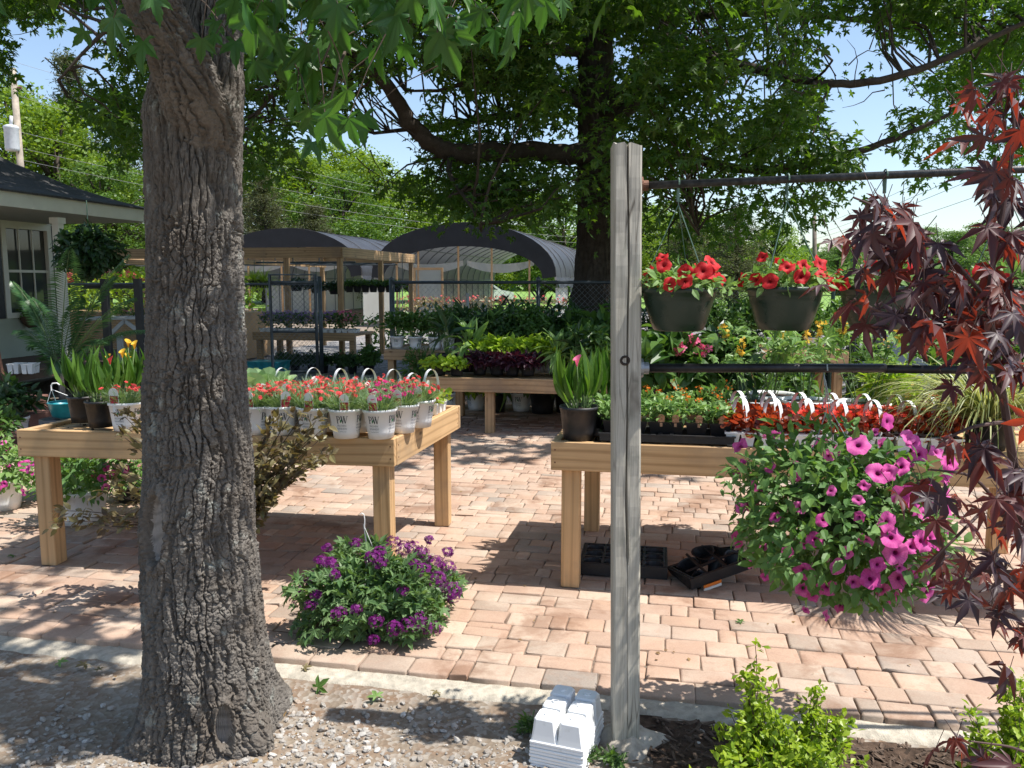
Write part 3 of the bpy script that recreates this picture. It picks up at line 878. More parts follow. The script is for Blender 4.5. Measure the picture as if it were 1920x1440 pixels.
# dark mulch bed by the post, a sheet that follows the ground
m = MB(); bx = np.linspace(.28, 4.0, 90); by = np.linspace(1.2, 3.2, 60)
X, Y = np.meshgrid(bx, by); sx_, sy_ = to_site(X, Y)
Z = ground_z(X, Y) + .006 + .022 * (fbm(X * 26, Y * 26, 11) - .35)
edge = np.minimum(X - .40 - .2 * (fbm(X * 3, Y * 3, 4) - .5), -.10 - sy_ + .05 * (fbm(X * 9, Y * 9, 6) - .5))
keep = edge > 0
idx = lambda r, c: r * len(bx) + c
F = [(idx(r, c), idx(r, c + 1), idx(r + 1, c + 1), idx(r + 1, c)) for r in range(len(by) - 1) for c in range(len(bx) - 1)
     if keep[r, c] and keep[r, c + 1] and keep[r + 1, c] and keep[r + 1, c + 1]]
m.add(np.stack([X.ravel(), Y.ravel(), Z.ravel()], 1), F)
structure(m, 'mulch_bed', mulch_material(), True)

# grey gravel yard behind the patio and green lawn beyond
def gravel_material():
    m, nt, bs, out = nodes('grey gravel')
    co = coord(nt)
    vo = nt.nodes.new('ShaderNodeTexVoronoi'); vo.inputs['Scale'].default_value = 26
    nt.links.new(co, vo.inputs['Vector'])
    sp = nt.nodes.new('ShaderNodeSeparateColor'); nt.links.new(vo.outputs['Color'], sp.inputs[0])
    col = ramp(nt, sp.outputs[0], [(0, (0.09, 0.085, 0.08)), (.6, (0.22, 0.21, 0.20)), (1, (0.40, 0.38, 0.36))])
    nt.links.new(col, bs.inputs['Base Color']); bs.inputs['Roughness'].default_value = .95
    bump(nt, bs, vo.outputs['Distance'], .8, .02)
    return m
m = MB(); c = [st(-6, 8.1), st(12, 8.1), st(12, 40), st(-6, 40)]
m.add([(p.x, p.y, -.030) for p in c], [(0, 1, 2, 3)]); structure(m, 'gravel_yard', gravel_material())
m = MB(); c = [st(7.4, 8.3), st(200, 8.3), st(200, 330), st(-200, 330), st(-200, 42), st(7.4, 42)]
m.add([(p.x, p.y, -.022) for p in c], [(0, 1, 2, 5), (5, 2, 3, 4)])
structure(m, 'lawn', plain('mown lawn', (0.17, 0.28, 0.045), .9, .3, 3, c2=(0.10, 0.19, 0.03), bmp=.5))

# ------------------------------------------------------------------ brick patio: every paver is real
def paver_material():
    m, nt, bs, out = nodes('tumbled clay pavers')
    isl = island(nt); co = coord(nt)
    col = ramp(nt, isl, [(0.0, (0.43, 0.27, 0.185)), (.2, (0.50, 0.345, 0.25)), (.4, (0.38, 0.25, 0.18)), (.55, (0.47, 0.30, 0.20)),
                         (.7, (0.29, 0.235, 0.185)), (.82, (0.56, 0.42, 0.315)), (1.0, (0.25, 0.225, 0.195))])
    n1 = noise(nt, co, 4.2, 5); n2 = noise(nt, co, 26, 5); n3 = noise(nt, co, 160, 3)
    col = mixc(nt, ramp(nt, n1, [(0.48, (0, 0, 0)), (.72, (.55, .55, .55))]), col, (0.58, 0.48, 0.38))
    col = mixc(nt, ramp(nt, n2, [(0.3, (.4, .4, .4)), (.5, (0, 0, 0))]), col, (0.33, 0.20, 0.14))
    col = mixc(nt, .24, col, ramp(nt, n3, [(.3, (0.16, 0.11, 0.08)), (.7, (0.50, 0.38, 0.29))]))
    col = mixc(nt, ramp(nt, noise(nt, co, 1.6, 4), [(.5, (0, 0, 0)), (.7, (.45, .45, .45))]), col, (0.30, 0.20, 0.145))
    col = mixc(nt, .10, col, (0.44, 0.35, 0.30))
    wet = ramp(nt, noise(nt, co, 2.3, 6, .62, .4), [(.54, (0, 0, 0)), (.63, (.62, .62, .62))])
    col = mixc(nt, wet, col, (0.20, 0.105, 0.062))
    nt.links.new(col, bs.inputs['Base Color'])
    nt.links.new(ramp(nt, n1, [(0.2, (.6, .6, .6)), (.6, (.92, .92, .92))]), bs.inputs['Roughness'])
    bs.inputs['Specular IOR Level'].default_value = .3
    bump(nt, bs, n3, .35, .003)
    return m
def paver(m, x0, x1, y0, y1):
    j = .0018; x0 += j; x1 -= j; y0 += j; y1 -= j
    r = lambda s: (rnd.random() - .5) * s
    cut = .004 + rnd.random() * .010; bv = .003 + rnd.random() * .003
    zt = r(.008); tx, ty = r(.05), r(.05)
    def ring(ins, z):
        a, b, c, d = x0 + ins, x1 - ins, y0 + ins, y1 - ins; q = cut
        P = [(a + q, c), (b - q, c), (b - q * .3, c + q * .3), (b, c + q), (b, d - q), (b - q * .3, d - q * .3), (b - q, d), (a + q, d), (a + q * .3, d - q * .3), (a, d - q), (a, c + q), (a + q * .3, c + q * .3)]
        return P, z
    rg = [ring(0, -.06), ring(0, -bv * 1.3), ring(bv * .4, -bv * .4), ring(bv * 1.5, 0)]
    jit = [(r(.006), r(.006)) for _ in range(12)]
    V = []
    cx, cyy = (x0 + x1) / 2, (y0 + y1) / 2
    for P, z in rg:
        for (x, y), (jx, jy) in zip(P, jit):
            zz = z + (zt + tx * (x - cx) + ty * (y - cyy) if z > -.05 else 0)
            p = st(x + jx, y + jy, zz); V.append(p[:])
    F = [(k * 12 + i, k * 12 + (i + 1) % 12, k * 12 + 12 + (i + 1) % 12, k * 12 + 12 + i) for k in range(3) for i in range(12)]
    F.append(tuple(range(36, 48)))
    m.add(V, F)
m = MB(); y = 0.0; row = 0
while y < 8.2:
    hh = rnd.choice([.105, .12, .125, .135])
    if row == 0: hh = .13
    x = -2.6 + rnd.random() * .1; xe = 7.5
    while x < xe:
        w = rnd.choice([.075, .12, .13, .165, .17, .20, .21])
        if hh > .13 and w > .13 and rnd.random() < .10 and row:
            hs = hh * rnd.choice([.4, .5, .6]); paver(m, x, x + w, y, y + hs); paver(m, x, x + w, y + hs, y + hh)
        else: paver(m, x, x + w, y, y + hh)
        x += w
    y += hh; row += 1
PATIO_END = y
structure(m, 'brick_patio', paver_material(), True)
m = MB(); c = [st(-2.6, .02), st(7.5, .02), st(7.5, y - .02), st(-2.6, y - .02)]
m.add([(p.x, p.y, -.0095) for p in c], [(0, 1, 2, 3)])
structure(m, 'joint_sand', plain('dark joint sand', (0.16, 0.12, 0.09), .95, .5, 30))

# rough concrete edging along the bricks
m = MB(); n = 420; k = 9; V = []
for i in range(n):
    x = -2.8 + 10.2 * i / (n - 1)
    w0 = .105 + .07 * (fbm(np.array(x * 3.1), np.array(1.7), 2) - .5) + .03 * (fbm(np.array(x * 17.), np.array(3.7), 4) - .5)
    for j in range(k):
        t = j / (k - 1); yy = .035 - (w0 + .035) * t
        z = -.020 - .006 * t - (.03 * max(0, (t - .8) / .2)) + .012 * (float(fbm(np.array(x * 24), np.array(yy * 24), 8)) - .5)
        V.append(st(x, yy, z)[:])
F = [(i * k + j, i * k + j + 1, (i + 1) * k + j + 1, (i + 1) * k + j) for i in range(n - 1) for j in range(k - 1)]
m.add(V, [f[::-1] for f in F]); structure(m, 'concrete_edging', plain('pale mortar edging', (0.43, 0.385, 0.31), .95, .28, 30, bmp=1.0), True)

# ------------------------------------------------------------------ loose stones, mulch chips
def T_stone(seed):
    bm = bmesh.new(); bmesh.ops.create_icosphere(bm, subdivisions=1, radius=.5)
    r = random.Random(seed)
    for v in bm.verts: v.co *= .75 + .5 * r.random()
    V = np.array([v.co[:] for v in bm.verts]) * np.array([1, .75, .55]); F = [tuple(v.index for v in f.verts) for f in bm.faces]; bm.free()
    return V, F, [0] * len(F)
def pebble_material():
    m, nt, bs, out = nodes('limestone chips')
    col = ramp(nt, island(nt), [(0, (0.40, 0.38, 0.35)), (.35, (0.30, 0.275, 0.24)), (.6, (0.20, 0.18, 0.16)), (.75, (0.25, 0.18, 0.12)), (.9, (0.56, 0.54, 0.51)), (1, (0.30, 0.20, 0.12))])
    col = mixc(nt, .3, col, ramp(nt, noise(nt, coord(nt), 130, 3), [(.3, (.14, .12, .10)), (.7, (.55, .52, .48))]))
    nt.links.new(col, bs.inputs['Base Color']); bs.inputs['Roughness'].default_value = .9
    return m
m = MB(); cnt = 0
for sd in range(6):
    k = 2300
    P = np.stack([-1.7 + 2.6 * nr.random(k), 1.9 + 1.3 * nr.random(k)], 1)
    sx_, sy_ = to_site(P[:, 0], P[:, 1])
    px, py, _ = proj(np.stack([P[:, 0], P[:, 1], np.zeros(k)], 1))
    den = np.exp(-((px - 640) / 330) ** 2) * sstep(1280, 1350, py) * 1.0 + .55 * np.exp(-((px - 130) / 160) ** 2) * sstep(1330, 1420, py) + .25 * np.exp(-((px - 300) / 220) ** 2) * sstep(1280, 1360, py)
    den *= .35 + 1.1 * (fbm(P[:, 0] * 5, P[:, 1] * 5, 21) > .47)
    ok = (sy_ < -.17) & (nr.random(k) < .85 * den + .04) & (px > -60) & (px < 1320)
    P = P[ok]; k = len(P); s = .007 + .026 * nr.random(k) ** 2.8; cnt += k
    z = ground_z(P[:, 0], P[:, 1]) + s * .12
    m.scatter(T_stone(sd), np.stack([P[:, 0], P[:, 1], z], 1), zframes(np.stack([nr.normal(size=k) * .3, nr.normal(size=k) * .3, np.ones(k)], 1)), s)
structure(m, 'gravel', pebble_material(), kind='stuff')
m = MB(); k = 5200
P = np.stack([.30 + 2.3 * nr.random(k), 1.8 + 1.1 * nr.random(k)], 1); sx_, sy_ = to_site(P[:, 0], P[:, 1])
ok = (sy_ < -.13) & (P[:, 0] > .38 + .15 * nr.random(k)); P = P[ok]; k = len(P)
bx_ = (np.array([(-.5, -.12, -.06), (.5, -.1, -.05), (.45, .12, -.06), (-.5, .1, -.05), (-.4, -.08, .06), (.42, -.1, .06), (.5, .08, .05), (-.45, .1, .06)]), [(3, 2, 1, 0), (4, 5, 6, 7), (0, 1, 5, 4), (1, 2, 6, 5), (2, 3, 7, 6), (3, 0, 4, 7)], [0] * 6)
mm = plain('shredded bark', (0.095, 0.063, 0.043), .9, .5, 40)
m.scatter(bx_, np.stack([P[:, 0], P[:, 1], ground_z(P[:, 0], P[:, 1]) + .014], 1), zframes(np.stack([nr.normal(size=k) * .35, nr.normal(size=k) * .35, np.ones(k)], 1)), .010 + .045 * nr.random(k) ** 2.2)
structure(m, 'mulch', mm, kind='stuff')

# ------------------------------------------------------------------ bark
def bark_material(name, lo, hi, lichen=.0):
    m, nt, bs, out = nodes(name)
    co = coord(nt)
    n1 = noise(nt, co, 14, 6); n2 = noise(nt, co, 3.0, 4); n3 = noise(nt, co, 90, 4)
    col = ramp(nt, n1, [(.3, lo), (.72, hi)])
    col = mixc(nt, .4, col, ramp(nt, n3, [(.3, tuple(x * .6 for x in lo)), (.7, tuple(x * 1.15 for x in hi))]))
    col = mixc(nt, ramp(nt, n2, [(.45, (0, 0, 0)), (.75, (.6, .6, .6))]), col, (lo[0] * .95, lo[1] * .78, lo[2] * .62))
    if lichen:
        n4 = noise(nt, co, 9, 6, .7)
        col = mixc(nt, ramp(nt, n4, [(.585, (0, 0, 0)), (.66, (lichen * .7,) * 3)]), col, (0.33, 0.345, 0.31))
    nt.links.new(col, bs.inputs['Base Color']); bs.inputs['Roughness'].default_value = .92
    bs.inputs['Specular IOR Level'].default_value = .2
    bump(nt, bs, n3, .9, .006)
    return m
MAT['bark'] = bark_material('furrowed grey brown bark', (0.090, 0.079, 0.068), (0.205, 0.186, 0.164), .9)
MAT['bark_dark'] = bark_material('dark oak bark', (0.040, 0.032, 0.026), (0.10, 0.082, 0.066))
MAT['bare_wood'] = timber('bare grey trunk wood', (0.34, 0.31, 0.28), (0.22, 0.20, 0.18), .9, knots=False)

def bark_trunk(axis, rad, nz, na, ncell, cellh, depth, root=None, seed=0, scars=(), dense=.86, fur=.30):
    """trunk surface with plated, furrowed bark. axis: list of points, rad: radii along it"""
    ax = np.array([tuple(p) for p in axis]); k = len(ax)
    s = np.concatenate([[0], np.cumsum(np.linalg.norm(np.diff(ax, axis=0), axis=1))])
    u0 = np.linspace(0, 1, nz); ss = s[-1] * np.where(u0 < .86, u0 / .86 * dense, dense + (u0 - .86) / .14 * (1 - dense))
    C = np.stack([np.interp(ss, s, ax[:, i]) for i in range(3)], 1)
    rr = np.interp(ss, s, rad)
    for _ in range(6):
        rr[1:-1] = (rr[:-2] + 2 * rr[1:-1] + rr[2:]) / 4; C[1:-1] = (C[:-2] + 2 * C[1:-1] + C[2:]) / 4
    th = np.arange(na) * 2 * math.pi / na
    TH, SS = np.meshgrid(th, ss); U = TH / (2 * math.pi)
    c2 = int(ncell * 1.5); kz = .12 / cellh
    fine = fbm(U * ncell * 4, SS * 130 * kz, seed + 5, 4, ncell * 4) - .5
    wx = U * ncell + 2.4 * (fbm(U * 9, SS * 4.5 * kz, seed, 3, 9) - .5) + .9 * (fbm(U * ncell, SS * 24 * kz, seed + 2, 3, ncell) - .5)
    wy = SS / (cellh * 2.2) + .9 * (fbm(U * ncell, SS * 5 * kz, seed + 3, 2, ncell) - .5)
    f1, f2, idv = worley(wx, wy, ncell, seed)
    g1, g2, idg = worley(U * c2 + .9 * (fbm(U * 16, SS * 16 * kz, seed + 30, 3, 16) - .5), SS / (cellh * .36) + 1.2 * (fbm(U * 12, SS * 9, seed + 31, 2, 12) - .5), c2, seed + 17)
    pl = sstep(-.02, fur, f2 - f1 + .22 * fine)
    crack = sstep(.0, .13, g2 - g1 + .10 * fine)
    msk = sstep(.40, .60, fbm(U * 7, SS * 6, seed + 40, 2, 7))
    dm = .66 + .68 * fbm(U * 5, SS * 2.6, seed + 60, 2, 5)
    h = dm * pl * (.70 + .35 * idv) + .42 * pl * (idg - .5) * (.3 + .7 * msk) + .42 * (crack - 1) * pl * (.4 + .6 * msk) + .42 * fine + .20 * (fbm(U * ncell * 9, SS * 330 * kz, seed + 8, 2, ncell * 9) - .5)
    lump = 1 + .012 * (fbm(U * 4, SS * 2.0, seed + 7, 3, 4) - .5) * 2
    Rr = rr[:, None] * lump
    if root is not None:
        z = C[:, 2][:, None]
        fl = np.exp(-np.maximum(z, 0) / root[0])
        for an, am, wd in root[1]:
            d = np.abs((TH - an + math.pi) % (2 * math.pi) - math.pi)
            Rr = Rr + am * fl * np.exp(-(d / wd) ** 2)
    mats = np.zeros(TH.shape, int)
    for an, z0, wa, hz, dp_ in scars:
        d = np.abs((TH - an + math.pi) % (2 * math.pi) - math.pi) / wa; e = np.abs(C[:, 2][:, None] - z0) / hz
        q = np.sqrt(d ** 2 + e ** 2.0); ins = 1 - sstep(.8, 1.0, q); lipp = np.exp(-((q - 1.12) / .16) ** 2)
        h = h * (1 - ins) + ins * .1 * np.sin(TH * 160) ; Rr = Rr - dp_ * ins + .5 * dp_ * lipp
        mats[ins > .5] = 1
    Rr = Rr + depth * (h - .6)
    V = np.stack([C[:, 0][:, None] + Rr * np.cos(TH), C[:, 1][:, None] + Rr * np.sin(TH), np.repeat(C[:, 2][:, None], na, 1)], 2)
    mb = MB(); i = np.arange(nz - 1)[:, None] * na + np.arange(na)[None]; j = np.arange(nz - 1)[:, None] * na + (np.arange(na)[None] + 1) % na
    Fq = np.stack([i, j, j + na, i + na], 2).reshape(-1, 4)
    mb.V.append(V.reshape(-1, 3)); mb.L.append(Fq.ravel().astype(np.int64)); mb.C.append(np.full(len(Fq), 4, np.int64)); mb.M.append(mats[:-1].ravel().astype(np.int64)); mb.n = len(V.reshape(-1, 3))
    return mb

# ------------------------------------------------------------------ the near shade tree
YT = 2.66
prof = [(1470, 396, 296), (1410, 397, 268), (1340, 394, 250), (1283, 393, 242), (1200, 387, 230), (1100, 378, 227), (980, 371, 222), (880, 374, 210), (700, 368, 196), (500, 366, 183), (300, 364, 187), (215, 362, 190), (150, 374, 172), (60, 384, 140), (0, 390, 122), (-120, 398, 112), (-330, 405, 100), (-700, 410, 85)]
ax = []; rd = []
for y_, cx_, w_ in prof:
    p = dp(cx_, y_, YT); d = ray(cx_, y_); ax.append(p); rd.append(w_ / 2 * (YT / d.y) / FPX * .90)
ax[0].z = -.09
near_tree = thing('shade_tree', 'thick furrowed grey trunk with a bare wood scar in the left foreground', 'tree', (ax[1].x, YT, 0))
off = -Vector(near_tree.location)
trunk = bark_trunk([p + off for p in ax], rd, 1150, 720, 36, .12, .021, (.11, [(-2.55, .045, .35), (-.55, .07, .3), (-1.55, .01, .3), (.9, .1, .5), (2.4, .1, .5)]), 3,
                   scars=((R(-118), .72, .26, .12, .020), (R(-58), .075, .13, .075, .026)), dense=.52, fur=.25)
part(trunk, 'trunk', [MAT['bark'], MAT['bare_wood']], near_tree, True)
lp = [(395, 420, 2.70, 40), (392, 330, 2.66, 50), (382, 255, 2.60, 58), (364, 190, 2.52, 60), (335, 110, 2.45, 56), (300, 40, 2.38, 50), (270, -30, 2.32, 47), (215, -160, 2.2, 45), (140, -380, 2.0, 40), (40, -700, 1.8, 34)]
la = [dp(x, y, Y_) + off for x, y, Y_, w in lp]; lr = [w * (Y_ / ray(x, y).y) / FPX for x, y, Y_, w in lp]
limb = bark_trunk(la, lr, 420, 300, 16, .10, .018, seed=11, fur=.34)
part(limb, 'limb', [MAT['bark']], near_tree, True)
# limbs and leaves above the frame, which shade the trunk and the ground
tw = MB(); ends = []
top = ax[-1] + off
for k in range(11):
    a = k * .58 + rnd.random() * .4; ln = 1.6 + rnd.random() * 1.2
    s0 = (ax[-3] + off).lerp(top, rnd.random()); e = s0 + Vector((math.cos(a) * ln - .5, math.sin(a) * ln * .75 - .35, .5 + rnd.random() * 1.3))
    mid = s0.lerp(e, .5) + Vector((0, 0, .25)); tw.tube([s0, s0.lerp(mid, .5), mid, mid.lerp(e, .6), e], [.05, .042, .032, .02, .008], 7)
    ends += [mid, mid.lerp(e, .5), e]
part(tw, 'branches', MAT['bark'], near_tree, True)
cl = MB(); k = 620
C = np.stack([-3.8 + 4.4 * nr.random(k), .2 + 3.4 * nr.random(k), 2.6 + 3.4 * nr.random(k)], 1)
ok = C[:, 2] > 1.5 + .345 * C[:, 1] + .42
SXs = C[:, 0] - .5 * C[:, 2]; SYs = C[:, 1] + .05 * C[:, 2]
dens = np.where(SXs > -1.62, .0, .85) * np.where(SYs > 3.15, .42, 1.0) * np.where(C[:, 1] > 3.0, .5, 1)
# over the trunk itself, so the upper bole stands in shade
tr = (np.abs(SXs + 2.0) < .38) & (np.abs(C[:, 1] - 2.55) < .7); dens = np.where(tr, .85, dens)
ok &= nr.random(k) < .56 * dens * (.45 + .75 * (fbm(SXs * 1.7, SYs * 1.7, 31, 2) > .42)); C = C[ok]
for c in C:
    q = 13; P = c + nr.normal(size=(q, 3)) * np.array([.17, .17, .12]); D = unit(np.stack([nr.normal(size=q), nr.normal(size=q), np.full(q, -.55)], 1))
    leaves(cl, P - np.array(near_tree.location), D, .115, SILVER, .3, .4, .9)
part(cl, 'crown', L['maple_near'], near_tree)
# the big hanging leaves in view along the top of the picture
hg = MB(); hs = MB()
spots = [(632, 215, 120, 2.3), (668, 235, 95, 2.35), (610, 225, 85, 2.4), (985, 55, 95, 2.2), (1035, 25, 85, 2.3), (960, 20, 80, 2.2), (835, 95, 110, 2.4), (810, 110, 80, 2.5), (855, 70, 70, 2.3),
         (500, 40, 115, 2.2), (545, 15, 105, 2.3), (585, 70, 110, 2.4), (470, 10, 110, 2.1), (520, 95, 100, 2.5), (610, 30, 100, 2.3), (690, 30, 110, 2.4), (750, 40, 100, 2.4), (730, 90, 85, 2.6), (905, 40, 100, 2.4), (870, 10, 95, 2.3),
         (640, 90, 105, 2.5), (575, 140, 100, 2.6), (215, 95, 70, 2.3), (225, 55, 95, 2.25), (250, 20, 80, 2.2), (190, 15, 75, 2.3), (385, 85, 60, 2.15), (430, 95, 75, 2.2), (445, 20, 110, 2.1), (15, 15, 70, 2.2), (1075, 15, 60, 2.5), (930, 100, 80, 2.5),
         (780, 15, 100, 2.2), (655, 5, 110, 2.3), (480, 130, 85, 2.6), (560, 235, 70, 2.5), (700, 120, 80, 2.7), (600, 300, 60, 2.6)]
P = []; D = []; S = []; base_p = []
for x, y, px, Y_ in spots:
    for q in range(2):
        xx, yy = x + rnd.gauss(0, 24), y + rnd.gauss(0, 14) - 30
        p = dp(xx, yy, Y_ + rnd.gauss(0, .12)) + off; P.append(p[:]); S.append(px * .62 * Y_ / FPX * (.75 + .4 * rnd.random()))
        D.append((rnd.gauss(0, .35), rnd.gauss(0, .35), -.9)); base_p.append(p)
D = np.array(D)
hg.scatter(SILVER, P, frames(D, np.stack([nr.normal(size=len(P)) * .7, -.6 - .8 * nr.random(len(P)), .5 + .3 * nr.random(len(P))], 1)), S)
for p in base_p:
    e = p + Vector((rnd.gauss(0, .12), rnd.gauss(0, .1), .09 + .16 * rnd.random())); hg.tube([p, p.lerp(e, .5) + Vector((0, .01, .02)), e], [.0012, .0014, .002], 4, 1, cap=False)
for q0, q1 in (((440, 95), (360, 100)), ((690, -60), (600, 130)), ((1010, -60), (960, 30)), ((560, -40), (480, 40)), ((840, -60), (820, 60)), ((650, 90), (620, 190))):
    a = dp(q0[0], q0[1], 2.45) + off; b = dp(q1[0], q1[1], 2.3) + off; hs = MB(); hs.tube([a, a.lerp(b, .5) + Vector((0, 0, .02)), b], [.005, .004, .0025], 5); part(hs, 'twig', MAT['brown_stem'], near_tree)
part(hg, 'hanging_leaves', [L['maple_near'], MAT['brown_stem']], near_tree, True)
near_tree['label'] = 'thick furrowed grey trunk with a bare wood scar in the left foreground'
# ------------------------------------------------------------------ the big spreading tree behind the fence
BT = dp(1117, 600, 13.4); BT.z = 0
big = thing('oak_tree', 'huge spreading tree with dark straight trunk behind the chain link fence', 'tree', BT)
off = -Vector(BT)
def bw(x, y, w, Y=13.4): return dp(x, y, Y) + off, w / 2 * (Y / ray(x, y).y) / FPX
pr = [bw(1110, 640, 110), bw(1112, 590, 96), bw(1117, 540, 82), bw(1120, 450, 76), bw(1121, 330, 74), bw(1118, 200, 68), bw(1116, 90, 62), bw(1116, -60, 54), bw(1112, -300, 44), bw(1110, -560, 26), bw(1108, -800, 10)]
pr[0][0].z = -.05
tb = bark_trunk([p for p, r in pr], [r for p, r in pr], 420, 150, 26, .35, .035, (.35, [(-2.6, .18, .4), (-1.0, .15, .4), (.5, .15, .4), (1.9, .15, .5)]), 5)
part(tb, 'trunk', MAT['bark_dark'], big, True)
limbs = [
    [(1112, 300, 13.3, 40), (1050, 283, 13.0, 38), (960, 287, 12.6, 36), (890, 290, 12.3, 36), (835, 282, 12.1, 34), (796, 262, 12.0, 33), (770, 232, 11.9, 32), (742, 182, 11.8, 27), (705, 140, 11.6, 22), (655, 90, 11.3, 18), (600, 25, 11, 15), (520, -60, 10.6, 12)],
    [(1130, 215, 13.2, 30), (1185, 150, 12.8, 26), (1240, 105, 12.5, 20), (1295, 98, 12.2, 19), (1400, 125, 11.8, 17), (1500, 150, 11.5, 16), (1575, 160, 11.3, 15), (1650, 153, 11.1, 14), (1750, 122, 11, 13), (1850, 75, 10.8, 11), (1990, 10, 10.5, 8)],
    [(1135, 320, 13.3, 30), (1210, 298, 12.8, 24), (1300, 295, 12.5, 20), (1390, 322, 12.2, 18), (1480, 316, 12, 16), (1600, 288, 11.8, 14), (1690, 255, 11.6, 11), (1780, 215, 11.4, 7)],
    [(1130, 250, 13.3, 34), (1200, 180, 12.9, 30), (1238, 90, 12.6, 26), (1255, 0, 12.3, 22), (1290, -140, 12, 16), (1340, -300, 11.6, 8)],
    [(1105, 98, 13.3, 24), (1040, 92, 13, 20), (960, 108, 12.6, 17), (880, 108, 12.2, 13), (800, 130, 11.8, 8)],
    [(1105, 205, 13.3, 22), (1040, 165, 13, 16), (970, 150, 12.7, 13), (880, 152, 12.4, 11), (830, 170, 12.1, 7), (760, 170, 12, 4)],
    [(1110, -40, 13.2, 30), (960, -120, 12.2, 26), (760, -140, 11.2, 22), (520, -110, 10.2, 17), (330, -40, 9.6, 12), (190, 60, 9.3, 8), (110, 150, 9.2, 4)],
    [(1115, -200, 13.2, 28), (1000, -420, 11.5, 22), (820, -560, 9.8, 16), (560, -700, 8.4, 9)],
    [(1115, -180, 13.2, 28), (1250, -420, 12, 22), (1450, -560, 11, 16), (1650, -640, 10, 9)],
    [(1120, 60, 13.5, 26), (1240, 30, 14.6, 22), (1420, 20, 15.8, 16), (1640, 40, 16.6, 9)],
    [(1110, 160, 13.5, 24), (1000, 210, 14.8, 18), (860, 230, 16, 12), (700, 250, 16.8, 6)],
    [(660, 95, 11.3, 12), (560, 130, 10.8, 9), (480, 210, 10.5, 6), (455, 290, 10.4, 3)],
    [(845, 285, 12.2, 12), (840, 330, 11.6, 9), (880, 380, 11, 6), (900, 420, 10.6, 3)],
    [(1295, 295, 12.5, 12), (1290, 370, 12, 8), (1310, 440, 11.6, 4)],
]
lm = MB(); LP = []
for lb in limbs:
    pts = [dp(x, y, Y_) + off for x, y, Y_, w in lb]; rs = [w / 2 * (Y_ / ray(x, y).y) / FPX for x, y, Y_, w in lb]
    t = np.linspace(0, len(pts) - 1, len(pts) * 4); A = np.array([p[:] for p in pts])
    Q = np.stack([np.interp(t, np.arange(len(pts)), A[:, i]) for i in range(3)], 1); Rr_ = np.interp(t, np.arange(len(pts)), rs)
    for _ in range(3): Q[1:-1] = (Q[:-2] + 2 * Q[1:-1] + Q[2:]) / 4
    Q[1:-1] += nr.normal(size=Q[1:-1].shape) * (Rr_[1:-1, None] * .12)
    lm.tube(Q, Rr_, 9, wob=.12); LP.append(Q)
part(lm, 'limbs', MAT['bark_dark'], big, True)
LPc = np.concatenate(LP)
# crown: clusters of lobed leaves; open where the photograph shows sky between the boughs
def low_edge(x):
    xs = [-100, 0, 60, 110, 150, 200, 235, 262, 300, 455, 480, 540, 590, 640, 700, 725, 760, 800, 860, 900, 960, 1010, 1080, 1150, 1250, 1320, 1400, 1470, 1520, 1560, 1600, 1680, 1760, 1850, 2000]
    ys = [130, 130, 100, 120, 170, 240, 300, 270, 270, 330, 345, 270, 230, 215, 230, 320, 350, 370, 395, 405, 385, 375, 405, 430, 450, 500, 440, 420, 440, 400, 330, 330, 335, 310, 300]
    return np.interp(x, xs, ys)
gaps = [(700, 235, 62, 62), (655, 285, 60, 45), (590, 265, 45, 40), (745, 285, 26, 40), (775, 165, 50, 36), (860, 205, 40, 20), (935, 190, 22, 14), (730, 100, 20, 12), (1010, 270, 60, 10), (1060, 110, 26, 16),
        (1585, 205, 42, 55), (1640, 215, 30, 70), (1560, 120, 26, 30), (1605, 90, 45, 42), (1700, 110, 55, 34), (1420, 105, 30, 14), (1655, 325, 50, 46), (1480, 335, 18, 14), (1300, 60, 22, 14), (1395, 25, 14, 10), (1310, 25, 16, 9),
        (70, 110, 50, 60), (150, 60, 40, 38), (215, 40, 24, 40), (20, 60, 22, 26), (120, 20, 16, 20), (170, 130, 40, 30), (565, 60, 14, 26), (860, 25, 14, 18), (1720, 190, 30, 14), (1850, 30, 14, 16), (1440, 175, 26, 10), (1180, 100, 14, 10)]
def crown_ok(px, py, q):
    ok = py < low_edge(px) - 6 + nr.normal(size=len(px)) * 14
    v = np.ones(len(px))
    for cx_, cyy_, rx, ry in gaps:
        d = ((px - cx_) / (rx + 12)) ** 2 + ((py - cyy_) / (ry + 12)) ** 2
        v = np.where(d < 1.0, np.minimum(v, .02), np.where(d < 1.5, np.minimum(v, .45), v))
    return ok & (nr.random(len(px)) < v)
k = 5400
pxs = -120 + 2160 * nr.random(k); pys = -60 + 580 * nr.random(k); Yd = 9.6 + 6.6 * nr.random(k) ** .8
Pc = np.array([dp(a, b, c)[:] for a, b, c in zip(pxs, pys, Yd)])
ok = crown_ok(pxs, pys, .5) & (Pc[:, 2] > 1.75)
sh = Pc[:, 0] - .5 * (Pc[:, 2] - .8)          # where a cluster's shade falls
litbench = (sh > 2.2) & (Pc[:, 1] < 10.4)
ok &= ~(litbench & (nr.random(k) < .9))
ok &= (Pc[:, 1] - BT.y) ** 2 / 8.5 ** 2 + (Pc[:, 0] - BT.x) ** 2 / 10.5 ** 2 < 1.25
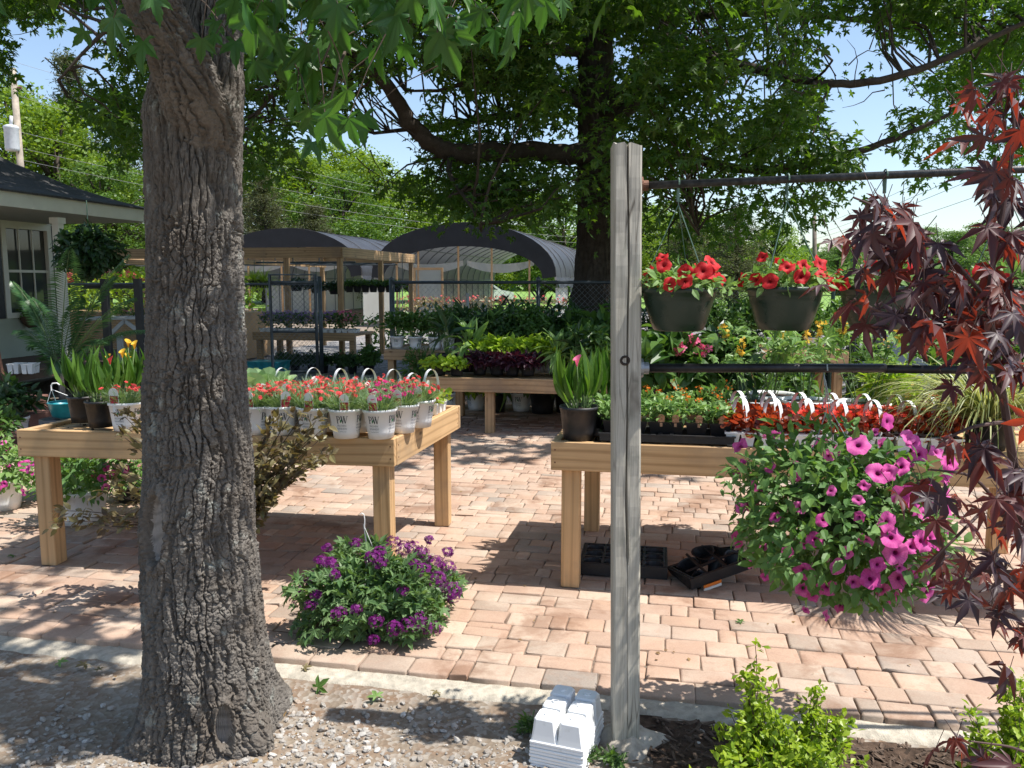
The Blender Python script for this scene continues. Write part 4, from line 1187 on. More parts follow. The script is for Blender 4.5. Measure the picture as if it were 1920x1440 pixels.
# lumpy density so boughs read as separate sprays
dens = np.where((pxs > 1150) & (pys > 320), .42, np.where((pxs > 1150) & (pys > 200), .75, 1.0)) * 1.08 * sstep(.37, .60, fbm(Pc[:, 0] * .75 + Pc[:, 1] * .31, Pc[:, 2] * 1.1 + Pc[:, 1] * .4, 41, 3))
ok &= nr.random(k) < dens
ok &= ~((pxs > 740) & (pxs < 1100) & (pys > 222) & (pys < 315) & (Yd < 13.0)); ok &= ~((pxs > 1062) & (pxs < 1172) & (pys > 30) & (Yd < 13.9) & (nr.random(k) < .93))
C1 = Pc[ok]; print('crown clusters', len(C1))
# the dome above the frame, sparser, for the shade below
k = 1500
C2 = np.stack([BT.x - 8.5 + 16 * nr.random(k), BT.y - 8 + 14 * nr.random(k), 3.5 + 8.5 * nr.random(k)], 1)
e = ((C2[:, 0] - BT.x) / 9) ** 2 + ((C2[:, 1] - BT.y) / 8) ** 2 + ((C2[:, 2] - 4.5) / 7.5) ** 2
px, py, _ = proj(C2); sh = C2[:, 0] - .5 * (C2[:, 2] - .8)
ok = (e < 1) & (py < -70) & (C2[:, 1] > 5.6) & ~((sh > 2.0) & (C2[:, 1] < 10.0)) & ~((sh < .9) & (C2[:, 1] < 6.3)) & (e > .25)
C2 = C2[ok]
cr = MB(); twg = MB()
for Cc, q, sz, sp in ((C1, 40, .100, .25), (C2, 15, .24, .36)):
    n = len(Cc)
    cen = np.repeat(Cc, q, 0) + nr.normal(size=(n * q, 3)) * np.array([sp, sp, sp * .62])
    out = unit(cen - np.repeat(Cc, q, 0) + np.array([0, 0, -.06]))
    if q == 40:
        px, py, _ = proj(cen); kp = np.ones(len(px), bool)
        for cx_, cyy_, rx, ry in gaps:
            kp &= ~((((px - cx_) / rx) ** 2 + ((py - cyy_) / ry) ** 2 < .75) & (nr.random(len(px)) < .93))
        cen = cen[kp]; out = out[kp]
    leaves(cr, cen + np.array(off), out, sz, OAKISH, .35, .5, .5)
part(cr, 'crown', L['oak'], big)
for c in C1[::2]:
    c = c + np.array(off); d = np.linalg.norm(LPc - c, axis=1); i = int(np.argmin(d))
    if d[i] < 2.4:
        a = LPc[i]; md = (a + c) / 2 + nr.normal(size=3) * .12
        twg.tube([a, (a + md) / 2 + nr.normal(size=3) * .05, md, (md + c) / 2 + nr.normal(size=3) * .05, c, c + (c - md) * .25], [.022, .018, .015, .011, .007, .003], 5)
for k in range(26):   # bare twiggy ends that show against the sky
    x, y = rnd.choice([(690, 200), (610, 160), (640, 260), (720, 250), (560, 300), (1560, 110), (1600, 130), (1640, 260), (180, 80), (130, 60)])
    a = dp(x + rnd.gauss(0, 40), y + rnd.gauss(0, 30), 11) + off; pts = [a]
    dd = Vector((rnd.gauss(0, 1), 0, rnd.gauss(0, .7))).normalized()
    for q in range(4): dd = (dd + Vector((rnd.gauss(0, .35), rnd.gauss(0, .3), rnd.gauss(0, .35)))).normalized(); pts.append(pts[-1] + dd * .16)
    twg.tube(pts, [.009, .007, .006, .004, .002], 4)
part(twg, 'twigs', MAT['bark_dark'], big)

# ------------------------------------------------------------------ the wood behind, tree by tree
def b_decid(seed, leaf):
    def f():
        r = np.random.default_rng(seed); m = MB(); t = MB()
        t.tube([(0, 0, 0), (.01, 0, .25), (0, .01, .5), (.015, 0, .8)], [.028, .022, .016, .006], 7)
        cc = []; 
        for k in range(46):
            z = .16 + .80 * r.random(); w = .30 * (math.sin(math.pi * min(1, (z - .05) / .98) ** .8)) + .03
            a = r.random() * 6.283; q = w * (.5 + .55 * r.random()); cc.append((q * math.cos(a), q * math.sin(a), z, .075 + .06 * r.random()))
        for i, (x, y, z, s) in enumerate(cc):
            n = 75; d = rdir(n, .25); P = np.array([x, y, z]) + d * (s * (.55 + .5 * nr.random(n)))[:, None] * np.array([1, 1, .8])
            m.scatter(T_clump(6, i + seed, .6), P, zframes(d), .030 * (.7 + .6 * nr.random(n)))
            t.tube([(x * .2, y * .2, z - .15), (x * .6, y * .6, z - .07), (x, y, z)], [.008, .006, .003], 4)
        return [('trunk', t.mesh('trunk', MAT['bark_dark'], True), None), ('crown', m.mesh('crown', L[leaf]), None)]
    return f
def b_cedar(seed, leaf='cedar', fat=.2):
    def f():
        r = np.random.default_rng(seed); m = MB(); t = MB()
        t.tube([(0, 0, 0), (0, 0, .5), (0, 0, 1)], [.02, .012, .002], 6)
        for k in range(230):
            z = .04 + .95 * r.random() ** .9; w = fat * (1 - z) ** .75 + .012; a = r.random() * 6.283; ln = w * (.7 + .5 * r.random())
            b = np.array([0, 0, z]); e = np.array([math.cos(a) * ln, math.sin(a) * ln, z + ln * .25 + .02])
            n = 16; u = r.random(n) ** .6; P = b + (e - b) * u[:, None] + r.normal(size=(n, 3)) * .014
            m.scatter(T_clump(7, k % 9, .25), P, zframes(r.normal(size=(n, 3))), .032 * (.6 + .6 * r.random(n)))
            t.tube([b, e], [.004, .001], 3)
        return [('trunk', t.mesh('trunk', MAT['bark_dark'], True), None), ('crown', m.mesh('crown', L[leaf]), None)]
    return f
GW = 'trees along the edge of the wood'
def bgtree(kind, px, ytop, Y, label, wide=1.0, grp=GW):
    top = dp(px, ytop, Y); H = top.z + .05
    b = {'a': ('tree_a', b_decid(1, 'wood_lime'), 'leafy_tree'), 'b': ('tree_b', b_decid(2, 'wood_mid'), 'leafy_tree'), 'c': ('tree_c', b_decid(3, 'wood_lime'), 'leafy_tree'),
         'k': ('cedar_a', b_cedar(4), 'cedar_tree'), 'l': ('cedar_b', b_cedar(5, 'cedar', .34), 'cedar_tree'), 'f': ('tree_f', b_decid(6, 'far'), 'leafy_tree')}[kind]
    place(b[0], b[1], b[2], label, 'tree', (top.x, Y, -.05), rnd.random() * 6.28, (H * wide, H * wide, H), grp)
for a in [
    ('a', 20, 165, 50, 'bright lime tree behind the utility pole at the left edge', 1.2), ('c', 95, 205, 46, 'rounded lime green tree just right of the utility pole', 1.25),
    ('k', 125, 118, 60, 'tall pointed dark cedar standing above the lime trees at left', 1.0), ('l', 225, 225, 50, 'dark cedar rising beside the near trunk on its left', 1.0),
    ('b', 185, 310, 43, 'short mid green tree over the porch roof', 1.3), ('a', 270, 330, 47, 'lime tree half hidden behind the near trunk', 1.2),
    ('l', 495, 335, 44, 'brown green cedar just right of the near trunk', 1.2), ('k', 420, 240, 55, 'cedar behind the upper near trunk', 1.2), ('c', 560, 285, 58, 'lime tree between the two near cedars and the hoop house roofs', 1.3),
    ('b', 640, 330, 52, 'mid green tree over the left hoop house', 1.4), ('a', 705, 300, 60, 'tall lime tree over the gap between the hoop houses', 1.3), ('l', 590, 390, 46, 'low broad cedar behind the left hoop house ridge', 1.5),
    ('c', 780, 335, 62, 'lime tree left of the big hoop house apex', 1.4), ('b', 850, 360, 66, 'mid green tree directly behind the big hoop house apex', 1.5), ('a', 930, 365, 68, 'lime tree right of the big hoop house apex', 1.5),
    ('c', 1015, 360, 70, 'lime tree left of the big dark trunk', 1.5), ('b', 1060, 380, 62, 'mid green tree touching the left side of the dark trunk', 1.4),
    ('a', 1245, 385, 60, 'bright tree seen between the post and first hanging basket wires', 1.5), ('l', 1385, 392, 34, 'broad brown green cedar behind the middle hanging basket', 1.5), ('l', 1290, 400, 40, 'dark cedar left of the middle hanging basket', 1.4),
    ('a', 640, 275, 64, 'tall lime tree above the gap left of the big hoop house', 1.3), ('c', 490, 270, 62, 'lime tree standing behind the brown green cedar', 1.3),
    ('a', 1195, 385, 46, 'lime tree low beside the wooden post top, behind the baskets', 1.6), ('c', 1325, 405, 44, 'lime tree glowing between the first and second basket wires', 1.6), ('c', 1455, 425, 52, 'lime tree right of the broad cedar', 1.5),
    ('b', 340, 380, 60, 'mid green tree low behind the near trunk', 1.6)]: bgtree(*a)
for i, (px, yt, w) in enumerate([(1575, 462, 2.2), (1650, 475, 2.4), (1725, 428, 1.6), (1790, 436, 2.0), (1850, 420, 1.8), (1920, 428, 2.0), (2000, 410, 2.0), (1500, 470, 2.4)]):
    bgtree('f', px, yt, 95 + 8 * (i % 3), ['pale far tree right of the distant pole', 'low far tree behind the third hanging basket', 'tall far tree above the purple maple leaves', 'far tree second from the tall one', 'far tree at the upper right edge', 'outermost far tree at the right edge', 'far tree just outside the right edge', 'far tree behind the middle hanging basket'][i], w, 'far trees beyond the lawn')
# distant wooded skyline closing the view, too far to tell apart
m = MB(); k = 5200
P = np.stack([-160 + 360 * nr.random(k), 135 + 25 * nr.random(k), np.zeros(k)], 1)
P[:, 2] = (2.6 + 4.5 * fbm(P[:, 0] * .06, P[:, 1] * .03, 51, 3)) * nr.random(k) ** .5
m.scatter(T_clump(7, 3, .7), P, zframes(rdir(k)), 2.6 + 1.2 * nr.random(k))
tag(structure(m, 'distant_wood', L['far'], kind='stuff'), 'hazy band of far woodland on the horizon', 'woodland')

# ------------------------------------------------------------------ utility poles and wires
def upole(px0, y0, px1, y1, Y, w, label, name='utility_pole', transformer=False):
    a = dp(px0, y0, Y); b = dp(px1, y1, Y); base = Vector((a.x, Y, 0))
    t = thing(name, label, 'utility pole', base); r = w / 2 * Y / FPX
    d = (b - a).normalized(); p0 = a + d * (-a.z / d.z)
    m = MB(); m.tube([p0 - base, b - base], [r * 1.15, r * .9], 10); part(m, 'pole', plain('silvered pole timber', (0.33, 0.28, 0.22) if transformer else (0.16, 0.12, 0.10), .8, .3, 4), t, True)
    if transformer:
        c = dp(22, 258, Y - r * 1.5) - base; s = Y / FPX
        m = MB(); m.lathe([(0, -24 * s), (11 * s, -24 * s), (12 * s, -20 * s), (12 * s, 14 * s), (13 * s, 16 * s), (13 * s, 19 * s), (8 * s, 22 * s), (0, 22 * s)], 16, c); m.tube([c + Vector((0, 0, 20 * s)), c + Vector((2 * s, 0, 38 * s))], 3 * s, 6)
        part(m, 'transformer', plain('pale grey enamel', (.55, .57, .6), .35, .1), t, True)
        m = MB(); q = dp(34, 165, Y) - base; m.tube([q - Vector((4 * s, 0, 1 * s)), q + Vector((6 * s, 0, 1 * s))], 2.5 * s, 6); part(m, 'insulator', MAT['rust'], t)
    return t
upole(40, 330, 24, 128, 40, 12, 'grey wooden utility pole with pale transformer can above the porch roof', transformer=True)
upole(1528, 560, 1527, 405, 62, 8, 'thin dark utility pole far off between the hanging baskets')
def wire(a, b, r, label, sag=.6, grp='power lines'):
    m = MB(); n = 14
    m.tube([a.lerp(b, i / n) + Vector((0, 0, -sag * 4 * (i / n) * (1 - i / n))) for i in range(n + 1)], r, 5)
    tag(link('power_line', m.mesh('power_line', plain('aluminium cable', (.42, .42, .42), .5, .05) if 'WIREM' not in globals() else WIREM)), label, 'power line', grp)
WIREM = plain('aluminium cable', (.22, .22, .22), .6, .05)
for x0, y0, x1, y1, lab in [(28, 163, 900, 385, 'uppermost thin cable running down right from the left pole'), (30, 178, 900, 400, 'second cable from the top running right from the left pole'), (40, 248, 1080, 432, 'cable crossing the near trunk above the left hoop house'),
                            (40, 278, 1080, 445, 'cable just above the left hoop house roof'), (-40, 95, 620, 235, 'high dark cable through the leaves at upper left'), (40, 300, 1080, 455, 'lowest cable skimming the hoop house roofs')]:
    wire(dp(x0, y0, 40), dp(x1, y1, 52), .008, lab)
DW = plain('dark cable', (.05, .055, .06), .5, .1); WIREM_OLD = WIREM; WIREM = DW
for x0, y0, x1, y1, lab in [(1528, 425, 2050, 180, 'topmost dark cable rising right from the far pole'), (1528, 440, 2050, 215, 'second dark cable rising right from the far pole'), (1528, 448, 2050, 238, 'third dark cable rising right from the far pole'), (1528, 460, 2050, 290, 'lowest dark cable rising right from the far pole')]:
    wire(dp(x0, y0, 62), dp(x1, y1, 16), .008, lab, .2)
WIREM = WIREM_OLD
# ------------------------------------------------------------------ the little shop with its porch (left)
V3 = Vector
def ydir(p, s): return p + SY * s
WALL0 = gp(0, 690, .36); 
sid = plain('pale sage siding', (0.40, 0.45, 0.37), .7, .08, 3); trim = plain('cream trim paint', (0.62, 0.62, 0.55), .55, .06, 5)
W0 = dp(0, 600, 12.2); W0.z = 0
Fz = 2.42
F0 = V3((ray(0, 385).x, ray(0, 385).y, 0)) * ((Fz - CH) / ray(0, 385).z)
hs = thing('shop', 'pale sage shop with dark shingle roof and covered porch at the left edge', 'house', W0)
o = -V3(W0)
def P_(base, s, out, z): return base + SY * s + SX * out + V3((0, 0, z)) + o
wm = MB(); cs = 1.40; th = .12
def wallbox(m, s0, s1, z0, z1, out0, out1, base=None, mat=0):
    b = W0 if base is None else base
    c = [P_(b, s0, out0, z0), P_(b, s0, out1, z0), P_(b, s1, out1, z0), P_(b, s1, out0, z0), P_(b, s0, out0, z1), P_(b, s0, out1, z1), P_(b, s1, out1, z1), P_(b, s1, out0, z1)]
    m.add([p[:] for p in c], [(3, 2, 1, 0), (4, 5, 6, 7), (0, 1, 5, 4), (1, 2, 6, 5), (2, 3, 7, 6), (3, 0, 4, 7)], mat)
# window opening limits along the wall
wl = [vpl(5, 500, W0, SY), vpl(95, 500, W0, SY)]
s_a = (wl[0] - W0).dot(SY); s_b = (wl[1] - W0).dot(SY); z_t, z_b = 2.36, .98
wallbox(wm, -4, s_a, 0, 2.6, -th, 0); wallbox(wm, s_b, cs, 0, 2.6, -th, 0); wallbox(wm, s_a, s_b, 0, z_b, -th, 0); wallbox(wm, s_a, s_b, z_t, 2.6, -th, 0)
wallbox(wm, cs - .12, cs, 0, 2.6, -4, -th)
for z in np.arange(.12, 2.5, .19): wallbox(wm, s_b + .1, cs - .1, z, z + .008, 0, .008)
part(wm, 'wall', sid, hs)
m = MB()
for a, b, c, d in ((s_a - .02, s_a + .07, z_b - .02, z_t + .06), (s_b - .07, s_b + .02, z_b - .02, z_t + .06), (s_a + .07, s_b - .07, z_t - .05, z_t + .06), (s_a + .07, s_b - .07, z_b - .02, z_b + .06)): wallbox(m, a, b, c, d, -.03, .035)
wallbox(m, s_a + .07, s_b - .07, (z_t + z_b) / 2 - .02, (z_t + z_b) / 2 + .02, -.03, .005)
for q in (1 / 3, 2 / 3):
    s = s_a + .07 + (s_b - s_a - .14) * q; wallbox(m, s - .008, s + .008, z_b + .06, (z_t + z_b) / 2 - .02, -.02, 0); wallbox(m, s - .008, s + .008, (z_t + z_b) / 2 + .02, z_t - .05, -.02, 0)
wf = part(m, 'window_frame', trim, hs)
gm_, nt, bs, out = nodes('dim window glass'); bs.inputs['Base Color'].default_value = (.05, .06, .06, 1); bs.inputs['Roughness'].default_value = .06; bs.inputs['Specular IOR Level'].default_value = .6
m = MB(); wallbox(m, s_a + .05, s_b - .05, z_b, z_t, -.05, -.035); link('window_pane', m.mesh('window_pane', gm_), wf)
for a, b in ((s_a - .36, s_a - .04), (s_b + .04, s_b + .30)):
    m = MB(); wallbox(m, a, b, z_b - .02, z_t + .04, .002, .03)
    for z in np.arange(z_b + .05, z_t - .03, .055): wallbox(m, a + .04, b - .04, z, z + .03, .03, .038)
    part(m, 'shutter', plain('black shutter paint', (.018, .018, .022), .5, .2), hs)
# porch floor, post, eave and roof
dep = (W0 - F0).dot(SX) * -1
m = MB(); wallbox(m, -4, 1.9, .26, .36, 0, dep - .10)
for s in np.arange(-3.9, 1.9, .14): wallbox(m, s, s + .004, .36, .363, 0, dep - .10)
part(m, 'porch_floor', plain('worn brown decking', (.10, .065, .045), .8, .35, 6), hs)
pp = vpl(124, 640, F0 - SX * .14, SY); sp = (pp - W0).dot(SY)
m = MB(); wallbox(m, sp - .05, sp + .05, .36, 2.36, dep - .2, dep - .1); wallbox(m, sp - .07, sp + .07, .36, .46, dep - .22, dep - .08); wallbox(m, sp - .07, sp + .07, 2.28, 2.36, dep - .22, dep - .08)
part(m, 'porch_post', trim, hs)
se = 2.9 + (F0 - W0).dot(SY)
m = MB(); wallbox(m, -5, se, Fz, Fz + .19, dep - .03, dep); wallbox(m, se - .03, se, Fz, Fz + .19, -3, dep - .03)
part(m, 'fascia', trim, hs)
m = MB(); wallbox(m, -5, se - .03, Fz, Fz + .03, -.0, dep - .03); wallbox(m, cs, se - .03, Fz, Fz + .03, -3, 0); part(m, 'soffit', plain('shaded cream boards', (.42, .43, .38), .7, .05), hs)  # soffit cream darker than the trim, eave shade put into its colour
def shingles():
    m, nt, bs, out = nodes('charcoal shingles'); co = coord(nt)
    b = nt.nodes.new('ShaderNodeTexBrick'); b.inputs['Scale'].default_value = 3.2; b.inputs['Mortar Size'].default_value = .012
    b.inputs['Color1'].default_value = (.035, .034, .036, 1); b.inputs['Color2'].default_value = (.065, .062, .062, 1); b.inputs['Mortar'].default_value = (.012, .012, .012, 1)
    nt.links.new(co, b.inputs['Vector'])
    nt.links.new(mixc(nt, .4, b.outputs[0], ramp(nt, noise(nt, co, 60, 4), [(.3, (.02, .02, .02)), (.7, (.11, .105, .10))])), bs.inputs['Base Color'])
    bs.inputs['Roughness'].default_value = .95; bump(nt, bs, b.outputs['Fac'], .6, .02); return m
m = MB(); nn = 10; V = []; F = []
# bell-cast hip roof: eave rows climb inwards
prof_ = [(0, .0), (.35, .10), (.8, .28), (1.3, .56), (1.9, .98), (2.6, 1.6), (3.4, 2.4)]
for k, (inn, z) in enumerate(prof_):
    V += [P_(W0, -6, dep + .04 - inn, Fz + .20 + z)[:], P_(W0, se + .05 - inn, dep + .04 - inn, Fz + .20 + z)[:], P_(W0, se + .05 - inn, -8, Fz + .20 + z)[:]]
for k in range(len(prof_) - 1): F += [(k * 3, k * 3 + 1, k * 3 + 4, k * 3 + 3), (k * 3 + 1, k * 3 + 2, k * 3 + 5, k * 3 + 4)]
b_ = len(V); V += [(v[0], v[1], v[2] - .025) for v in V[:3]]; F += [(0, b_, b_ + 1, 1), (1, b_ + 1, b_ + 2, 2)]
m.add(V, F); part(m, 'roof', shingles(), hs)
brm = plain('dull red brick', (.16, .075, .055), .85, .35, 9, bmp=.6)
stp = gp(75, 835); m = MB()
for k in range(3):
    ww = .95; c = stp + SX * 0 + V3((0, 0, 0)) + o
    bx_c = c - SX * (.15 + .28 * k) + V3((0, 0, .06 + .12 * k)) + SY * .3
    m.box(bx_c, (.30 if k < 2 else .34, ww, .12 if k == 0 else .12), YAW, bev=.008)
    m.box(bx_c - V3((0, 0, .06 + .06 * k)) , (.27, ww - .04, .004 + .12 * k), YAW)
part(m, 'brick_steps', brm, hs)
# window box, hanging fern, things on the porch
wbp = P_(W0, s_a + .35, .12, .92) - o
t = thing('window_box', 'small brown window planter with trailing greens under the shop window', 'planter', wbp, YAW)
m = MB(); m.lathe([(.05, -.12), (.13, -.05), (.17, .06), (.16, .06)], 14); part(m, 'basket', plain('brown coir', (.07, .04, .025), .95, .4, 60), t, True)
m = MB(); P, D, r_ = mound(220, (0, 0, .08), (.2, .2, .1)); leaves(m, P, D, .06); part(m, 'foliage', L['mid'], t)
hf = dp(168, 472, 9.6)
t = thing('hanging_fern', 'big round dark fern hanging from the porch eave', 'hanging plant', hf)
m = MB(); P, D, r_ = mound(1900, (0, 0, 0), (.30, .30, .27), .4, -1); leaves(m, P, D + np.array([0, 0, -.4]), .085, OVAL); part(m, 'foliage', L['dark'], t)
m = MB(); m.tube([(0, 0, Fz + .02 - hf.z), (0, 0, .2)], .006, 5); part(m, 'hanger', MAT['green_wire'], t)
m = MB(); m.lathe([(.09, -.14), (.13, -.02), (.14, 0)], 16); part(m, 'pot', MAT['green_plastic'], t, True)
for (x0, y0, lab, mt) in ((32, 690, 'upper white cell tray on the shop porch', 'white_plastic'), (58, 690, 'pale stacked tray leaning at the shop wall', 'old_white')):
    p = gp(x0, y0 + 10, .362); rows = place('porch_tray', lambda: [('tray', cellpack_mb(2, 3, .07, .12).mesh('tray', MAT['white_plastic']), None)], 'cell_tray', lab, 'tray', (p.x, p.y, .364), YAW + .3)
t = thing('wooden_chair', 'brown wooden chair leg and arm at the left porch edge', 'chair', gp(8, 712, .36)); m = MB()
m.tube([(0, 0, 0), (-.07, .02, .42)], [.014, .02], 6); part(m, 'leg', MAT['terracotta'], t); m = MB(); m.tube([(-.07, .02, .42), (-.5, .1, .44)], .018, 6); part(m, 'arm', MAT['terracotta'], t)
m = MB(); m.tube([(-.45, .1, 0), (-.45, .1, .44)], .018, 6); part(m, 'leg', MAT['terracotta'], t)
# feathery palm in a pot
pb = gp(112, 800); pb = V3((pb.x + .05, pb.y, 0))
t = thing('palm', 'feathery dark palm in front of the porch post', 'palm', pb)
m = MB(); st_ = MB(); tips = [(240, 480), (130, 470), (25, 530), (60, 650), (250, 560), (275, 620), (200, 640), (60, 560), (150, 560), (100, 700), (30, 620), (215, 520)]
crown_c = V3((0, 0, .55))
for x, y in tips:
    e = dp(x, y, pb.y + rnd.gauss(0, .25)) - pb; pts = []; nse = 26
    ctrl = crown_c.lerp(e, .5) + V3((0, 0, .28))
    for i in range(nse + 1):
        tt = i / nse; pts.append(crown_c * (1 - tt) ** 2 + ctrl * 2 * tt * (1 - tt) + e * tt * tt)
    st_.tube(pts, np.linspace(.007, .002, nse + 1), 4)
    for i in range(4, nse + 1):
        for sgn in (-1, 1):
            for sub in (0, .5):
                tt = min(1, (i - sub) / nse); p = pts[i].lerp(pts[i - 1], sub); dr = (pts[i] - pts[i - 1]).normalized(); sd = dr.cross(V3((0, 0, 1))).normalized() * sgn
                ln = .20 * math.sin(math.pi * (.15 + .8 * tt)) + .02
                d = (sd * .8 + dr * .55 + V3((0, 0, -.2 - .1 * rnd.random()))).normalized()
                nn = d.cross(dr); wv = dr * .008
                a, c = p, p + d * ln; mid_ = p + d * ln * .5 + V3((0, 0, .012))
                m.add([a[:], (mid_ - wv)[:], (c + V3((0, 0, -.02)))[:], (mid_ + wv)[:]], [(0, 1, 2, 3)])
part(m, 'leaflets', L['palm'], t); part(st_, 'fronds', MAT['stem'], t); mm_ = MB(); mm_.tube([(0, 0, .2), (0, 0, .56)], [.04, .025], 8, wob=.2); part(mm_, 'stem', MAT['bark'], t)
part(pot_mb(.17, .13, .28, .012), 'pot', MAT['black_plastic'], t, True)

# ------------------------------------------------------------------ pergola of new timber
PC = dp(640, 463, 15.0)
pg = thing('pergola', 'open timber frame pergola of pale boards behind the gate', 'pergola', (PC.x, PC.y, 0))
zt = PC.z
c_fr = V3((PC.x, PC.y, zt)); c_fl = c_fr - SX * 6.6; c_br = c_fr + SY * 4.2; c_bl = c_fl + SY * 4.2
for a, b in ((c_fl, c_fr), (c_fr, c_br), (c_bl, c_br), (c_fl, c_bl)): board('beam', a, b, .19, .04, MAT['pine_back'], pg)
for k in (1, 2): a = c_fl.lerp(c_fr, k / 3) ; board('joist', a + V3((0, 0, -.2)), a + SY * 4.2 + V3((0, 0, -.2)), .09, .04, MAT['pine_back'], pg)
for s, tq in ((0, 0), (1.05, 0), (3.3, 0), (5.9, 0), (0, 4.2), (2.2, 4.2), (4.6, 4.2), (0, 2.1)):
    f = c_fr - SX * (s + .06) + SY * (tq + (-.06 if tq > 4 else .06)); f.z = 0; leg('post', f, zt - .02, .09, MAT['pine_back'], pg, YAW)
m = MB()
for k in range(3):
    a = c_fl + SY * (.9 + 1.2 * k) + V3((0, 0, -.25)) - V3(pg.location); b = a + SX * 6.5
    m.tube([a, b], .018, 6)
    for q in (.3, .55, .8): c = a.lerp(b, q); m.tube([c, c + V3((0, 0, .2))], .012, 5)
part(m, 'hanging_pipe', MAT['dark_steel'], pg)

# ------------------------------------------------------------------ hoop houses
def cloth_material():
    m, nt, bs, out = nodes('black woven shade cloth'); co = coord(nt)
    nt.links.new(ramp(nt, noise(nt, co, 1.3, 4), [(.3, (.022, .023, .027)), (.7, (.045, .048, .056))]), bs.inputs['Base Color'])
    bs.inputs['Roughness'].default_value = .5; bs.inputs['Specular IOR Level'].default_value = .6
    tr = nt.nodes.new('ShaderNodeBsdfTransparent'); mx = nt.nodes.new('ShaderNodeMixShader'); mx.inputs[0].default_value = .14
    nt.links.new(bs.outputs[0], mx.inputs[1]); nt.links.new(tr.outputs[0], mx.inputs[2]); nt.links.new(mx.outputs[0], out.inputs[0])
    bump(nt, bs, noise(nt, co, 2.5, 3), .35, .08); return m
def film_material(name='milky poly film', c=(.75, .76, .74), clear=.12):
    m, nt, bs, out = nodes(name); bs.inputs['Base Color'].default_value = c4(c); bs.inputs['Roughness'].default_value = .35
    tl = nt.nodes.new('ShaderNodeBsdfTranslucent'); tl.inputs[0].default_value = c4(c)
    tr = nt.nodes.new('ShaderNodeBsdfTransparent'); a = nt.nodes.new('ShaderNodeMixShader'); a.inputs[0].default_value = .62; b = nt.nodes.new('ShaderNodeMixShader'); b.inputs[0].default_value = clear
    nt.links.new(bs.outputs[0], a.inputs[1]); nt.links.new(tl.outputs[0], a.inputs[2]); nt.links.new(a.outputs[0], b.inputs[1]); nt.links.new(tr.outputs[0], b.inputs[2]); nt.links.new(b.outputs[0], out.inputs[0])
    bump(nt, bs, noise(nt, coord(nt), 2.0, 3), .4, .06); return m
MAT['cloth'] = cloth_material(); MAT['cloth_end'] = plain('black shade cloth end', (.016, .016, .019), .6, .3, 3, spec=.4); MAT['film'] = film_material(); MAT['film_clear'] = film_material('clear end film', (.72, .75, .74), .5)
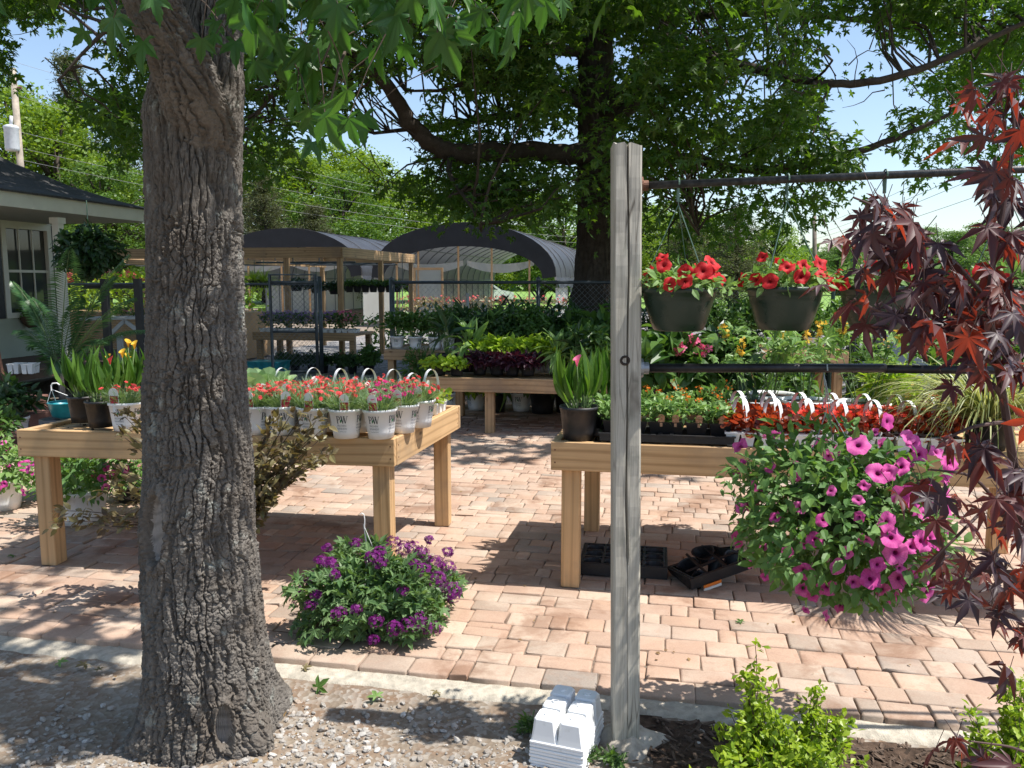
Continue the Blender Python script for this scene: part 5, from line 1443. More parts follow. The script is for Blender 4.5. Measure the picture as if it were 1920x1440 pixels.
def hoop_house(name, label, fl, w, H, length, zs=1.55, doorx=None, lefthalf=1.0):
    """fl: front left foot; arch from side walls of height zs up to H"""
    t = thing(name, label, 'greenhouse', fl, YAW)
    n = 22; ex = lambda a: (w / 2 - w / 2 * math.cos(a), zs + (H - zs) * math.sin(a) ** .92)
    arc = [ex(math.pi * i / n) for i in range(n + 1)]
    m = MB(); ks = np.linspace(0, length, 14); V = []
    for y in ks:
        for x, z in arc: V.append((x, y, z + .05 + .025 * math.sin(y * 3 + x * 2)))
    F = [(i * (n + 1) + j, i * (n + 1) + j + 1, (i + 1) * (n + 1) + j + 1, (i + 1) * (n + 1) + j) for i in range(len(ks) - 1) for j in range(n)]
    m.add(V, F); 
    for sx in (0, w):   # cloth hanging down the sides
        V = []
        for i, y in enumerate(np.linspace(0, length, 60)): V += [(sx, y, zs + .05), (sx + (.12 if sx else -.12) + .03 * math.sin(i * 1.7), y, zs - .28 - .05 * math.sin(i * .8))]
        m.add(V, [(i * 2, i * 2 + 1, i * 2 + 3, i * 2 + 2) for i in range(59)])
    part(m, 'shade_cloth', MAT['cloth'], t, True)
    m = MB(); V = []
    for y in ks:
        for x, z in arc: V.append((w / 2 + (x - w / 2) * .985, y + .05, z - .04))
    m.add(V, F); part(m, 'poly_film', MAT['film'], t, True)
    m = MB()
    for y in np.arange(.02, length, 1.22): m.tube([(x, y, z + .062 + .025 * math.sin(y * 3 + x * 2)) for x, z in arc], .012, 4)
    part(m, 'tie_cords', MAT['cloth_end'], t)
    # front: black cloth band under the hoop
    m = MB(); V = []; ir = .74
    for i, (x, z) in enumerate(arc):
        xi = w / 2 + (x - w / 2) * .86; zi = zs - .0 + (z - zs) * .60 if True else z
        V += [(x, -.03, z + .06), (xi, -.03, zi)]
    m.add(V, [(i * 2, i * 2 + 2, i * 2 + 3, i * 2 + 1) for i in range(n)]); part(m, 'front_cloth', MAT['cloth_end'], t)
    m = MB()
    for y in np.arange(.6, length, 1.22):
        m.tube([(w / 2 + (x - w / 2) * .975, y, z - .07) for x, z in arc], .022, 5)
        for sx in (.05, w - .05): m.tube([(sx, y, 0), (sx, y, zs)], .022, 5)
    for f_ in (.25, .5, .75): x, z = arc[int(n * f_)]; m.tube([(x, .5, z - .12), (x, length, z - .12)], .018, 5)
    m.tube([(.1, .6, zs), (.1, length, zs)], .02, 5); m.tube([(w - .1, .6, zs), (w - .1, length, zs)], .02, 5)
    part(m, 'hoops', MAT['galv'], t)
    # swags of rolled film across the front
    m = MB()
    for q in range(2):
        x0, x1 = w * (.12 + .4 * q), w * (.5 + .38 * q); V = []
        for i in range(16):
            u_ = i / 15; V += [(x0 + (x1 - x0) * u_, .2 - .05 * math.sin(u_ * 20), zs + .62 - .25 * 4 * u_ * (1 - u_) * (.5)), (x0 + (x1 - x0) * u_, .22, zs + .45 - .32 * 4 * u_ * (1 - u_) * .8)]
        m.add(V, [(i * 2, i * 2 + 2, i * 2 + 3, i * 2 + 1) for i in range(15)])
    part(m, 'film_swag', MAT['film'], t)
    for x in (w * .14, w * .26, w * .48, w * .66, w * .86):
        zz = zs + (H - zs) * .6 * math.sin(math.acos(max(-1, min(1, (w / 2 - x) / (w / 2))))) + .1
        m = MB(); m.box((zz / 2, 0, 0), (zz, .09, .05)); ob = link('end_post', m.mesh('end_post', MAT['pine_back']), t); ob.matrix_local = Matrix(((0, 0, 1, x), (0, 1, 0, .04), (1, 0, 0, 0), (0, 0, 0, 1)))
    if doorx:
        dm = MB(); a, b = doorx
        for bx in ((a, 0, .07, 2.0), (b - .07, 0, .07, 2.0)): dm.box((bx[0] + .035, -.02, bx[3] / 2), (.07, .05, bx[3]))
        for z in (.04, .85, 1.96): dm.box(((a + b) / 2, -.02, z), (b - a - .14, .05, .08))
        d_ = part(dm, 'door_frame', MAT['pine_back'], t); m = MB(); m.box(((a + b) / 2, 0, 1), (b - a - .16, .006, 1.9)); link('door_film', m.mesh('door_film', MAT['film_clear']), d_)
    # far side wall film, with the near lower half left open
    m = MB(); m.box((.02, length * .6, zs / 2), (.01, length * .75, zs - .1)); m.box((w - .02, 1.6, (zs - .3) / 2), (.01, 3.0, zs - .3)); part(m, 'side_film', MAT['film'], t)
    return t
G1 = dp(722, 600, 27.5); ww1 = (dp(1046, 560, 27.0).x - dp(700, 560, 28.4).x) / SX.x
hA = dp(872, 421, 27.9).z
fl1 = dp(698, 560, 28.5); fl1.z = 0
hoop_house('hoop_house', 'large black hoop greenhouse with milky film and open front', fl1, ww1, hA, 19, 1.62, (ww1 * .36, ww1 * .36 + 1.05) if False else (.15 * ww1 + .55, .15 * ww1 + 1.6))
fl2 = dp(395, 560, 31.5); fl2.z = 0; hB = dp(553, 431, 30.8).z
hoop_house('hoop_house', 'smaller looking hoop greenhouse mostly hidden behind the pergola', fl2, ww1 * .96, hB, 19, 1.7)
# benches and colour inside and before the greenhouse
def bench_row(p, w, d, h, label, ang=YAW):
    t = thing('plant_bench', label, 'bench', p, ang); q = V3(t.location)
    m = MB(); m.box((0, 0, h - .02), (w, d, .04)); m.box((0, -d / 2 - .015, h - .05), (w, .03, .14)); part(m, 'top', MAT['pine_back'], t)
    for sx in (-1, 1):
        for sy in (-1, 1): mb = MB(); mb.box((sx * (w / 2 - .08), sy * (d / 2 - .08), (h - .04) / 2), (.09, .09, h - .04)); part(mb, 'leg', MAT['pine_back'], t)
    return t
def flower_mass(name, p, size, leaf, flower, n, nf, label, cat='plants', ls=.09, fs=.06):
    m = MB(); P = np.stack([(nr.random(n) - .5) * size[0], (nr.random(n) - .5) * size[1], size[2] * nr.random(n) ** .8], 1)
    leaves(m, P, rdir(n, .6), ls, SMALL); t = thing(name, label, cat, p, YAW); part(m, 'foliage', L[leaf], t)
    if flower:
        m = MB(); P = np.stack([(nr.random(nf) - .5) * size[0], (nr.random(nf) - .5) * size[1], size[2] * (.75 + .4 * nr.random(nf))], 1); blooms(m, P, rdir(nf, .8), fs, FIVE); part(m, 'blossoms', L[flower], t)
    return t
wc = thing('parked_car', 'white car parked beyond the greenhouse, seen through its frame', 'car', (dp(905, 565, 55).x, 55, 0), .1)
m = MB(); prof_c = [(-2.1, .35), (-2.15, .75), (-1.6, .95), (-1.0, 1.42), (.5, 1.46), (1.2, 1.0), (2.0, .85), (2.1, .4)]
V = [(x, -.85, z) for x, z in prof_c] + [(x, .85, z) for x, z in prof_c]; k = len(prof_c)
m.add(V, [tuple(range(k))[::-1], tuple(range(k, 2 * k))] + [(i, (i + 1) % k, k + (i + 1) % k, k + i) for i in range(k)]); part(m, 'body', plain('white car paint', (.8, .8, .8), .2, .02), wc)
m = MB(); m.add([(-1.45, -.87, .98), (-.95, -.87, 1.34), (.42, -.87, 1.36), (.95, -.87, 1.02)], [(0, 3, 2, 1)]); part(m, 'window', gm_, wc)
for x in (-1.35, 1.3): m = MB(); m.tube([(x, -.9, .33), (x, -.68, .33)], .33, 16); part(m, 'wheel', MAT['black_plastic'], wc)

# ------------------------------------------------------------------ chain link fence and gate
zR = 1.5
fp0 = dp(735, 560, 13.0); fp0.z = 0
def chain_panel(a, b, h, parent, lo=.05, pitch=.085, r=.0021):
    """diamond mesh between two feet"""
    m = MB(); d = b - a; ln = d.length; d.normalize(); o_ = V3(parent.location)
    k = int((ln + h) / pitch)
    for sgn in (1, -1):
        for i in range(k + 1):
            s0 = i * pitch - (h if sgn > 0 else 0); p, q = (s0, lo), (s0 + h, lo + h)
            if sgn < 0: p, q = (s0 + h - h, lo + h), (s0 + h, lo); 
            (x0, z0), (x1, z1) = p, q
            if x1 < 0 or x0 > ln: continue
            def cut(x, x0, z0, x1, z1): return z0 + (z1 - z0) * (x - x0) / (x1 - x0)
            if x0 < 0: z0 = cut(0, x0, z0, x1, z1); x0 = 0
            if x1 > ln: z1 = cut(ln, x0, z0, x1, z1); x1 = ln
            if x1 - x0 < .01: continue
            A = a + d * x0 - o_; B = a + d * x1 - o_; A = V3((A.x, A.y, z0)); B = V3((B.x, B.y, z1)); m.tube([A, B], r, 3, cap=False)
    return part(m, 'chain_link', MAT['galv'], parent)
fence = thing('chain_link_fence', 'long chain link fence running right from the gate past the dark trunk', 'fence', fp0)
fe = fp0 + SX * 7.6; dm = MAT['dark_steel']; o_ = -V3(fp0)
m = MB(); m.tube([fp0 + V3((0, 0, zR)) + o_, fe + V3((0, 0, zR)) + o_], .024, 8); part(m, 'top_rail', dm, fence, True)
for s in (0, 2.35, 4.9, 7.5): m = MB(); p = fp0 + SX * s + o_; m.tube([p, p + V3((0, 0, zR + .04))], .042 if s == 0 else .03, 8); m.lathe([(.036, 0), (.04, .03), (.0, .06)], 8, p + V3((0, 0, zR + .03))); part(m, 'post', dm, fence, True)
chain_panel(fp0, fe, 1.42, fence)
lf0 = dp(600, 560, 13.6); lf0.z = 0
lfence = thing('chain_link_fence', 'chain link fence left of the gate, passing behind the near trunk', 'fence', lf0); o_ = -V3(lf0); le = lf0 - SX * 5.2
m = MB(); m.tube([lf0 + V3((0, 0, zR - .03)) + o_, le + V3((0, 0, zR - .03)) + o_], .022, 8); part(m, 'top_rail', dm, lfence, True)
for s in (0, 2.6, 5.1): m = MB(); p = lf0 - SX * s + o_; m.tube([p, p + V3((0, 0, zR + .1))], .035, 8); part(m, 'post', dm, lfence, True)
chain_panel(lf0 - SX * 5.2, lf0, 1.38, lfence)
g0 = dp(592, 560, 13.0); g1 = dp(507, 560, 13.0); g0.z = g1.z = 0
gate = thing('chain_link_gate', 'dark steel chain link gate standing ajar beside the bench', 'gate', g0); o_ = -V3(g0)
m = MB(); zT = 1.62; a, b = g0 + o_, g1 + o_
m.tube([a + V3((0, 0, .08)), a + V3((0, 0, zT)), b + V3((0, 0, zT)), b + V3((0, 0, .08)), a + V3((0, 0, .08))], .027, 8); m.tube([a + V3((0, 0, .72)), b + V3((0, 0, .72))], .02, 8); m.tube([a + V3((0, 0, zT - .12)), b + V3((0, 0, zT - .12))], .022, 8)
part(m, 'frame', dm, gate, True); chain_panel(g1, g0, 1.5, gate, .08)
# rail fence and odds behind the palm
t = thing('rail_fence', 'dark timber rail fence behind the palm and hanging fern', 'fence', dp(165, 600, 11.5)); a = dp(158, 535, 11.5); b = dp(320, 535, 12.8)
board('rail', a, b, .05, .05, plain('black fence paint', (.025, .025, .025), .6, .2), t)
for px in (200, 262): f = dp(px, 600, 11.6); f.z = 0; leg('post', f, 1.55, .09, bpy.data.materials['black fence paint'], t)
t = thing('flower_mass_bed', 'long raised bed of red and orange flowers behind the rail fence', 'flower bed', (dp(225, 520, 17).x, 17, .9), YAW)
m = MB(); k = 2200; P = np.stack([(nr.random(k) - .5) * 6, (nr.random(k) - .5) * 1.6, .75 * nr.random(k)], 1); leaves(m, P, rdir(k, .6), .13, SMALL); part(m, 'foliage', L['lime'], t)
m = MB(); k = 160; P = np.stack([(nr.random(k) - .5) * 6, -.8 * nr.random(k), .62 + .25 * nr.random(k)], 1); blooms(m, P, rdir(k, .8), .11, FIVE); part(m, 'blossoms', L['coral'], t)
m = MB(); m.box((0, 0, -.45), (6, 1.5, .9)); part(m, 'bench', MAT['pine_back'], t)
t.name = 'flower_bench'; t['category'] = 'flower bench'; t['label'] = 'long raised bench of lime leaves and coral flowers behind the rail fence'
t = thing('wooden_easel', 'small orange timber ladder frame leaning beside the near trunk', 'easel', dp(262, 600, 12.2)); 
for x in (254, 274): board('upright', dp(x, 585, 12.2), dp(x + 1, 540, 12.2), .03, .03, MAT['pine'], t)
for y in (545, 558, 571): board('rung', dp(254, y, 12.18), dp(274, y, 12.18), .03, .02, MAT['pine'], t)
# grey cross-braced table near the shop
t = thing('trestle_table', 'grey timber table with slanted braces behind the calla pots', 'table', gp(225, 720)); Yt = t.location.y; gw = plain('faded grey paint timber', (.52, .55, .56), .7, .12, 7)
def bar(n_, x0, y0, x1, y1, w=.055, dy=0.0, th=.04):
    a, b = dp(x0, y0, Yt + dy), dp(x1, y1, Yt + dy); board(n_, a + V3((0, 0, w / 2)), b + V3((0, 0, w / 2)), w, th, gw, t)
bar('top', 168, 597, 300, 594, .04, .25, .6)
leg('leg', dp(228, 690, Yt) * 1, .48, .07, gw, t); bar('brace', 185, 645, 232, 602); bar('brace', 236, 602, 275, 632, .055); bar('brace', 245, 664, 280, 636, .055); bar('rail', 250, 672, 300, 672, .04)
m = MB(); k = 240; P, D, r_ = mound(k, dp(250, 583, Yt + .3) - V3(t.location), (.35, .2, .07)); 
flower_mass('tray_plants', dp(256, 592, Yt + .3), (.7, .3, .09), 'mid', 'rose', 260, 40, 'pink flowered trays on the grey trestle table', 'plants', .05, .035)
# ------------------------------------------------------------------ display benches
def table(label, corners, zt, legs, mat=None, bh=.14, inner=True, grp='timber display tables'):
    """corners FL FR BR BL on the ground; rim boards, deck and square legs"""
    mat = mat or MAT['pine']
    FL, FR, BR, BL = [V3((c.x, c.y, 0)) for c in corners]
    t = thing('display_table', label, 'table', (FL + FR + BR + BL) / 4, 0, grp)
    up = V3((0, 0, zt)); th = .038
    fd = (FR - FL).normalized(); sd = (BL - FL).normalized(); sr = (BR - FR).normalized()
    board('front_board', FL + up, FR + up, bh, th, mat, t, off=th / 2, screws=True)
    board('side_board', FL + sd * th + up - V3((0, 0, .0015)), BL - sd * th + up - V3((0, 0, .0015)), bh, th, mat, t, off=-th / 2)
    board('side_board', FR + sr * th + up - V3((0, 0, .0015)), BR - sr * th + up - V3((0, 0, .0015)), bh, th, mat, t, off=th / 2, screws=True)
    board('back_board', BL + up, BR + up, bh, th, mat, t, off=-th / 2)
    n = max(2, int((BL - FL).length / .145))
    for i in range(n):
        q0 = (i + .04) / n; q1 = (i + .96) / n; q = (q0 + q1) / 2
        a = (FL + sd * th).lerp(BL - sd * th, q) + fd * th; b = (FR + sr * th).lerp(BR - sr * th, q) - fd * th
        board('deck_board', a + up - V3((0, 0, .022)), b + up - V3((0, 0, .022)), .022, (BL - FL).length / n * .92, mat, t)
    ang = math.atan2(fd.y, fd.x)
    for s, q in legs:
        f = FL.lerp(BL, q).lerp(FR.lerp(BR, q), s); f = f + fd * (.09 if s < .5 else -.09) * (1 if s in (0, 1) else 0) + sd * ((.086) if q < .5 else -.086)
        leg('leg', f, zt - .045, .09, mat, t, ang)
    return t, FL, FR, BR, BL, ang
ZT = .74
LT = [gp(30, 806, ZT), gp(739, 823, ZT), gp(863, 760, ZT)]; LT.append(LT[0] + (LT[2] - LT[1]))
t1, lFL, lFR, lBR, lBL, la_ = table('left pine display table carrying rows of white pots of red flowers', LT, ZT, [(0, 0), (1, 0), (1, 1), (0, 1)])
RT = [gp(1033, 828, ZT), gp(1466, 843, ZT)]
rd_ = (RT[1] - RT[0]).normalized(); RT[1] = RT[0] + rd_ * 2.45
sdv = V3((.23, 1.08, 0)); RT += [RT[1] + sdv, RT[0] + sdv]
t2, rFL, rFR, rBR, rBL, ra_ = table('right pine display table with black trays and white cell packs of red begonias', RT, ZT, [(0, 0), (1, 0), (1, 1), (0, 1)])
ZB = .56
BT_ = [gp(795, 707, ZB), gp(1240, 716, ZB)]; BT_ += [BT_[1] + V3((.22, 1.15, 0)), BT_[0] + V3((.22, 1.15, 0))]
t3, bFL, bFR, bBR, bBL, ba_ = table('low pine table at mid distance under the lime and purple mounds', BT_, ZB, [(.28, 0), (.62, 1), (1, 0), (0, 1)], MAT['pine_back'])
ZA = .62
AT = [gp(719, 655, ZA), gp(1010, 662, ZA)]; AT += [AT[1] + V3((.2, 1.1, 0)), AT[0] + V3((.2, 1.1, 0))]
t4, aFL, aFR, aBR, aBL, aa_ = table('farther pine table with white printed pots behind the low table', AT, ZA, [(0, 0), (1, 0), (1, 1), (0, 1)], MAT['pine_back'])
ZC = .78
CT = [gp(1330, 658, ZC), gp(1592, 660, ZC)]; CT += [CT[1] + V3((.2, 1.1, 0)), CT[0] + V3((.2, 1.1, 0))]
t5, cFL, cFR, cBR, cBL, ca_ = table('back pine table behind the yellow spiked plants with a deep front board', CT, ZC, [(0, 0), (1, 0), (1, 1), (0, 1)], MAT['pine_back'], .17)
t6 = bench_row(dp(590, 620, 14.6) * 1 - V3((0, 0, dp(590, 620, 14.6).z)), 1.9, .9, .62, 'timber bench of purple flowers seen through the gate')
t7 = bench_row(V3((dp(1290, 600, 11.2).x, 11.2, 0)), 1.8, .9, .62, 'timber bench of dark foliage behind the hanging baskets')

ztop = ZT
SLAB = ZT + .002
def on(px, py, z=None): return gp(px, py, SLAB if z is None else z)
# -------- left table: white printed pots of dianthus
ORD = ['first', 'second', 'third', 'fourth', 'fifth', 'sixth', 'seventh']
D1 = ('dianthus_coral', b_pw_dianthus('coral', 1)); D2 = ('dianthus_coral_b', b_pw_dianthus('coral', 2)); D4 = ('dianthus_coral_c', b_pw_dianthus('coral', 8)); D5 = ('dianthus_coral_d', b_pw_dianthus('coral', 4)); D3 = ('dianthus_magenta', b_pw_dianthus('magenta', 3))
GP = 'white printed pots of dianthus on the left table'
u_f = (lFR - lFL).normalized(); u_s = (lBR - lFR).normalized()
def pot_tilt(t): t.rotation_euler.x = R(rnd.gauss(0, 1.1)); t.rotation_euler.y = R(rnd.gauss(0, 1.1))
front = [(715, 820, D3, 'white printed pot of magenta dianthus at the right front table corner', -8), (650, 819, D1, 'white printed pot of coral dianthus second from the right front corner', 4), (588, 815, D2, 'white printed pot of coral dianthus third from the right front corner', -6),
         (529, 813, D4, 'white printed pot of coral dianthus behind the bronze shrub tips', 24), (479, 812, D2, 'white printed pot of coral dianthus touching the right side of the near trunk', -10), (238, 806, D5, 'white printed pot with one red bloom left of the near trunk', 5)]
for x, y, d, lab, rz in front: pot_tilt(place(d[0], d[1], 'potted_dianthus', lab, 'potted flower', on(x, y), R(rz), 1, GP))
base0 = on(715, 820)
col_lab = ['right edge', 'right edge', 'second column', 'third column', 'fourth column', 'fifth column', 'second column', 'third column', 'fourth column', 'fifth column']
col = [(0.045, .165), (.075, .34), (-.17, .175), (-.345, .175), (-.52, .175), (-.69, .175), (-.14, .35), (-.32, .35), (-.50, .35), (-.68, .35)]
col += [(-.02, .52), (-.20, .53), (-.38, .52), (-.56, .53)]
col_txt = ['white printed pot second back along the table right edge', 'white printed pot third back along the table right edge', 'coral dianthus pot in second row behind the second front pot', 'coral dianthus pot in second row behind the third front pot', 'coral dianthus pot in second row behind the shrub tips',
           'coral dianthus pot in second row beside the trunk', 'magenta dianthus pot in third row right of centre', 'coral dianthus pot in third row near the handles', 'coral dianthus pot in third row by the cabbages', 'coral dianthus pot in third row nearest the trunk', 'coral dianthus pot in fourth row by the right edge packs', 'coral dianthus pot in fourth row, second from the right edge', 'coral dianthus pot in fourth row in the middle', 'coral dianthus pot in fourth row nearest the trunk']
for i, (a, b) in enumerate(col):
    p = base0 + u_f * a + u_s * b; d = D3 if i in (0, 6) else (D1, D2, D4, D5)[i % 4]
    pot_tilt(place(d[0], d[1], 'potted_dianthus', col_txt[i], 'potted flower', p, R(-40 + 47 * i if i > 1 else -4), 1, GP))
# white cell packs with handles
PKG = ('pack_green', b_cellpack(2, 3, 'begonia_green', ROUND, .034, 'coral', FIVE, .022, 40, 26, hrot=R(35), hz=.20))
r0 = lFR.copy(); r0.z = SLAB
for a, b, lab in ((-.12, .62, 'white cell pack of green begonias at the table right rear, nearer one'), (-.085, .83, 'white cell pack of green begonias at the far right table corner')):
    place(PKG[0], PKG[1], 'cell_pack', lab, 'cell pack', r0 + u_f * a + u_s * b, math.atan2(u_s.y, u_s.x) - R(90), 1, 'cell packs with handles on the left table')
hl = ['rightmost', 'second from right', 'third from right', 'fourth from right', 'fifth from right', 'sixth from right']
for i, a in enumerate((-.30, -.46, -.62, -.80, -.98)):
    place(PKG[0], PKG[1], 'cell_pack', f'white handled cell pack behind the dianthus, {hl[i]} of the back row', 'cell pack', r0 + u_f * a + u_s * (.80 + .03 * (i % 2)), math.atan2(u_s.y, u_s.x) - R(90) + R((i % 3 - 1) * 9), 1, 'cell packs with handles on the left table')
CAB = ('cabbage', b_leafy('cabbage', T_roundleaf(9, .8), .11, (.075, .075, .055), .13, 26, 'white', rt=.07, rb=.05, h=.10, low=-.1))
for i, (a, b) in enumerate(((-1.10, .62), (-1.22, .76), (-1.30, .52), (-1.0, .72))):
    place(CAB[0], CAB[1], 'ornamental_cabbage', ['pale green cabbage head right of the trunk, nearest the handles', 'pale green cabbage head farthest back by the trunk', 'pale green cabbage head nearest the trunk edge', 'pale green cabbage head between two others at the back'][i], 'cabbage plant', r0 + u_f * a + u_s * b, i * 1.3, 1, 'cabbages on the left table')
# black pots of callas
CR = ('calla_red', b_calla('coral', 1, .078, .14, 24, 1)); CY = ('calla_yellow', b_calla('yellow', 2, .075, .135, 24, 3)); CB = ('calla_pink_b', b_calla(None, 2, .082, .145, 36)); CN = ('calla_pink', b_calla('rose', 4, .082, .145, 30, 1))
for x, y, d, lab, rz in ((192, 799, CR, 'black ribbed pot of callas with a red bloom at the front left', .3), (160, 790, CB, 'black pot of calla leaves behind the red calla pot', 2.0), (235, 786, CY, 'pot of yellow callas just left of the near trunk', 1.1), (262, 778, CY, 'pot of yellow callas partly behind the near trunk', 2.6)):
    place(d[0], d[1], 'potted_calla', lab, 'potted plant', on(x, y), rz, 1, 'black pots of callas on the left table')
# teal basket with a white hook, behind the left table
t = thing('teal_planter', 'teal plastic planter with pale hook handle behind the left table', 'planter', gp(124, 782, .60)); 
m = MB(); m.lathe([(.04, 0), (.085, .02), (.11, .11), (.115, .115), (.10, .115)], 22); part(m, 'pot', MAT['teal'], t, True)
m = MB(); 
for a in (2.6, 3.6, 0.4): m.tube([(.11 * math.cos(a), .11 * math.sin(a), .11), (-.06, -.05, .21)], .0022, 4)
m.tube([(-.06, -.05, .2), (-.06, -.05, .235), (-.05, -.05, .25), (-.02, -.05, .253), (.0, -.05, .24)], .005, 6); part(m, 'hanger', MAT['tag_white'], t); t.location.z = 0.0
m = MB(); m.box((0, 0, -.30), (.3, .3, .58)); 
t.location = gp(124, 784, .56); m = MB(); m.lathe([(.13, -.56), (.16, -.28), (.17, -.002), (.0, -.002)], 18)
u = thing('upturned_pot', 'dark upturned pot that carries the teal planter', 'pot', t.location); part(m, 'pot', MAT['black_plastic'], u, True)

# -------- right table
place('calla_pink', b_calla('rose', 4, .082, .145, 30, 1), 'potted_calla', 'black ribbed pot of pink calla at the left end of the right table', 'potted plant', on(1088, 829) + V3((0, .09, 0)), .5, 1.12, 'black pots of callas on the right table')
place('calla_pink_b', b_calla(None, 2, .082, .145, 36), 'potted_calla', 'pot of callas right behind the wooden post on the right table', 'potted plant', on(1128, 806), 2.2, 1.05, 'black pots of callas on the right table')
place('calla_pink_b', None, 'potted_calla', 'pot of callas at the rear left of the right table', 'potted plant', on(1098, 790), 4.2, .95, 'black pots of callas on the right table')
TRAY = MAT['black_plastic']
def b_blacktray():
    m = MB(); W, D_ = .36, .22
    m.box((0, 0, .006), (W - .04, D_ - .04, .006))
    for sx, sy, lx, ly in ((0, -D_ / 2, W, .01), (0, D_ / 2, W, .01), (-W / 2, 0, .01, D_ - .01), (W / 2, 0, .01, D_ - .01)):
        m.box((sx, sy, .028), (lx + (.01 if ly == .01 else 0), ly, .04)); m.box((sx * 1.02, sy * 1.03, .046), (lx + .02 if ly == .01 else .02, ly if ly != .01 else .02, .006))
    return [('tray', m.mesh('tray', TRAY), None)]
LAN = ('lantana', b_leafy('pale', SMALL, .045, (.062, .062, .055), .125, 120, None, 'orange', 5, .020, FIVE, low=-.2))
def b_lantana_pack(fl):
    def f():
        m = MB()
        for i in range(3):
            c = (i - 1) * .118; a, b = .056, .040
            V = np.array([(-b, -b, 0), (b, -b, 0), (b, b, 0), (-b, b, 0), (-a, -a, .085), (a, -a, .085), (a, a, .085), (-a, a, .085)]) + np.array([c, 0, .012])
            V[:, 1] -= (V[:, 2]) * .22
            m.add(V, [(3, 2, 1, 0), (0, 1, 5, 4), (1, 2, 6, 5), (2, 3, 7, 6), (3, 0, 4, 7), (4, 5, 6, 7)])
        rows = [('pot', m.mesh('pot', TRAY), None)]
        m = MB(); n = 340; P = np.stack([(nr.random(n) - .5) * .37, -.02 + (nr.random(n) - .5) * .13, .09 + .105 * nr.random(n) ** .8], 1)
        leaves(m, P, rdir(n, .5), .040, OVAL); rows.append(('foliage', m.mesh('foliage', L['pale']), None))
        if fl:
            m = MB(); n = 9; P = np.stack([(nr.random(n) - .5) * .34, (nr.random(n) - .3) * .12, .19 + .06 * nr.random(n)], 1)
            Q = np.repeat(P, 9, 0) + nr.normal(size=(81, 3)) * .009; blooms(m, Q, rdir(81, 1.0), .013, FIVE); rows.append(('blossoms', m.mesh('blossoms', L['orange']), None))
            s = MB(); stems(s, [(p[0] * .8, p[1] * .8, .1) for p in P], P, .0014, 3); rows.append(('stems', s.mesh('stems', MAT['stem']), None))
        for i in range(3):
            me = tag_mb(.034, .045, .25).mesh('plant_tag', [MAT['tag_brown'], MAT['tag_brown']]); V = np.zeros(len(me.vertices) * 3, np.float32); me.vertices.foreach_get('co', V); V = V.reshape(-1, 3)
            V += np.array([(i - 1) * .118 + .01, -.075, .095]); me.vertices.foreach_set('co', V.ravel()); rows.append(('plant_tag', me, None))
        return rows
    return f
LPk = ('lantana_pack', b_lantana_pack(True)); LPn = ('lantana_pack_plain', b_lantana_pack(False))
rang = ra_
def rt(px, py, b=0.0, a=0.0): return on(px, py) + V3((rd_.x, rd_.y, 0)) * a + sdv.normalized() * b
for i, (x, y, lab, d) in enumerate(((1305, 836, 'black tray with tilted pots of orange lantana beside the red begonias', LPk), (1190, 832, 'black tray of leafy green starts just right of the wooden post', LPn), (1140, 822, 'black tray of leafy starts partly behind the wooden post', LPn))):
    place('black_tray', b_blacktray, 'nursery_tray', 'open ' + lab.replace(' with tilted pots of orange lantana', ' under orange lantana').replace(' of leafy green starts', ' under green starts').replace(' of leafy starts', ' under starts'), 'tray', rt(x, y, .12), rang, .92, 'open black trays on the right table')
    place(d[0], d[1], 'lantana_pots', lab, 'potted plants', rt(x, y, .12) + V3((0, 0, .01)), rang, .92, 'strips of pots in black trays')
for x, y, b, lab in ((1225, 815, .34, 'second row strip of green starts behind the wooden post side'), (1330, 818, .36, 'second row strip of orange flowered starts')):
    place(LPk[0], LPk[1], 'lantana_pots', lab, 'potted plants', rt(x, y, b - .1), rang, .92, 'strips of pots in black trays')
BEG = ('pack_begonia', b_cellpack(2, 3, 'begonia', ROUND, .036, 'red', FIVE, .018, 52, 8, .07, hrot=R(-38))); BEG2 = ('pack_begonia_red', b_cellpack(2, 3, 'begonia', ROUND, .032, 'scarlet', FIVE, .024, 46, 60, .08, hrot=R(-30)))
nm = ['leftmost', 'second', 'third', 'fourth', 'fifth', 'sixth', 'seventh']
for i in range(7):
    for r_ in range(2):
        d = BEG if i < 2 else BEG2
        lab = f'white cell pack of bronze begonias, {nm[i]} from the lantana in the front row' if r_ == 0 else f'white cell pack of bronze begonias, {nm[i]} from the lantana in the second row'
        place(d[0], d[1], 'cell_pack', lab, 'cell pack', rt(1358, 837, .115 + .215 * r_, .075 + i * .148), rang + R(rnd.gauss(0, 2)), 1, 'white cell packs of begonias')
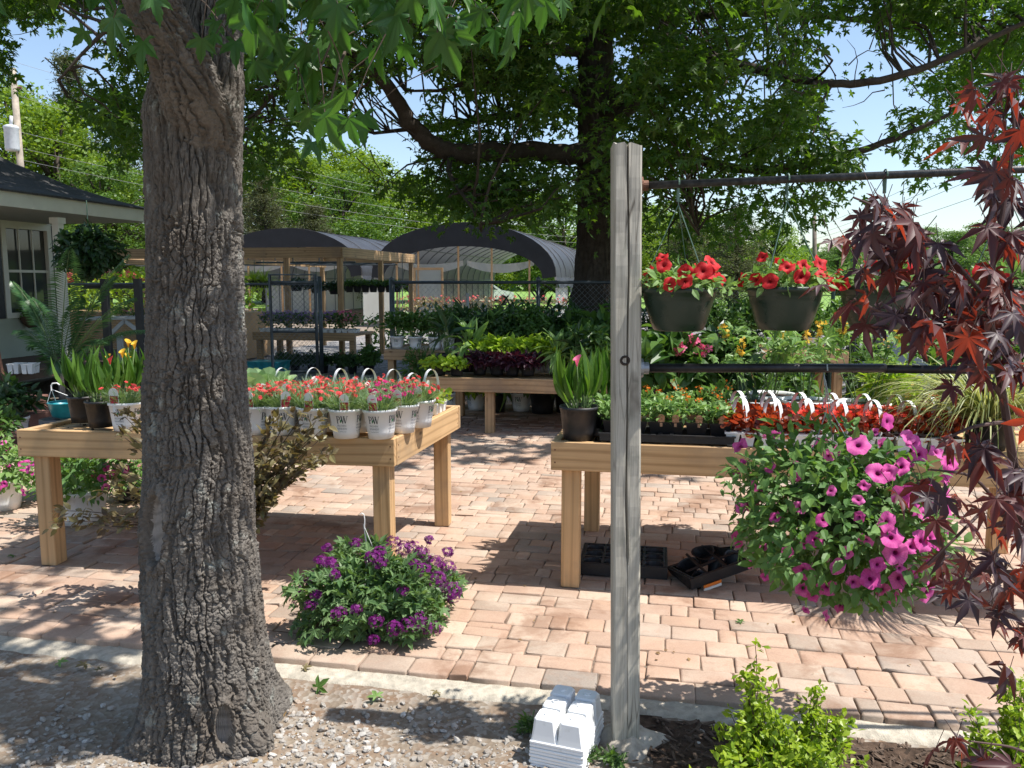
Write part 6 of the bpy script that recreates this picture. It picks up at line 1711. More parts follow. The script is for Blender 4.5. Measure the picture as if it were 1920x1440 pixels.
# big white bowls of leggy yellow flowered plants behind
def b_bowl(stemn, seed):
    def f():
        rows = [('pot', pot_mb(.125, .095, .13, .014).mesh('pot', MAT['old_white'], True), None), ('soil', soil_mb(.125, .095, .13).mesh('soil', MAT['soil']), None)]
        s = MB(); m = MB(); fm = MB()
        for k in range(stemn):
            a = rnd.random() * 6.28; r = .07 * rnd.random(); b = np.array([r * math.cos(a), r * math.sin(a), .11]); h = .20 + .14 * rnd.random()
            e = b + np.array([math.cos(a) * .09 + rnd.gauss(0, .03), math.sin(a) * .09, h]); s.tube([b, (b + e) / 2 + nr.normal(size=3) * .012, e], [.003, .0026, .002], 5)
            P = e + nr.normal(size=(12, 3)) * np.array([.045, .045, .035]); leaves(m, P, rdir(12, .2), .052, OAKISH, .3)
            if k % 2 == 0:
                tp = e + np.array([rnd.gauss(0, .02), rnd.gauss(0, .02), .10 + .05 * rnd.random()]); s.tube([e, tp], .0016, 4)
                q = 26; tt = nr.random(q); P = e + (tp - e) * (.35 + .65 * tt)[:, None] + nr.normal(size=(q, 3)) * .011; blooms(fm, P, rdir(q, .3), .019, FIVE)
        rows += [('stems', s.mesh('stems', MAT['stem']), None), ('foliage', m.mesh('foliage', L['pale']), None), ('blossoms', fm.mesh('blossoms', L['yellow']), None)]
        return rows
    return f
for i, (a, b, lab) in enumerate(((.98, .66, 'white bowl of leggy yellow spiked plant behind the first begonia handles'), (1.26, .70, 'white bowl of leggy yellow spiked plant in the middle of the back row'), (1.54, .66, 'white bowl of leggy yellow spiked plant before the coreopsis'), (1.10, .92, 'white bowl of yellow spiked plant farthest back'))):
    place(('bowl_a', 'bowl_b')[i % 2], b_bowl(7, i), 'flower_bowl', lab, 'potted plant', V3((rFL.x, rFL.y, SLAB)) + rd_ * a + sdv.normalized() * b, i * 1.4, 1.05, 'white bowls of yellow flowers')
HYD = place('hydr', b_leafy('mid', OVAL_B, .105, (.20, .18, .20), .30, 330, 'black', None, 0, rt=.13, rb=.10, h=.15, low=-.5), 'leafy_shrub', 'broad leaved shrub with pink blooms behind the lower black pipe near the post', 'potted shrub', V3((rFL.x, rFL.y, SLAB)) + rd_ * .58 + sdv.normalized() * .82, .4, 1.0)
for c in ((-.10, -.16, .40), (.0, -.14, .44), (.03, -.17, .39)): m = MB(); blooms(m, np.array(c) + nr.normal(size=(14, 3)) * .015, rdir(14, .4), .045, FIVE); part(m, 'flower_head', L['rose'], HYD)
place('hydr_b', b_leafy('dark', OVAL_B, .09, (.17, .17, .19), .27, 260, 'black', None, 0, low=-.4, rt=.12, rb=.09, h=.14), 'leafy_shrub', 'dark leafy shrub beside the broad leaved shrub, right of the post', 'potted shrub', V3((rFL.x, rFL.y, SLAB)) + rd_ * .86 + sdv.normalized() * .95, 1.4, 1.0)
place('coreop', b_leafy('lime', LANCE, .085, (.13, .13, .11), .17, 420, 'white', 'yellow', 8, .03, FIVE, .09, .07, .12, low=-.2), 'coreopsis', 'bright green mound with small yellow flowers behind the begonia packs', 'potted plant', V3((rFL.x, rFL.y, SLAB)) + rd_ * 1.72 + sdv.normalized() * .78, .2, 1.0)
for i, (a, b) in enumerate(((1.95, .80), (2.12, .84), (2.28, .80))):
    place(BEG2[0], BEG2[1], 'cell_pack', f'begonia cell pack behind the coreopsis, {nm[i].replace("leftmost", "first")} toward the striped grass', 'cell pack', V3((rFL.x, rFL.y, SLAB)) + rd_ * a + sdv.normalized() * b, rang, 1, 'white cell packs of begonias')
place('bowl_black', b_leafy('pale', SMALL, .05, (.06, .06, .06), .16, 60, 'black', None, 0, rt=.10, rb=.07, h=.11), 'potted_start', 'shallow black pot with sparse leaves behind the orange lantana', 'potted plant', V3((rFL.x, rFL.y, SLAB)) + rd_ * .78 + sdv.normalized() * .55, 0, 1.0)
# striped fountain grass at the right end
gs = V3((rFL.x, rFL.y, SLAB)) + rd_ * 1.98 + sdv.normalized() * .18
t = thing('striped_grass', 'fountain of striped yellow green grass at the right end of the table', 'grass plant', gs)
m = MB(); n = 560; a = nr.random(n) * 6.283; base = np.stack([.05 * np.cos(a), .05 * np.sin(a), np.full(n, .12)], 1)
d = np.stack([np.cos(a) * .75, np.sin(a) * .75, .35 + 1.1 * nr.random(n)], 1); blades(m, base, d, .38 + .25 * nr.random(n), np.full(n, .0085), 1.3 + 1.1 * nr.random(n), 8); part(m, 'foliage', L['varieg'], t)
part(pot_mb(.10, .08, .14), 'pot', MAT['black_plastic'], t, True)
# empty black trays under the right table
p = gp(1170, 1062, .0); t = thing('empty_tray', 'empty black cell tray lying flat behind the front leg of the right table', 'tray', (p.x, p.y, .004), rang)
def tray_cells(nx, ny, c=.105, h=.06):
    m = MB(); W, D_ = nx * c, ny * c; n = 14
    for i in range(nx):
        for j in range(ny):
            cx, cyy = (i + .5) * c - W / 2, (j + .5) * c - D_ / 2
            m.lathe([(c * .49, h), (c * .44, h - .004), (c * .30, .004), (.001, .004)], n, (cx, cyy, 0)); m.lathe([(c * .32, 0), (c * .46, h - .006)], n, (cx, cyy, 0))
    for i in range(nx + 1): m.box((i * c - W / 2, 0, h), (.012, D_, .006))
    for j in range(ny + 1): m.box((0, j * c - D_ / 2, h - .001), (W + .012, .012, .005))
    for sx, sy, lx, ly in ((0, -D_ / 2 - .008, W + .03, .008), (0, D_ / 2 + .008, W + .03, .008), (-W / 2 - .012, 0, .008, D_), (W / 2 + .012, 0, .008, D_)): m.box((sx, sy, h / 2), (lx, ly, h))
    return m
part(tray_cells(4, 3), 'tray', TRAY, t)
p = gp(1330, 1085, .0); t = thing('empty_tray', 'crumpled empty black tray with orange and white sticker under the right table', 'tray', (p.x, p.y, .05), rang + R(28))
tm = tray_cells(3, 2); tm.V = [v + np.stack([.02 * np.sin(v[:, 1] * 22 + v[:, 2] * 30), .018 * np.sin(v[:, 0] * 19 + 1), .022 * np.sin(v[:, 0] * 17 + v[:, 1] * 13) + .012 * np.sin(v[:, 1] * 40)], 1) for v in tm.V]
o_ = part(tm, 'tray', TRAY, t); t.rotation_euler = (R(12), R(-12), rang + R(28)); t.location.z = .045
m = MB(); m.box((-.07, -.138, .030), (.10, .003, .016), mat=0); m.box((-.07, -.138, .012), (.10, .003, .014), mat=1); part(m, 'sticker', [plain('orange sticker', (.75, .2, .03), .5, .05), MAT['tag_white']], t)

# -------- middle and back benches
LIMEM = ('lime_mound', b_leafy('lime', OAKISH, .075, (.15, .15, .085), .17, 210, 'white', rt=.083, rb=.062, h=.14, logo=True)); PURM = ('purple_mound', b_leafy('purple', OAKISH, .075, (.13, .13, .07), .14, 190, 'black', rt=.08, rb=.06, h=.11, tagw=True))
BIG = ('big_leafy', b_leafy('mid', OVAL_B, .066, (.2, .2, .20), .30, 480, 'black', rt=.1, rb=.08, h=.16, low=-.5)); DK = ('dark_leafy', b_leafy('deep', OVAL_B, .062, (.20, .20, .16), .26, 480, 'black', rt=.1, rb=.08, h=.16, low=-.5, tagw=True))
FER = ('feathery', b_leafy('mid', SMALL, .055, (.16, .16, .17), .27, 420, 'white', rt=.083, rb=.062, h=.145, logo=True)); JEN = ('creeping', b_leafy('lime', ROUND, .035, (.16, .12, .06), .10, 260, 'black', rt=.07, rb=.05, h=.09))
DST = ('dark_spike', b_leafy('dark', LANCE, .20, (.05, .05, .16), .30, 26, 'black', rt=.09, rb=.07, h=.16)); STR = ('pale_spike', b_leafy('pale', LANCE, .20, (.06, .06, .12), .22, 30, 'black', rt=.08, rb=.06, h=.13))
WIL = ('wild_leafy', b_leafy('mid', LANCE, .095, (.24, .24, .26), .32, 520, 'black', rt=.1, rb=.08, h=.15, low=-.7, stemmy=50))
bz = lambda FLc, z, f, s, a, b: V3((FLc.x, FLc.y, z + .002)) + f * a + s * b
bf = (bFR - bFL).normalized(); bs_ = (bBL - bFL).normalized(); bw_ = (bFR - bFL).length
GB = 'pots on the low middle table'
for i, a in enumerate((.50, .68, .86, 1.04, 1.2)): place(LIMEM[0], LIMEM[1], 'lime_mound_plant', f'lime green mound in white printed pot, {nm[i]} of the low table row from the left'.replace('leftmost of', 'first in'), 'potted plant', bz(bFL, ZB, bf, bs_, a, .60 + .04 * (i % 2)), i * 1.9, 1.3, GB)
for i, a in enumerate((.50, .68, .84, 1.0)): place(PURM[0], PURM[1], 'purple_mound_plant', f'dark purple mound before the lime mounds, {nm[i]} from the left', 'potted plant', bz(bFL, ZB, bf, bs_, a, .30), i * 1.3, 1.0, GB)
for i, a in enumerate((.12, .30)): place(JEN[0], JEN[1], 'creeping_plant', ['trailing lime plant at the left end of the low table', 'trailing lime plant beside the purple mounds'][i], 'potted plant', bz(bFL, ZB, bf, bs_, a, .14), i, 1.1, GB)
place(DST[0], DST[1], 'dark_spike_plant', 'dark strappy leaved pot behind the trailing lime plants', 'potted plant', bz(bFL, ZB, bf, bs_, .10, .5), 0, 1.2, GB)
place(STR[0], STR[1], 'pale_spike_plant', 'upright pale leaved pot left of the lime mounds', 'potted plant', bz(bFL, ZB, bf, bs_, .32, .55), 0, 1.2, GB)
for i, (a, b) in enumerate(((1.28, .35), (1.42, .6), (1.5, .3), (1.64, .5))): place((STR, BIG, DST, BIG)[i][0], (STR, BIG, DST, BIG)[i][1], 'leafy_pot', ['strappy pot right of the lime mounds', 'broad leaved pot left of the wooden post on the low table', 'dark strappy pot just left of the wooden post', 'broad leaved pot hidden behind the wooden post'][i], 'potted plant', bz(bFL, ZB, bf, bs_, a, b), i * 2., .95, GB)
p = gp(792, 708, .30); place(WIL[0], WIL[1], 'wild_leafy_plant', 'tall loose green plant standing at the left end of the low table', 'potted plant', (p.x - .02, p.y + .25, 0), .3, 1.12)
af = (aFR - aFL).normalized(); as_ = (aBL - aFL).normalized(); GA = 'pots on the farther table'
for i, a in enumerate((.14, .40, .68, .86)): place(FER[0], FER[1], 'fern_pot', f'feathery green plant in white printed pot, {nm[i]} on the farther table'.replace('leftmost on', 'at the left end of'), 'potted plant', bz(aFL, ZA, af, as_, a, .18), i * .9, 1.12, GA)
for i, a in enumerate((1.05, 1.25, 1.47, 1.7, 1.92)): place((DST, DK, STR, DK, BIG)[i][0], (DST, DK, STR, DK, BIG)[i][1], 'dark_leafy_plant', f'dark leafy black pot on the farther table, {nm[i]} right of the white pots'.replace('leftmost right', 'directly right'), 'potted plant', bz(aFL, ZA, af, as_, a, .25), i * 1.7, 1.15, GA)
for i in range(7): place(DK[0] if i % 2 else BIG[0], DK[1] if i % 2 else BIG[1], 'dark_leafy_plant', f'broad dark leafed pot in the back row before the fence, {nm[i]} from the left', 'potted plant', bz(aFL, ZA, af, as_, .85 + .27 * i, .85), i * 1.1, 1.0, 'back row before the fence')
# shrubs standing on the ground by the fence
for i, (px, py, Y_, k, s, lab) in enumerate([(1010, 585, 12.0, 'd', 1.9, 'dark upright shrub by the fence left of the dark trunk'), (1065, 590, 11.8, 'd', 2.0, 'dark shrub at the left foot of the dark trunk'), (1120, 620, 10.6, 'b', 2.2, 'broad leaved shrub before the dark trunk'), (1030, 620, 10.8, 'b', 2.0, 'broad leaved shrub right of the farther table'),
                                         (960, 585, 13.8, 'd', 2.0, 'dark shrub beyond the fence below the hoop house'), (900, 590, 14.2, 'd', 1.8, 'dark shrub beyond the fence beside the thin white post'), (690, 620, 13.6, 'b', .95, 'shrub at the foot of the pergola corner post'), (1180, 600, 11, 'd', 2.2, 'dark shrub hidden behind the wooden post'),
                                         (1240, 610, 11, 'd', 1.8, 'dark shrub behind the first hanging basket'), (1385, 600, 11.5, 'd', 2.0, 'dark shrub between the first and second hanging baskets'), (1490, 610, 11.2, 'd', 1.7, 'dark shrub under the second hanging basket'), (1560, 610, 12, 'd', 1.4, 'dark shrub beside the green fence post')]):
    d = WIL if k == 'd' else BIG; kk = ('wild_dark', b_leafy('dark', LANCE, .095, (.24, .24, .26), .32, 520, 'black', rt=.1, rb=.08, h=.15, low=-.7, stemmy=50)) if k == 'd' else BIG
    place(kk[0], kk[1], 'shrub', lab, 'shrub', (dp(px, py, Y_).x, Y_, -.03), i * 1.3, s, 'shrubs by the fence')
for i, (px, Y_, k, s, lab) in enumerate([(1660, 8.6, 'w', 1.5, 'loose green shrub right of the square timber post'), (1735, 8.2, 'b', 1.6, 'broad leaved shrub behind the pale wavy sheet'), (1805, 8.8, 'w', 1.7, 'loose green shrub behind the striped grass'), (1870, 8.0, 'b', 1.7, 'broad leaved shrub behind the purple maple stem'), (1935, 8.6, 'w', 1.8, 'loose green shrub at the right edge behind the table'),
                                         (1700, 10.2, 'b', 1.7, 'broad leaved shrub before the wire fence'), (1780, 10.0, 'w', 1.7, 'loose shrub against the wire fence'), (1500, 8.0, 'b', 1.25, 'broad leaved pot behind the second yellow bowl'), (1420, 7.6, 'w', 1.2, 'loose green plant behind the first yellow bowl'), (1300, 7.4, 'b', 1.3, 'broad leaved plant behind the pink flowered shrub'), (1230, 7.2, 'w', 1.2, 'loose green plant close behind the wooden post')]):
    kk = WIL if k == 'w' else BIG; place(kk[0], kk[1], 'shrub', lab, 'shrub', (dp(px, 600, Y_).x, Y_, 0), i * 1.7, s, 'shrubs behind the right table')
for i in range(9): kk = (FER, LIMEM, STR, FER, DK, WIL, FER, LIMEM, BIG)[i]; place(kk[0], kk[1], 'stock_pot', f'pot of mixed greens on the bricks behind the low table, {(nm + ["eighth", "ninth"])[i]} from the left'.replace('leftmost from', 'first from'), 'potted plant', bz(bFL, 0, bf, bs_, -.1 + .27 * i, 1.42 + .12 * (i % 2)), i * 1.3, 1.5, 'stock behind the low table')
cf = (cFR - cFL).normalized(); cs_ = (cBL - cFL).normalized()
for i, a in enumerate((.22, .66, .88, 1.08, 1.28)): place(FER[0], FER[1], 'fern_pot', f'white printed pot with small leaves on the back right table, {nm[i]} from the left'.replace('leftmost from', 'first from'), 'potted plant', bz(cFL, ZC, cf, cs_, a, .2), i, .95, 'pots on the back right table')
for i, a in enumerate((.05, .4, .75, 1.1, 1.45)): place(BIG[0], BIG[1], 'leafy_pot', f'broad leaved pot behind the white pots of the back right table, {nm[i]} from the left'.replace('leftmost from', 'first from'), 'potted plant', bz(cFL, ZC, cf, cs_, a, .7), i * 2.1, 1.0, 'pots on the back right table')
# bench of purple flowers by the gate, with pots below
tb = V3(t6.location)
PUR = ('lilac_tray', b_cellpack(3, 3, 'mid', SMALL, .06, 'lilac', FIVE, .05, 70, 90, .26, 'old_white', False, .11)); PNK = ('pink_tray', b_cellpack(3, 3, 'mid', SMALL, .06, 'rose', FIVE, .05, 70, 70, .26, 'old_white', False, .11))
for i in range(5): d = PUR if i < 4 else PNK; place(d[0], d[1], 'flower_tray', ['purple flower tray at the left end of the gate bench', 'second purple flower tray on the gate bench', 'third purple flower tray on the gate bench', 'purple flower tray beside the pink one on the gate bench', 'pink flower tray at the right end of the gate bench'][i], 'flower tray', tb + SX * (-.72 + .36 * i) + SY * (-.2) + V3((0, 0, .625)), YAW, 1, 'flower trays on the gate bench')
for i in range(7): place('dark_leafy', None, 'dark_leafy_plant', f'black pot on the gravel below the gate bench, {nm[i]} from the left'.replace('leftmost from', 'first from'), 'potted plant', tb + SX * (-.3 + .26 * i) + SY * (-.62 - .1 * (i % 2)) + V3((0, 0, -.03)), i * 1.2, .8, 'black pots below the gate bench')
HB = ('hang_grass', lambda: [('pot', pot_mb(.15, .1, .14).mesh('pot', MAT['black_plastic'], True), None), ('foliage', blades(MB(), np.zeros((160, 3)) + np.array([0, 0, .1]), rdir(160, .8), .32 + .2 * nr.random(160), np.full(160, .014), .8 + 1.2 * nr.random(160), 5).mesh('foliage', L['lime']), None), ('hanger', MB().tube([(0, 0, .1), (0, 0, .62)], .006, 4).mesh('hanger', MAT['green_wire']), None)])
HD = ('hang_dark', lambda: [('pot', pot_mb(.15, .1, .14).mesh('pot', MAT['black_plastic'], True), None), ('foliage', leaves(MB(), *mound(420, (0, 0, .13), (.24, .24, .12))[:2], .07).mesh('foliage', L['dark']), None), ('hanger', MB().tube([(0, 0, .1), (0, 0, .62)], .006, 4).mesh('hanger', MAT['green_wire']), None)])
for px, py, d, lab in ((478, 520, HB, 'yellow green grass basket hanging in the pergola right of the near trunk'), (495, 522, HB, 'yellow green grass basket second from the near trunk in the pergola'), (556, 528, HD, 'dark leafy basket hanging in the middle of the pergola'), (594, 532, HD, 'dark leafy basket hanging by the pergola corner post'), (628, 534, HD, 'small dark basket hanging right of the corner post')):
    place(d[0], d[1], 'hanging_basket', lab, 'hanging basket', dp(px, py + 8, 15.8) - V3((0, 0, .1)), 0, .9, 'baskets hanging in the pergola')
for i in range(7):
    place('herb', lambda: [('pot', pot_mb(.09, .065, .15).mesh('pot', MAT['black_plastic'], True), None), ('foliage', leaves(MB(), *mound(200, (0, 0, .17), (.13, .13, .07))[:2], .06, SMALL).mesh('foliage', L['mid']), None)], 'hanging_herb_pot', f'black pot in the hanging row under the pergola beam, {nm[i]} from the left'.replace('leftmost from', 'first from'), 'hanging pot', dp(655 + 15 * i, 538, 15.6) - V3((0, 0, .1)), i, .9, 'row of hanging pots under the pergola')
sh_ = thing('hanging_shelf', 'thin dark rod carrying the row of hanging pots', 'shelf', dp(648, 537, 15.6)); q = dp(755, 537, 15.6) - V3(sh_.location); m = MB(); m.tube([(0, 0, .08), q + V3((0, 0, .08))], .012, 5); m.tube([(0, 0, .08), (0, 0, .6)], .008, 5); m.tube([q + V3((0, 0, .08)), q + V3((0, 0, .6))], .008, 5); part(m, 'rod', MAT['dark_steel'], sh_)
bx_ = gp(505, 700); t = thing('teal_bin', 'teal plastic bin on the gravel in front of the gate', 'bin', bx_, YAW); m = MB(); m.box((0, 0, .1), (.52, .34, .2), top=1.12); part(m, 'body', MAT['teal'], t); m = MB(); m.box((0, 0, .2), (.60, .40, .02), bev=.006); part(m, 'rim', MAT['teal'], t)
# beds of colour in the open house and beyond
flower_mass('flower_bed', (dp(905, 575, 24).x, 24, .55), (5.0, 1.4, .5), 'bronze', 'coral', 900, 120, 'bed of red flowers inside the open front of the big hoop house', 'flower bed', .10, .07)
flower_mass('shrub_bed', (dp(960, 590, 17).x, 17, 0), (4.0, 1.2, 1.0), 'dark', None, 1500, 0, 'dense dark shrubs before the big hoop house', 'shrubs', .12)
flower_mass('shrub_bed', (dp(755, 600, 18).x, 18, 0), (1.6, .8, .8), 'mid', None, 600, 0, 'green shrubs below the hoop house door', 'shrubs', .12)
wp = thing('marker_post', 'thin pale metal post standing before the big hoop house', 'post', (dp(877, 560, 12.6).x, 12.6, 0)); m = MB(); m.tube([(0, 0, 0), (0, 0, 1.33)], .024, 8); part(m, 'pole', MAT['galv'], wp)
# right background: posts, fence, corrugated sheet
t = thing('fence_post', 'green metal fence post between the second and third hanging baskets', 'post', (dp(1560, 600, 11.6).x, 11.6, 0)); m = MB(); m.tube([(0, 0, 0), (0, 0, 1.45)], .03, 8); part(m, 'pole', plain('green painted steel', (.05, .09, .06), .5, .2), t)
t = thing('timber_post', 'square brown timber post right of the third hanging basket', 'post', gp(1640, 740) * 1.0); leg('shaft', V3((t.location.x, t.location.y, 0)), 1.05, .115, MAT['grey_wood'], t, YAW)
tw = thing('wire_fence', 'dark rail and wire fence before the green lawn at right', 'fence', (dp(1650, 600, 10.5).x, 10.5, 0), R(-6)); bl = plain('black rail paint', (.02, .02, .022), .6, .2)
m = MB()
for z in (.28, .62, .98): m.box((2.2, 0, z), (5.2, .04, .09))
part(m, 'rail', bl, tw)
for x in (-.3, .55, 1.4, 2.6, 3.8): m = MB(); m.box((x, .03, .55), (.12, .05, 1.1)); part(m, 'post', bl, tw)
m = MB()
for x in np.arange(-.3, 4.8, .1): m.tube([(x, -.03, .05), (x, -.03, 1.05)], .0025, 3)
for z in np.arange(.1, 1.05, .1): m.tube([(-.3, -.03, z), (4.8, -.03, z)], .0025, 3)
part(m, 'wire_mesh', MAT['galv'], tw)
a = dp(1658, 625, 6.6); b = dp(1745, 690, 5.9); t = thing('corrugated_sheet', 'pale wavy plastic sheet propped behind the right table', 'sheet', (a.x, a.y, 0)); m = MB(); V = []
n = 60
for i in range(n + 1):
    u_ = i / n; p = a.lerp(b, u_); zz = a.z + (b.z - a.z) * (u_ - .06 * math.sin(u_ * 9)); w_ = .018 * math.sin(u_ * 60)
    V += [(p.x - a.x, p.y - a.y + w_, .25), (p.x - a.x, p.y - a.y + w_, zz), (p.x - a.x + .006, p.y - a.y + w_ + .03, .25), (p.x - a.x + .006, p.y - a.y + w_ + .03, zz)]
m.add(V, [f for i in range(n) for f in ((i * 4, i * 4 + 4, i * 4 + 5, i * 4 + 1), (i * 4 + 2, i * 4 + 3, i * 4 + 7, i * 4 + 6), (i * 4 + 1, i * 4 + 5, i * 4 + 7, i * 4 + 3))]); part(m, 'panel', plain('weathered white sheet', (.6, .6, .58), .5, .15, 6), t, True)
# ------------------------------------------------------------------ post and pipe rack in front
PB = gp(1174, 1388); RY = PB.y + .03
rack = thing('hanging_rack', 'weathered split timber post with two black pipes in a concrete footing', 'hanging rack', (PB.x, RY, 0))
o_ = -V3(rack.location)
topz = dp(1174, 274, RY).z; xt = dp(1174, 274, RY).x
nz = 60; hw = .043; V = []; sec = []
c = .006
base = [(-hw + c, -hw), (-.012, -hw), (-.003, -hw), (.0, -hw), (.003, -hw), (.012, -hw), (hw - c, -hw), (hw, -hw + c), (hw, hw - c), (hw - c, hw), (-hw + c, hw), (-hw, hw - c), (-hw, -hw + c)]
for i in range(nz + 1):
    u_ = i / nz; z = -.06 + (topz + .06) * u_; wob = .002 * math.sin(z * 5) + .0012 * math.sin(z * 13)
    cw = .0035 + .003 * max(0, math.sin(z * 3.3)) if z > .62 else .0012
    for k, (x, y) in enumerate(base):
        xx = x; yy = y
        if k in (1, 5): xx = wob + (-.010 if k == 1 else .010)
        if k in (2, 4): xx = wob + (-cw if k == 2 else cw)
        if k == 3: xx = wob; yy = y + (.016 if z > .62 else .004)
        V.append((xx + (xt - PB.x) * max(0, z) / topz, yy + .0012 * math.sin(z * 31 + k), z + (.006 * math.sin(k * 1.7) if i == nz else 0)))
nb = len(base); Fp = [(i * nb + j, i * nb + (j + 1) % nb, (i + 1) * nb + (j + 1) % nb, (i + 1) * nb + j) for i in range(nz) for j in range(nb)]
tc = len(V); V.append(((xt - PB.x), 0, topz)); Fp += [(nz * nb + j, nz * nb + (j + 1) % nb, tc) for j in range(nb)]
def postmat():
    m, nt, bs, out = nodes('weathered split post'); co = coord(nt, (70, 70, 2.2)); c2 = coord(nt, (260, 260, 5)); c3 = coord(nt, (6, 6, 1.6))
    a = noise(nt, co, 1.0, 5, .6, .6); b = noise(nt, c2, 1, 3); d = noise(nt, c3, 1, 4)
    col = ramp(nt, a, [(.28, (.34, .31, .255)), (.5, (.50, .465, .395)), (.72, (.62, .58, .495))])
    col = mixc(nt, .35, col, ramp(nt, b, [(.3, (.14, .12, .10)), (.7, (.5, .47, .4))]))
    col = mixc(nt, ramp(nt, d, [(.45, (0, 0, 0)), (.75, (.5, .5, .5))]), col, (.34, .355, .31))
    nt.links.new(col, bs.inputs['Base Color']); bs.inputs['Roughness'].default_value = .85; bs.inputs['Specular IOR Level'].default_value = .25; v_ = nt.nodes.new('ShaderNodeTexVoronoi'); v_.feature = 'DISTANCE_TO_EDGE'; v_.inputs['Scale'].default_value = 1.0; nt.links.new(coord(nt, (48, 48, 2.4)), v_.inputs['Vector'])
    ck = ramp(nt, v_.outputs['Distance'], [(.0, (.85, .85, .85)), (.05, (0, 0, 0))]); ms = ramp(nt, noise(nt, coord(nt, (7, 7, 2)), 1, 3), [(.5, (0, 0, 0)), (.62, (1, 1, 1))])
    col = mixc(nt, mixc(nt, 1.0, ck, ms, 'MULTIPLY'), col, (.10, .085, .068))
    col = mixc(nt, ramp(nt, noise(nt, coord(nt, (9, 9, 5)), 1, 5, .65), [(.56, (0, 0, 0)), (.70, (.55, .55, .55))]), col, (.20, .215, .17))
    nt.links.new(col, bs.inputs['Base Color']); bump(nt, bs, a, .45, .004); return m
m = MB(); m.add(V, Fp); part(m, 'post', postmat(), rack)
m = MB(); m.lathe([(.0, -.006), (.006, -.004), (.0105, .0015), (.0135, .002), (.016, .0)], 14); kn = part(m, 'knot_hole', plain('dark bored hole', (.035, .025, .02), .9, .3), rack); kp = vpl(1172, 676, (0, RY - hw - .001), (1, 0)) + o_; kn.location = kp; kn.rotation_euler = (R(90), 0, 0)
m = MB(); n = 26; V = []
for k, (r, z) in enumerate(((.135, -.045), (.115, -.012), (.085, .012), (.05, .03), (.0, .034))):
    for j in range(n): a = j * 2 * math.pi / n; q = r * (1 + .16 * math.sin(a * 3 + 1) + .08 * math.sin(a * 7)); V.append((q * math.cos(a) + .02, q * math.sin(a) * .95, z + .006 * math.sin(a * 5 + k) - .015))
m.add(V, [(k * n + j, k * n + (j + 1) % n, (k + 1) * n + (j + 1) % n, (k + 1) * n + j) for k in range(4) for j in range(n)]); part(m, 'footing', MAT['concrete'], rack, True)
s0 = vpl(1203, 690, (0, RY), (1, 0)); zl = s0.z
e0 = ray(1840, 692); e0 = V3((e0.x, e0.y, 0)) * ((zl - CH) / e0.z); pd = (V3((e0.x, e0.y, 0)) - V3((s0.x, s0.y, 0))).normalized()
lo_a = V3((s0.x, s0.y, zl)); lo_b = vpl(1990, 694, lo_a, pd)
up_a = vpl(1203, 348, lo_a, pd); up_b = vpl(1885, 319, lo_a, pd); up_b2 = up_a + (up_b - up_a) * 2.5
m = MB(); jx = vpl(1660, 690, lo_a, pd); m.tube([lo_a + o_, jx + o_], .0142, 14); m.tube([jx + o_ - pd * 0 + V3((0, 0, -.003)), lo_b + o_ + V3((0, 0, -.003))], .0132, 14); part(m, 'pipe', MAT['pipe'], rack, True)
m = MB(); m.tube([up_a + o_, up_a.lerp(up_b2, .5) + o_, up_b2 + o_], .0118, 12); part(m, 'pipe', plain('worn black pipe', (.035, .035, .036), .42, .7, 55, metal=.4, bmp=.25), rack, True)
q = up_b2 + o_ + pd * .04; mb2 = MB(); mb2.box((q.x, q.y, (topz - .06) / 2), (.086, .086, topz + .06), math.atan2(pd.y, pd.x), bev=.005); part(mb2, 'post', bpy.data.materials['weathered split post'], rack)
m = MB(); m.tube([lo_b + o_, lo_b.lerp(lo_b + pd * ((up_b2 - lo_b).dot(pd)), 1) + o_], .0132, 12); part(m, 'pipe', MAT['pipe'], rack, True)
m = MB(); q = lo_a + o_; m.tube([q - pd * .006, q + pd * .004], .030, 16); m.tube([q + pd * .004, q + pd * .022], .019, 14); part(m, 'flange', MAT['galv'], rack)
m = MB(); q = up_a + o_; m.tube([q - pd * .006, q + pd * .003], .027, 16); m.tube([q + pd * .003, q + pd * .020], .016, 14); part(m, 'flange', MAT['rust'], rack)

# ------------------------------------------------------------------ hanging baskets of red petunias
def single_flower(name, mats):
    out = []
    for sd in range(5): q = T_petunia(20, sd); m = MB(); m.add(q[0], q[1], q[2]); out.append(m.mesh(name, mats, True))
    return out
RED_ONE = single_flower('flower', [L['red_vein'], L['red_throat']]); PINK_ONE = single_flower('flower', [L['pink_vein'], L['throat']])
def one_each(parent, P, D, S, me):
    """every open bloom is a part of its own"""
    f = zframes(D)
    for p, r_, s_ in zip(P, f, S):
        k_ = rnd.random(); s_ = s_ * (np.array([.45, .45, 1.5]) if k_ < .08 else np.array([.75, .95, 1.35]) if k_ < .28 else np.array([1, .9 + .15 * rnd.random(), 1.0]))
        o = link('flower', rnd.choice(me), parent); m4 = Matrix([list(r_[0] * s_) + [p[0]], list(r_[1] * s_) + [p[1]], list(r_[2] * s_) + [p[2]], [0, 0, 0, 1]]); o.matrix_local = m4
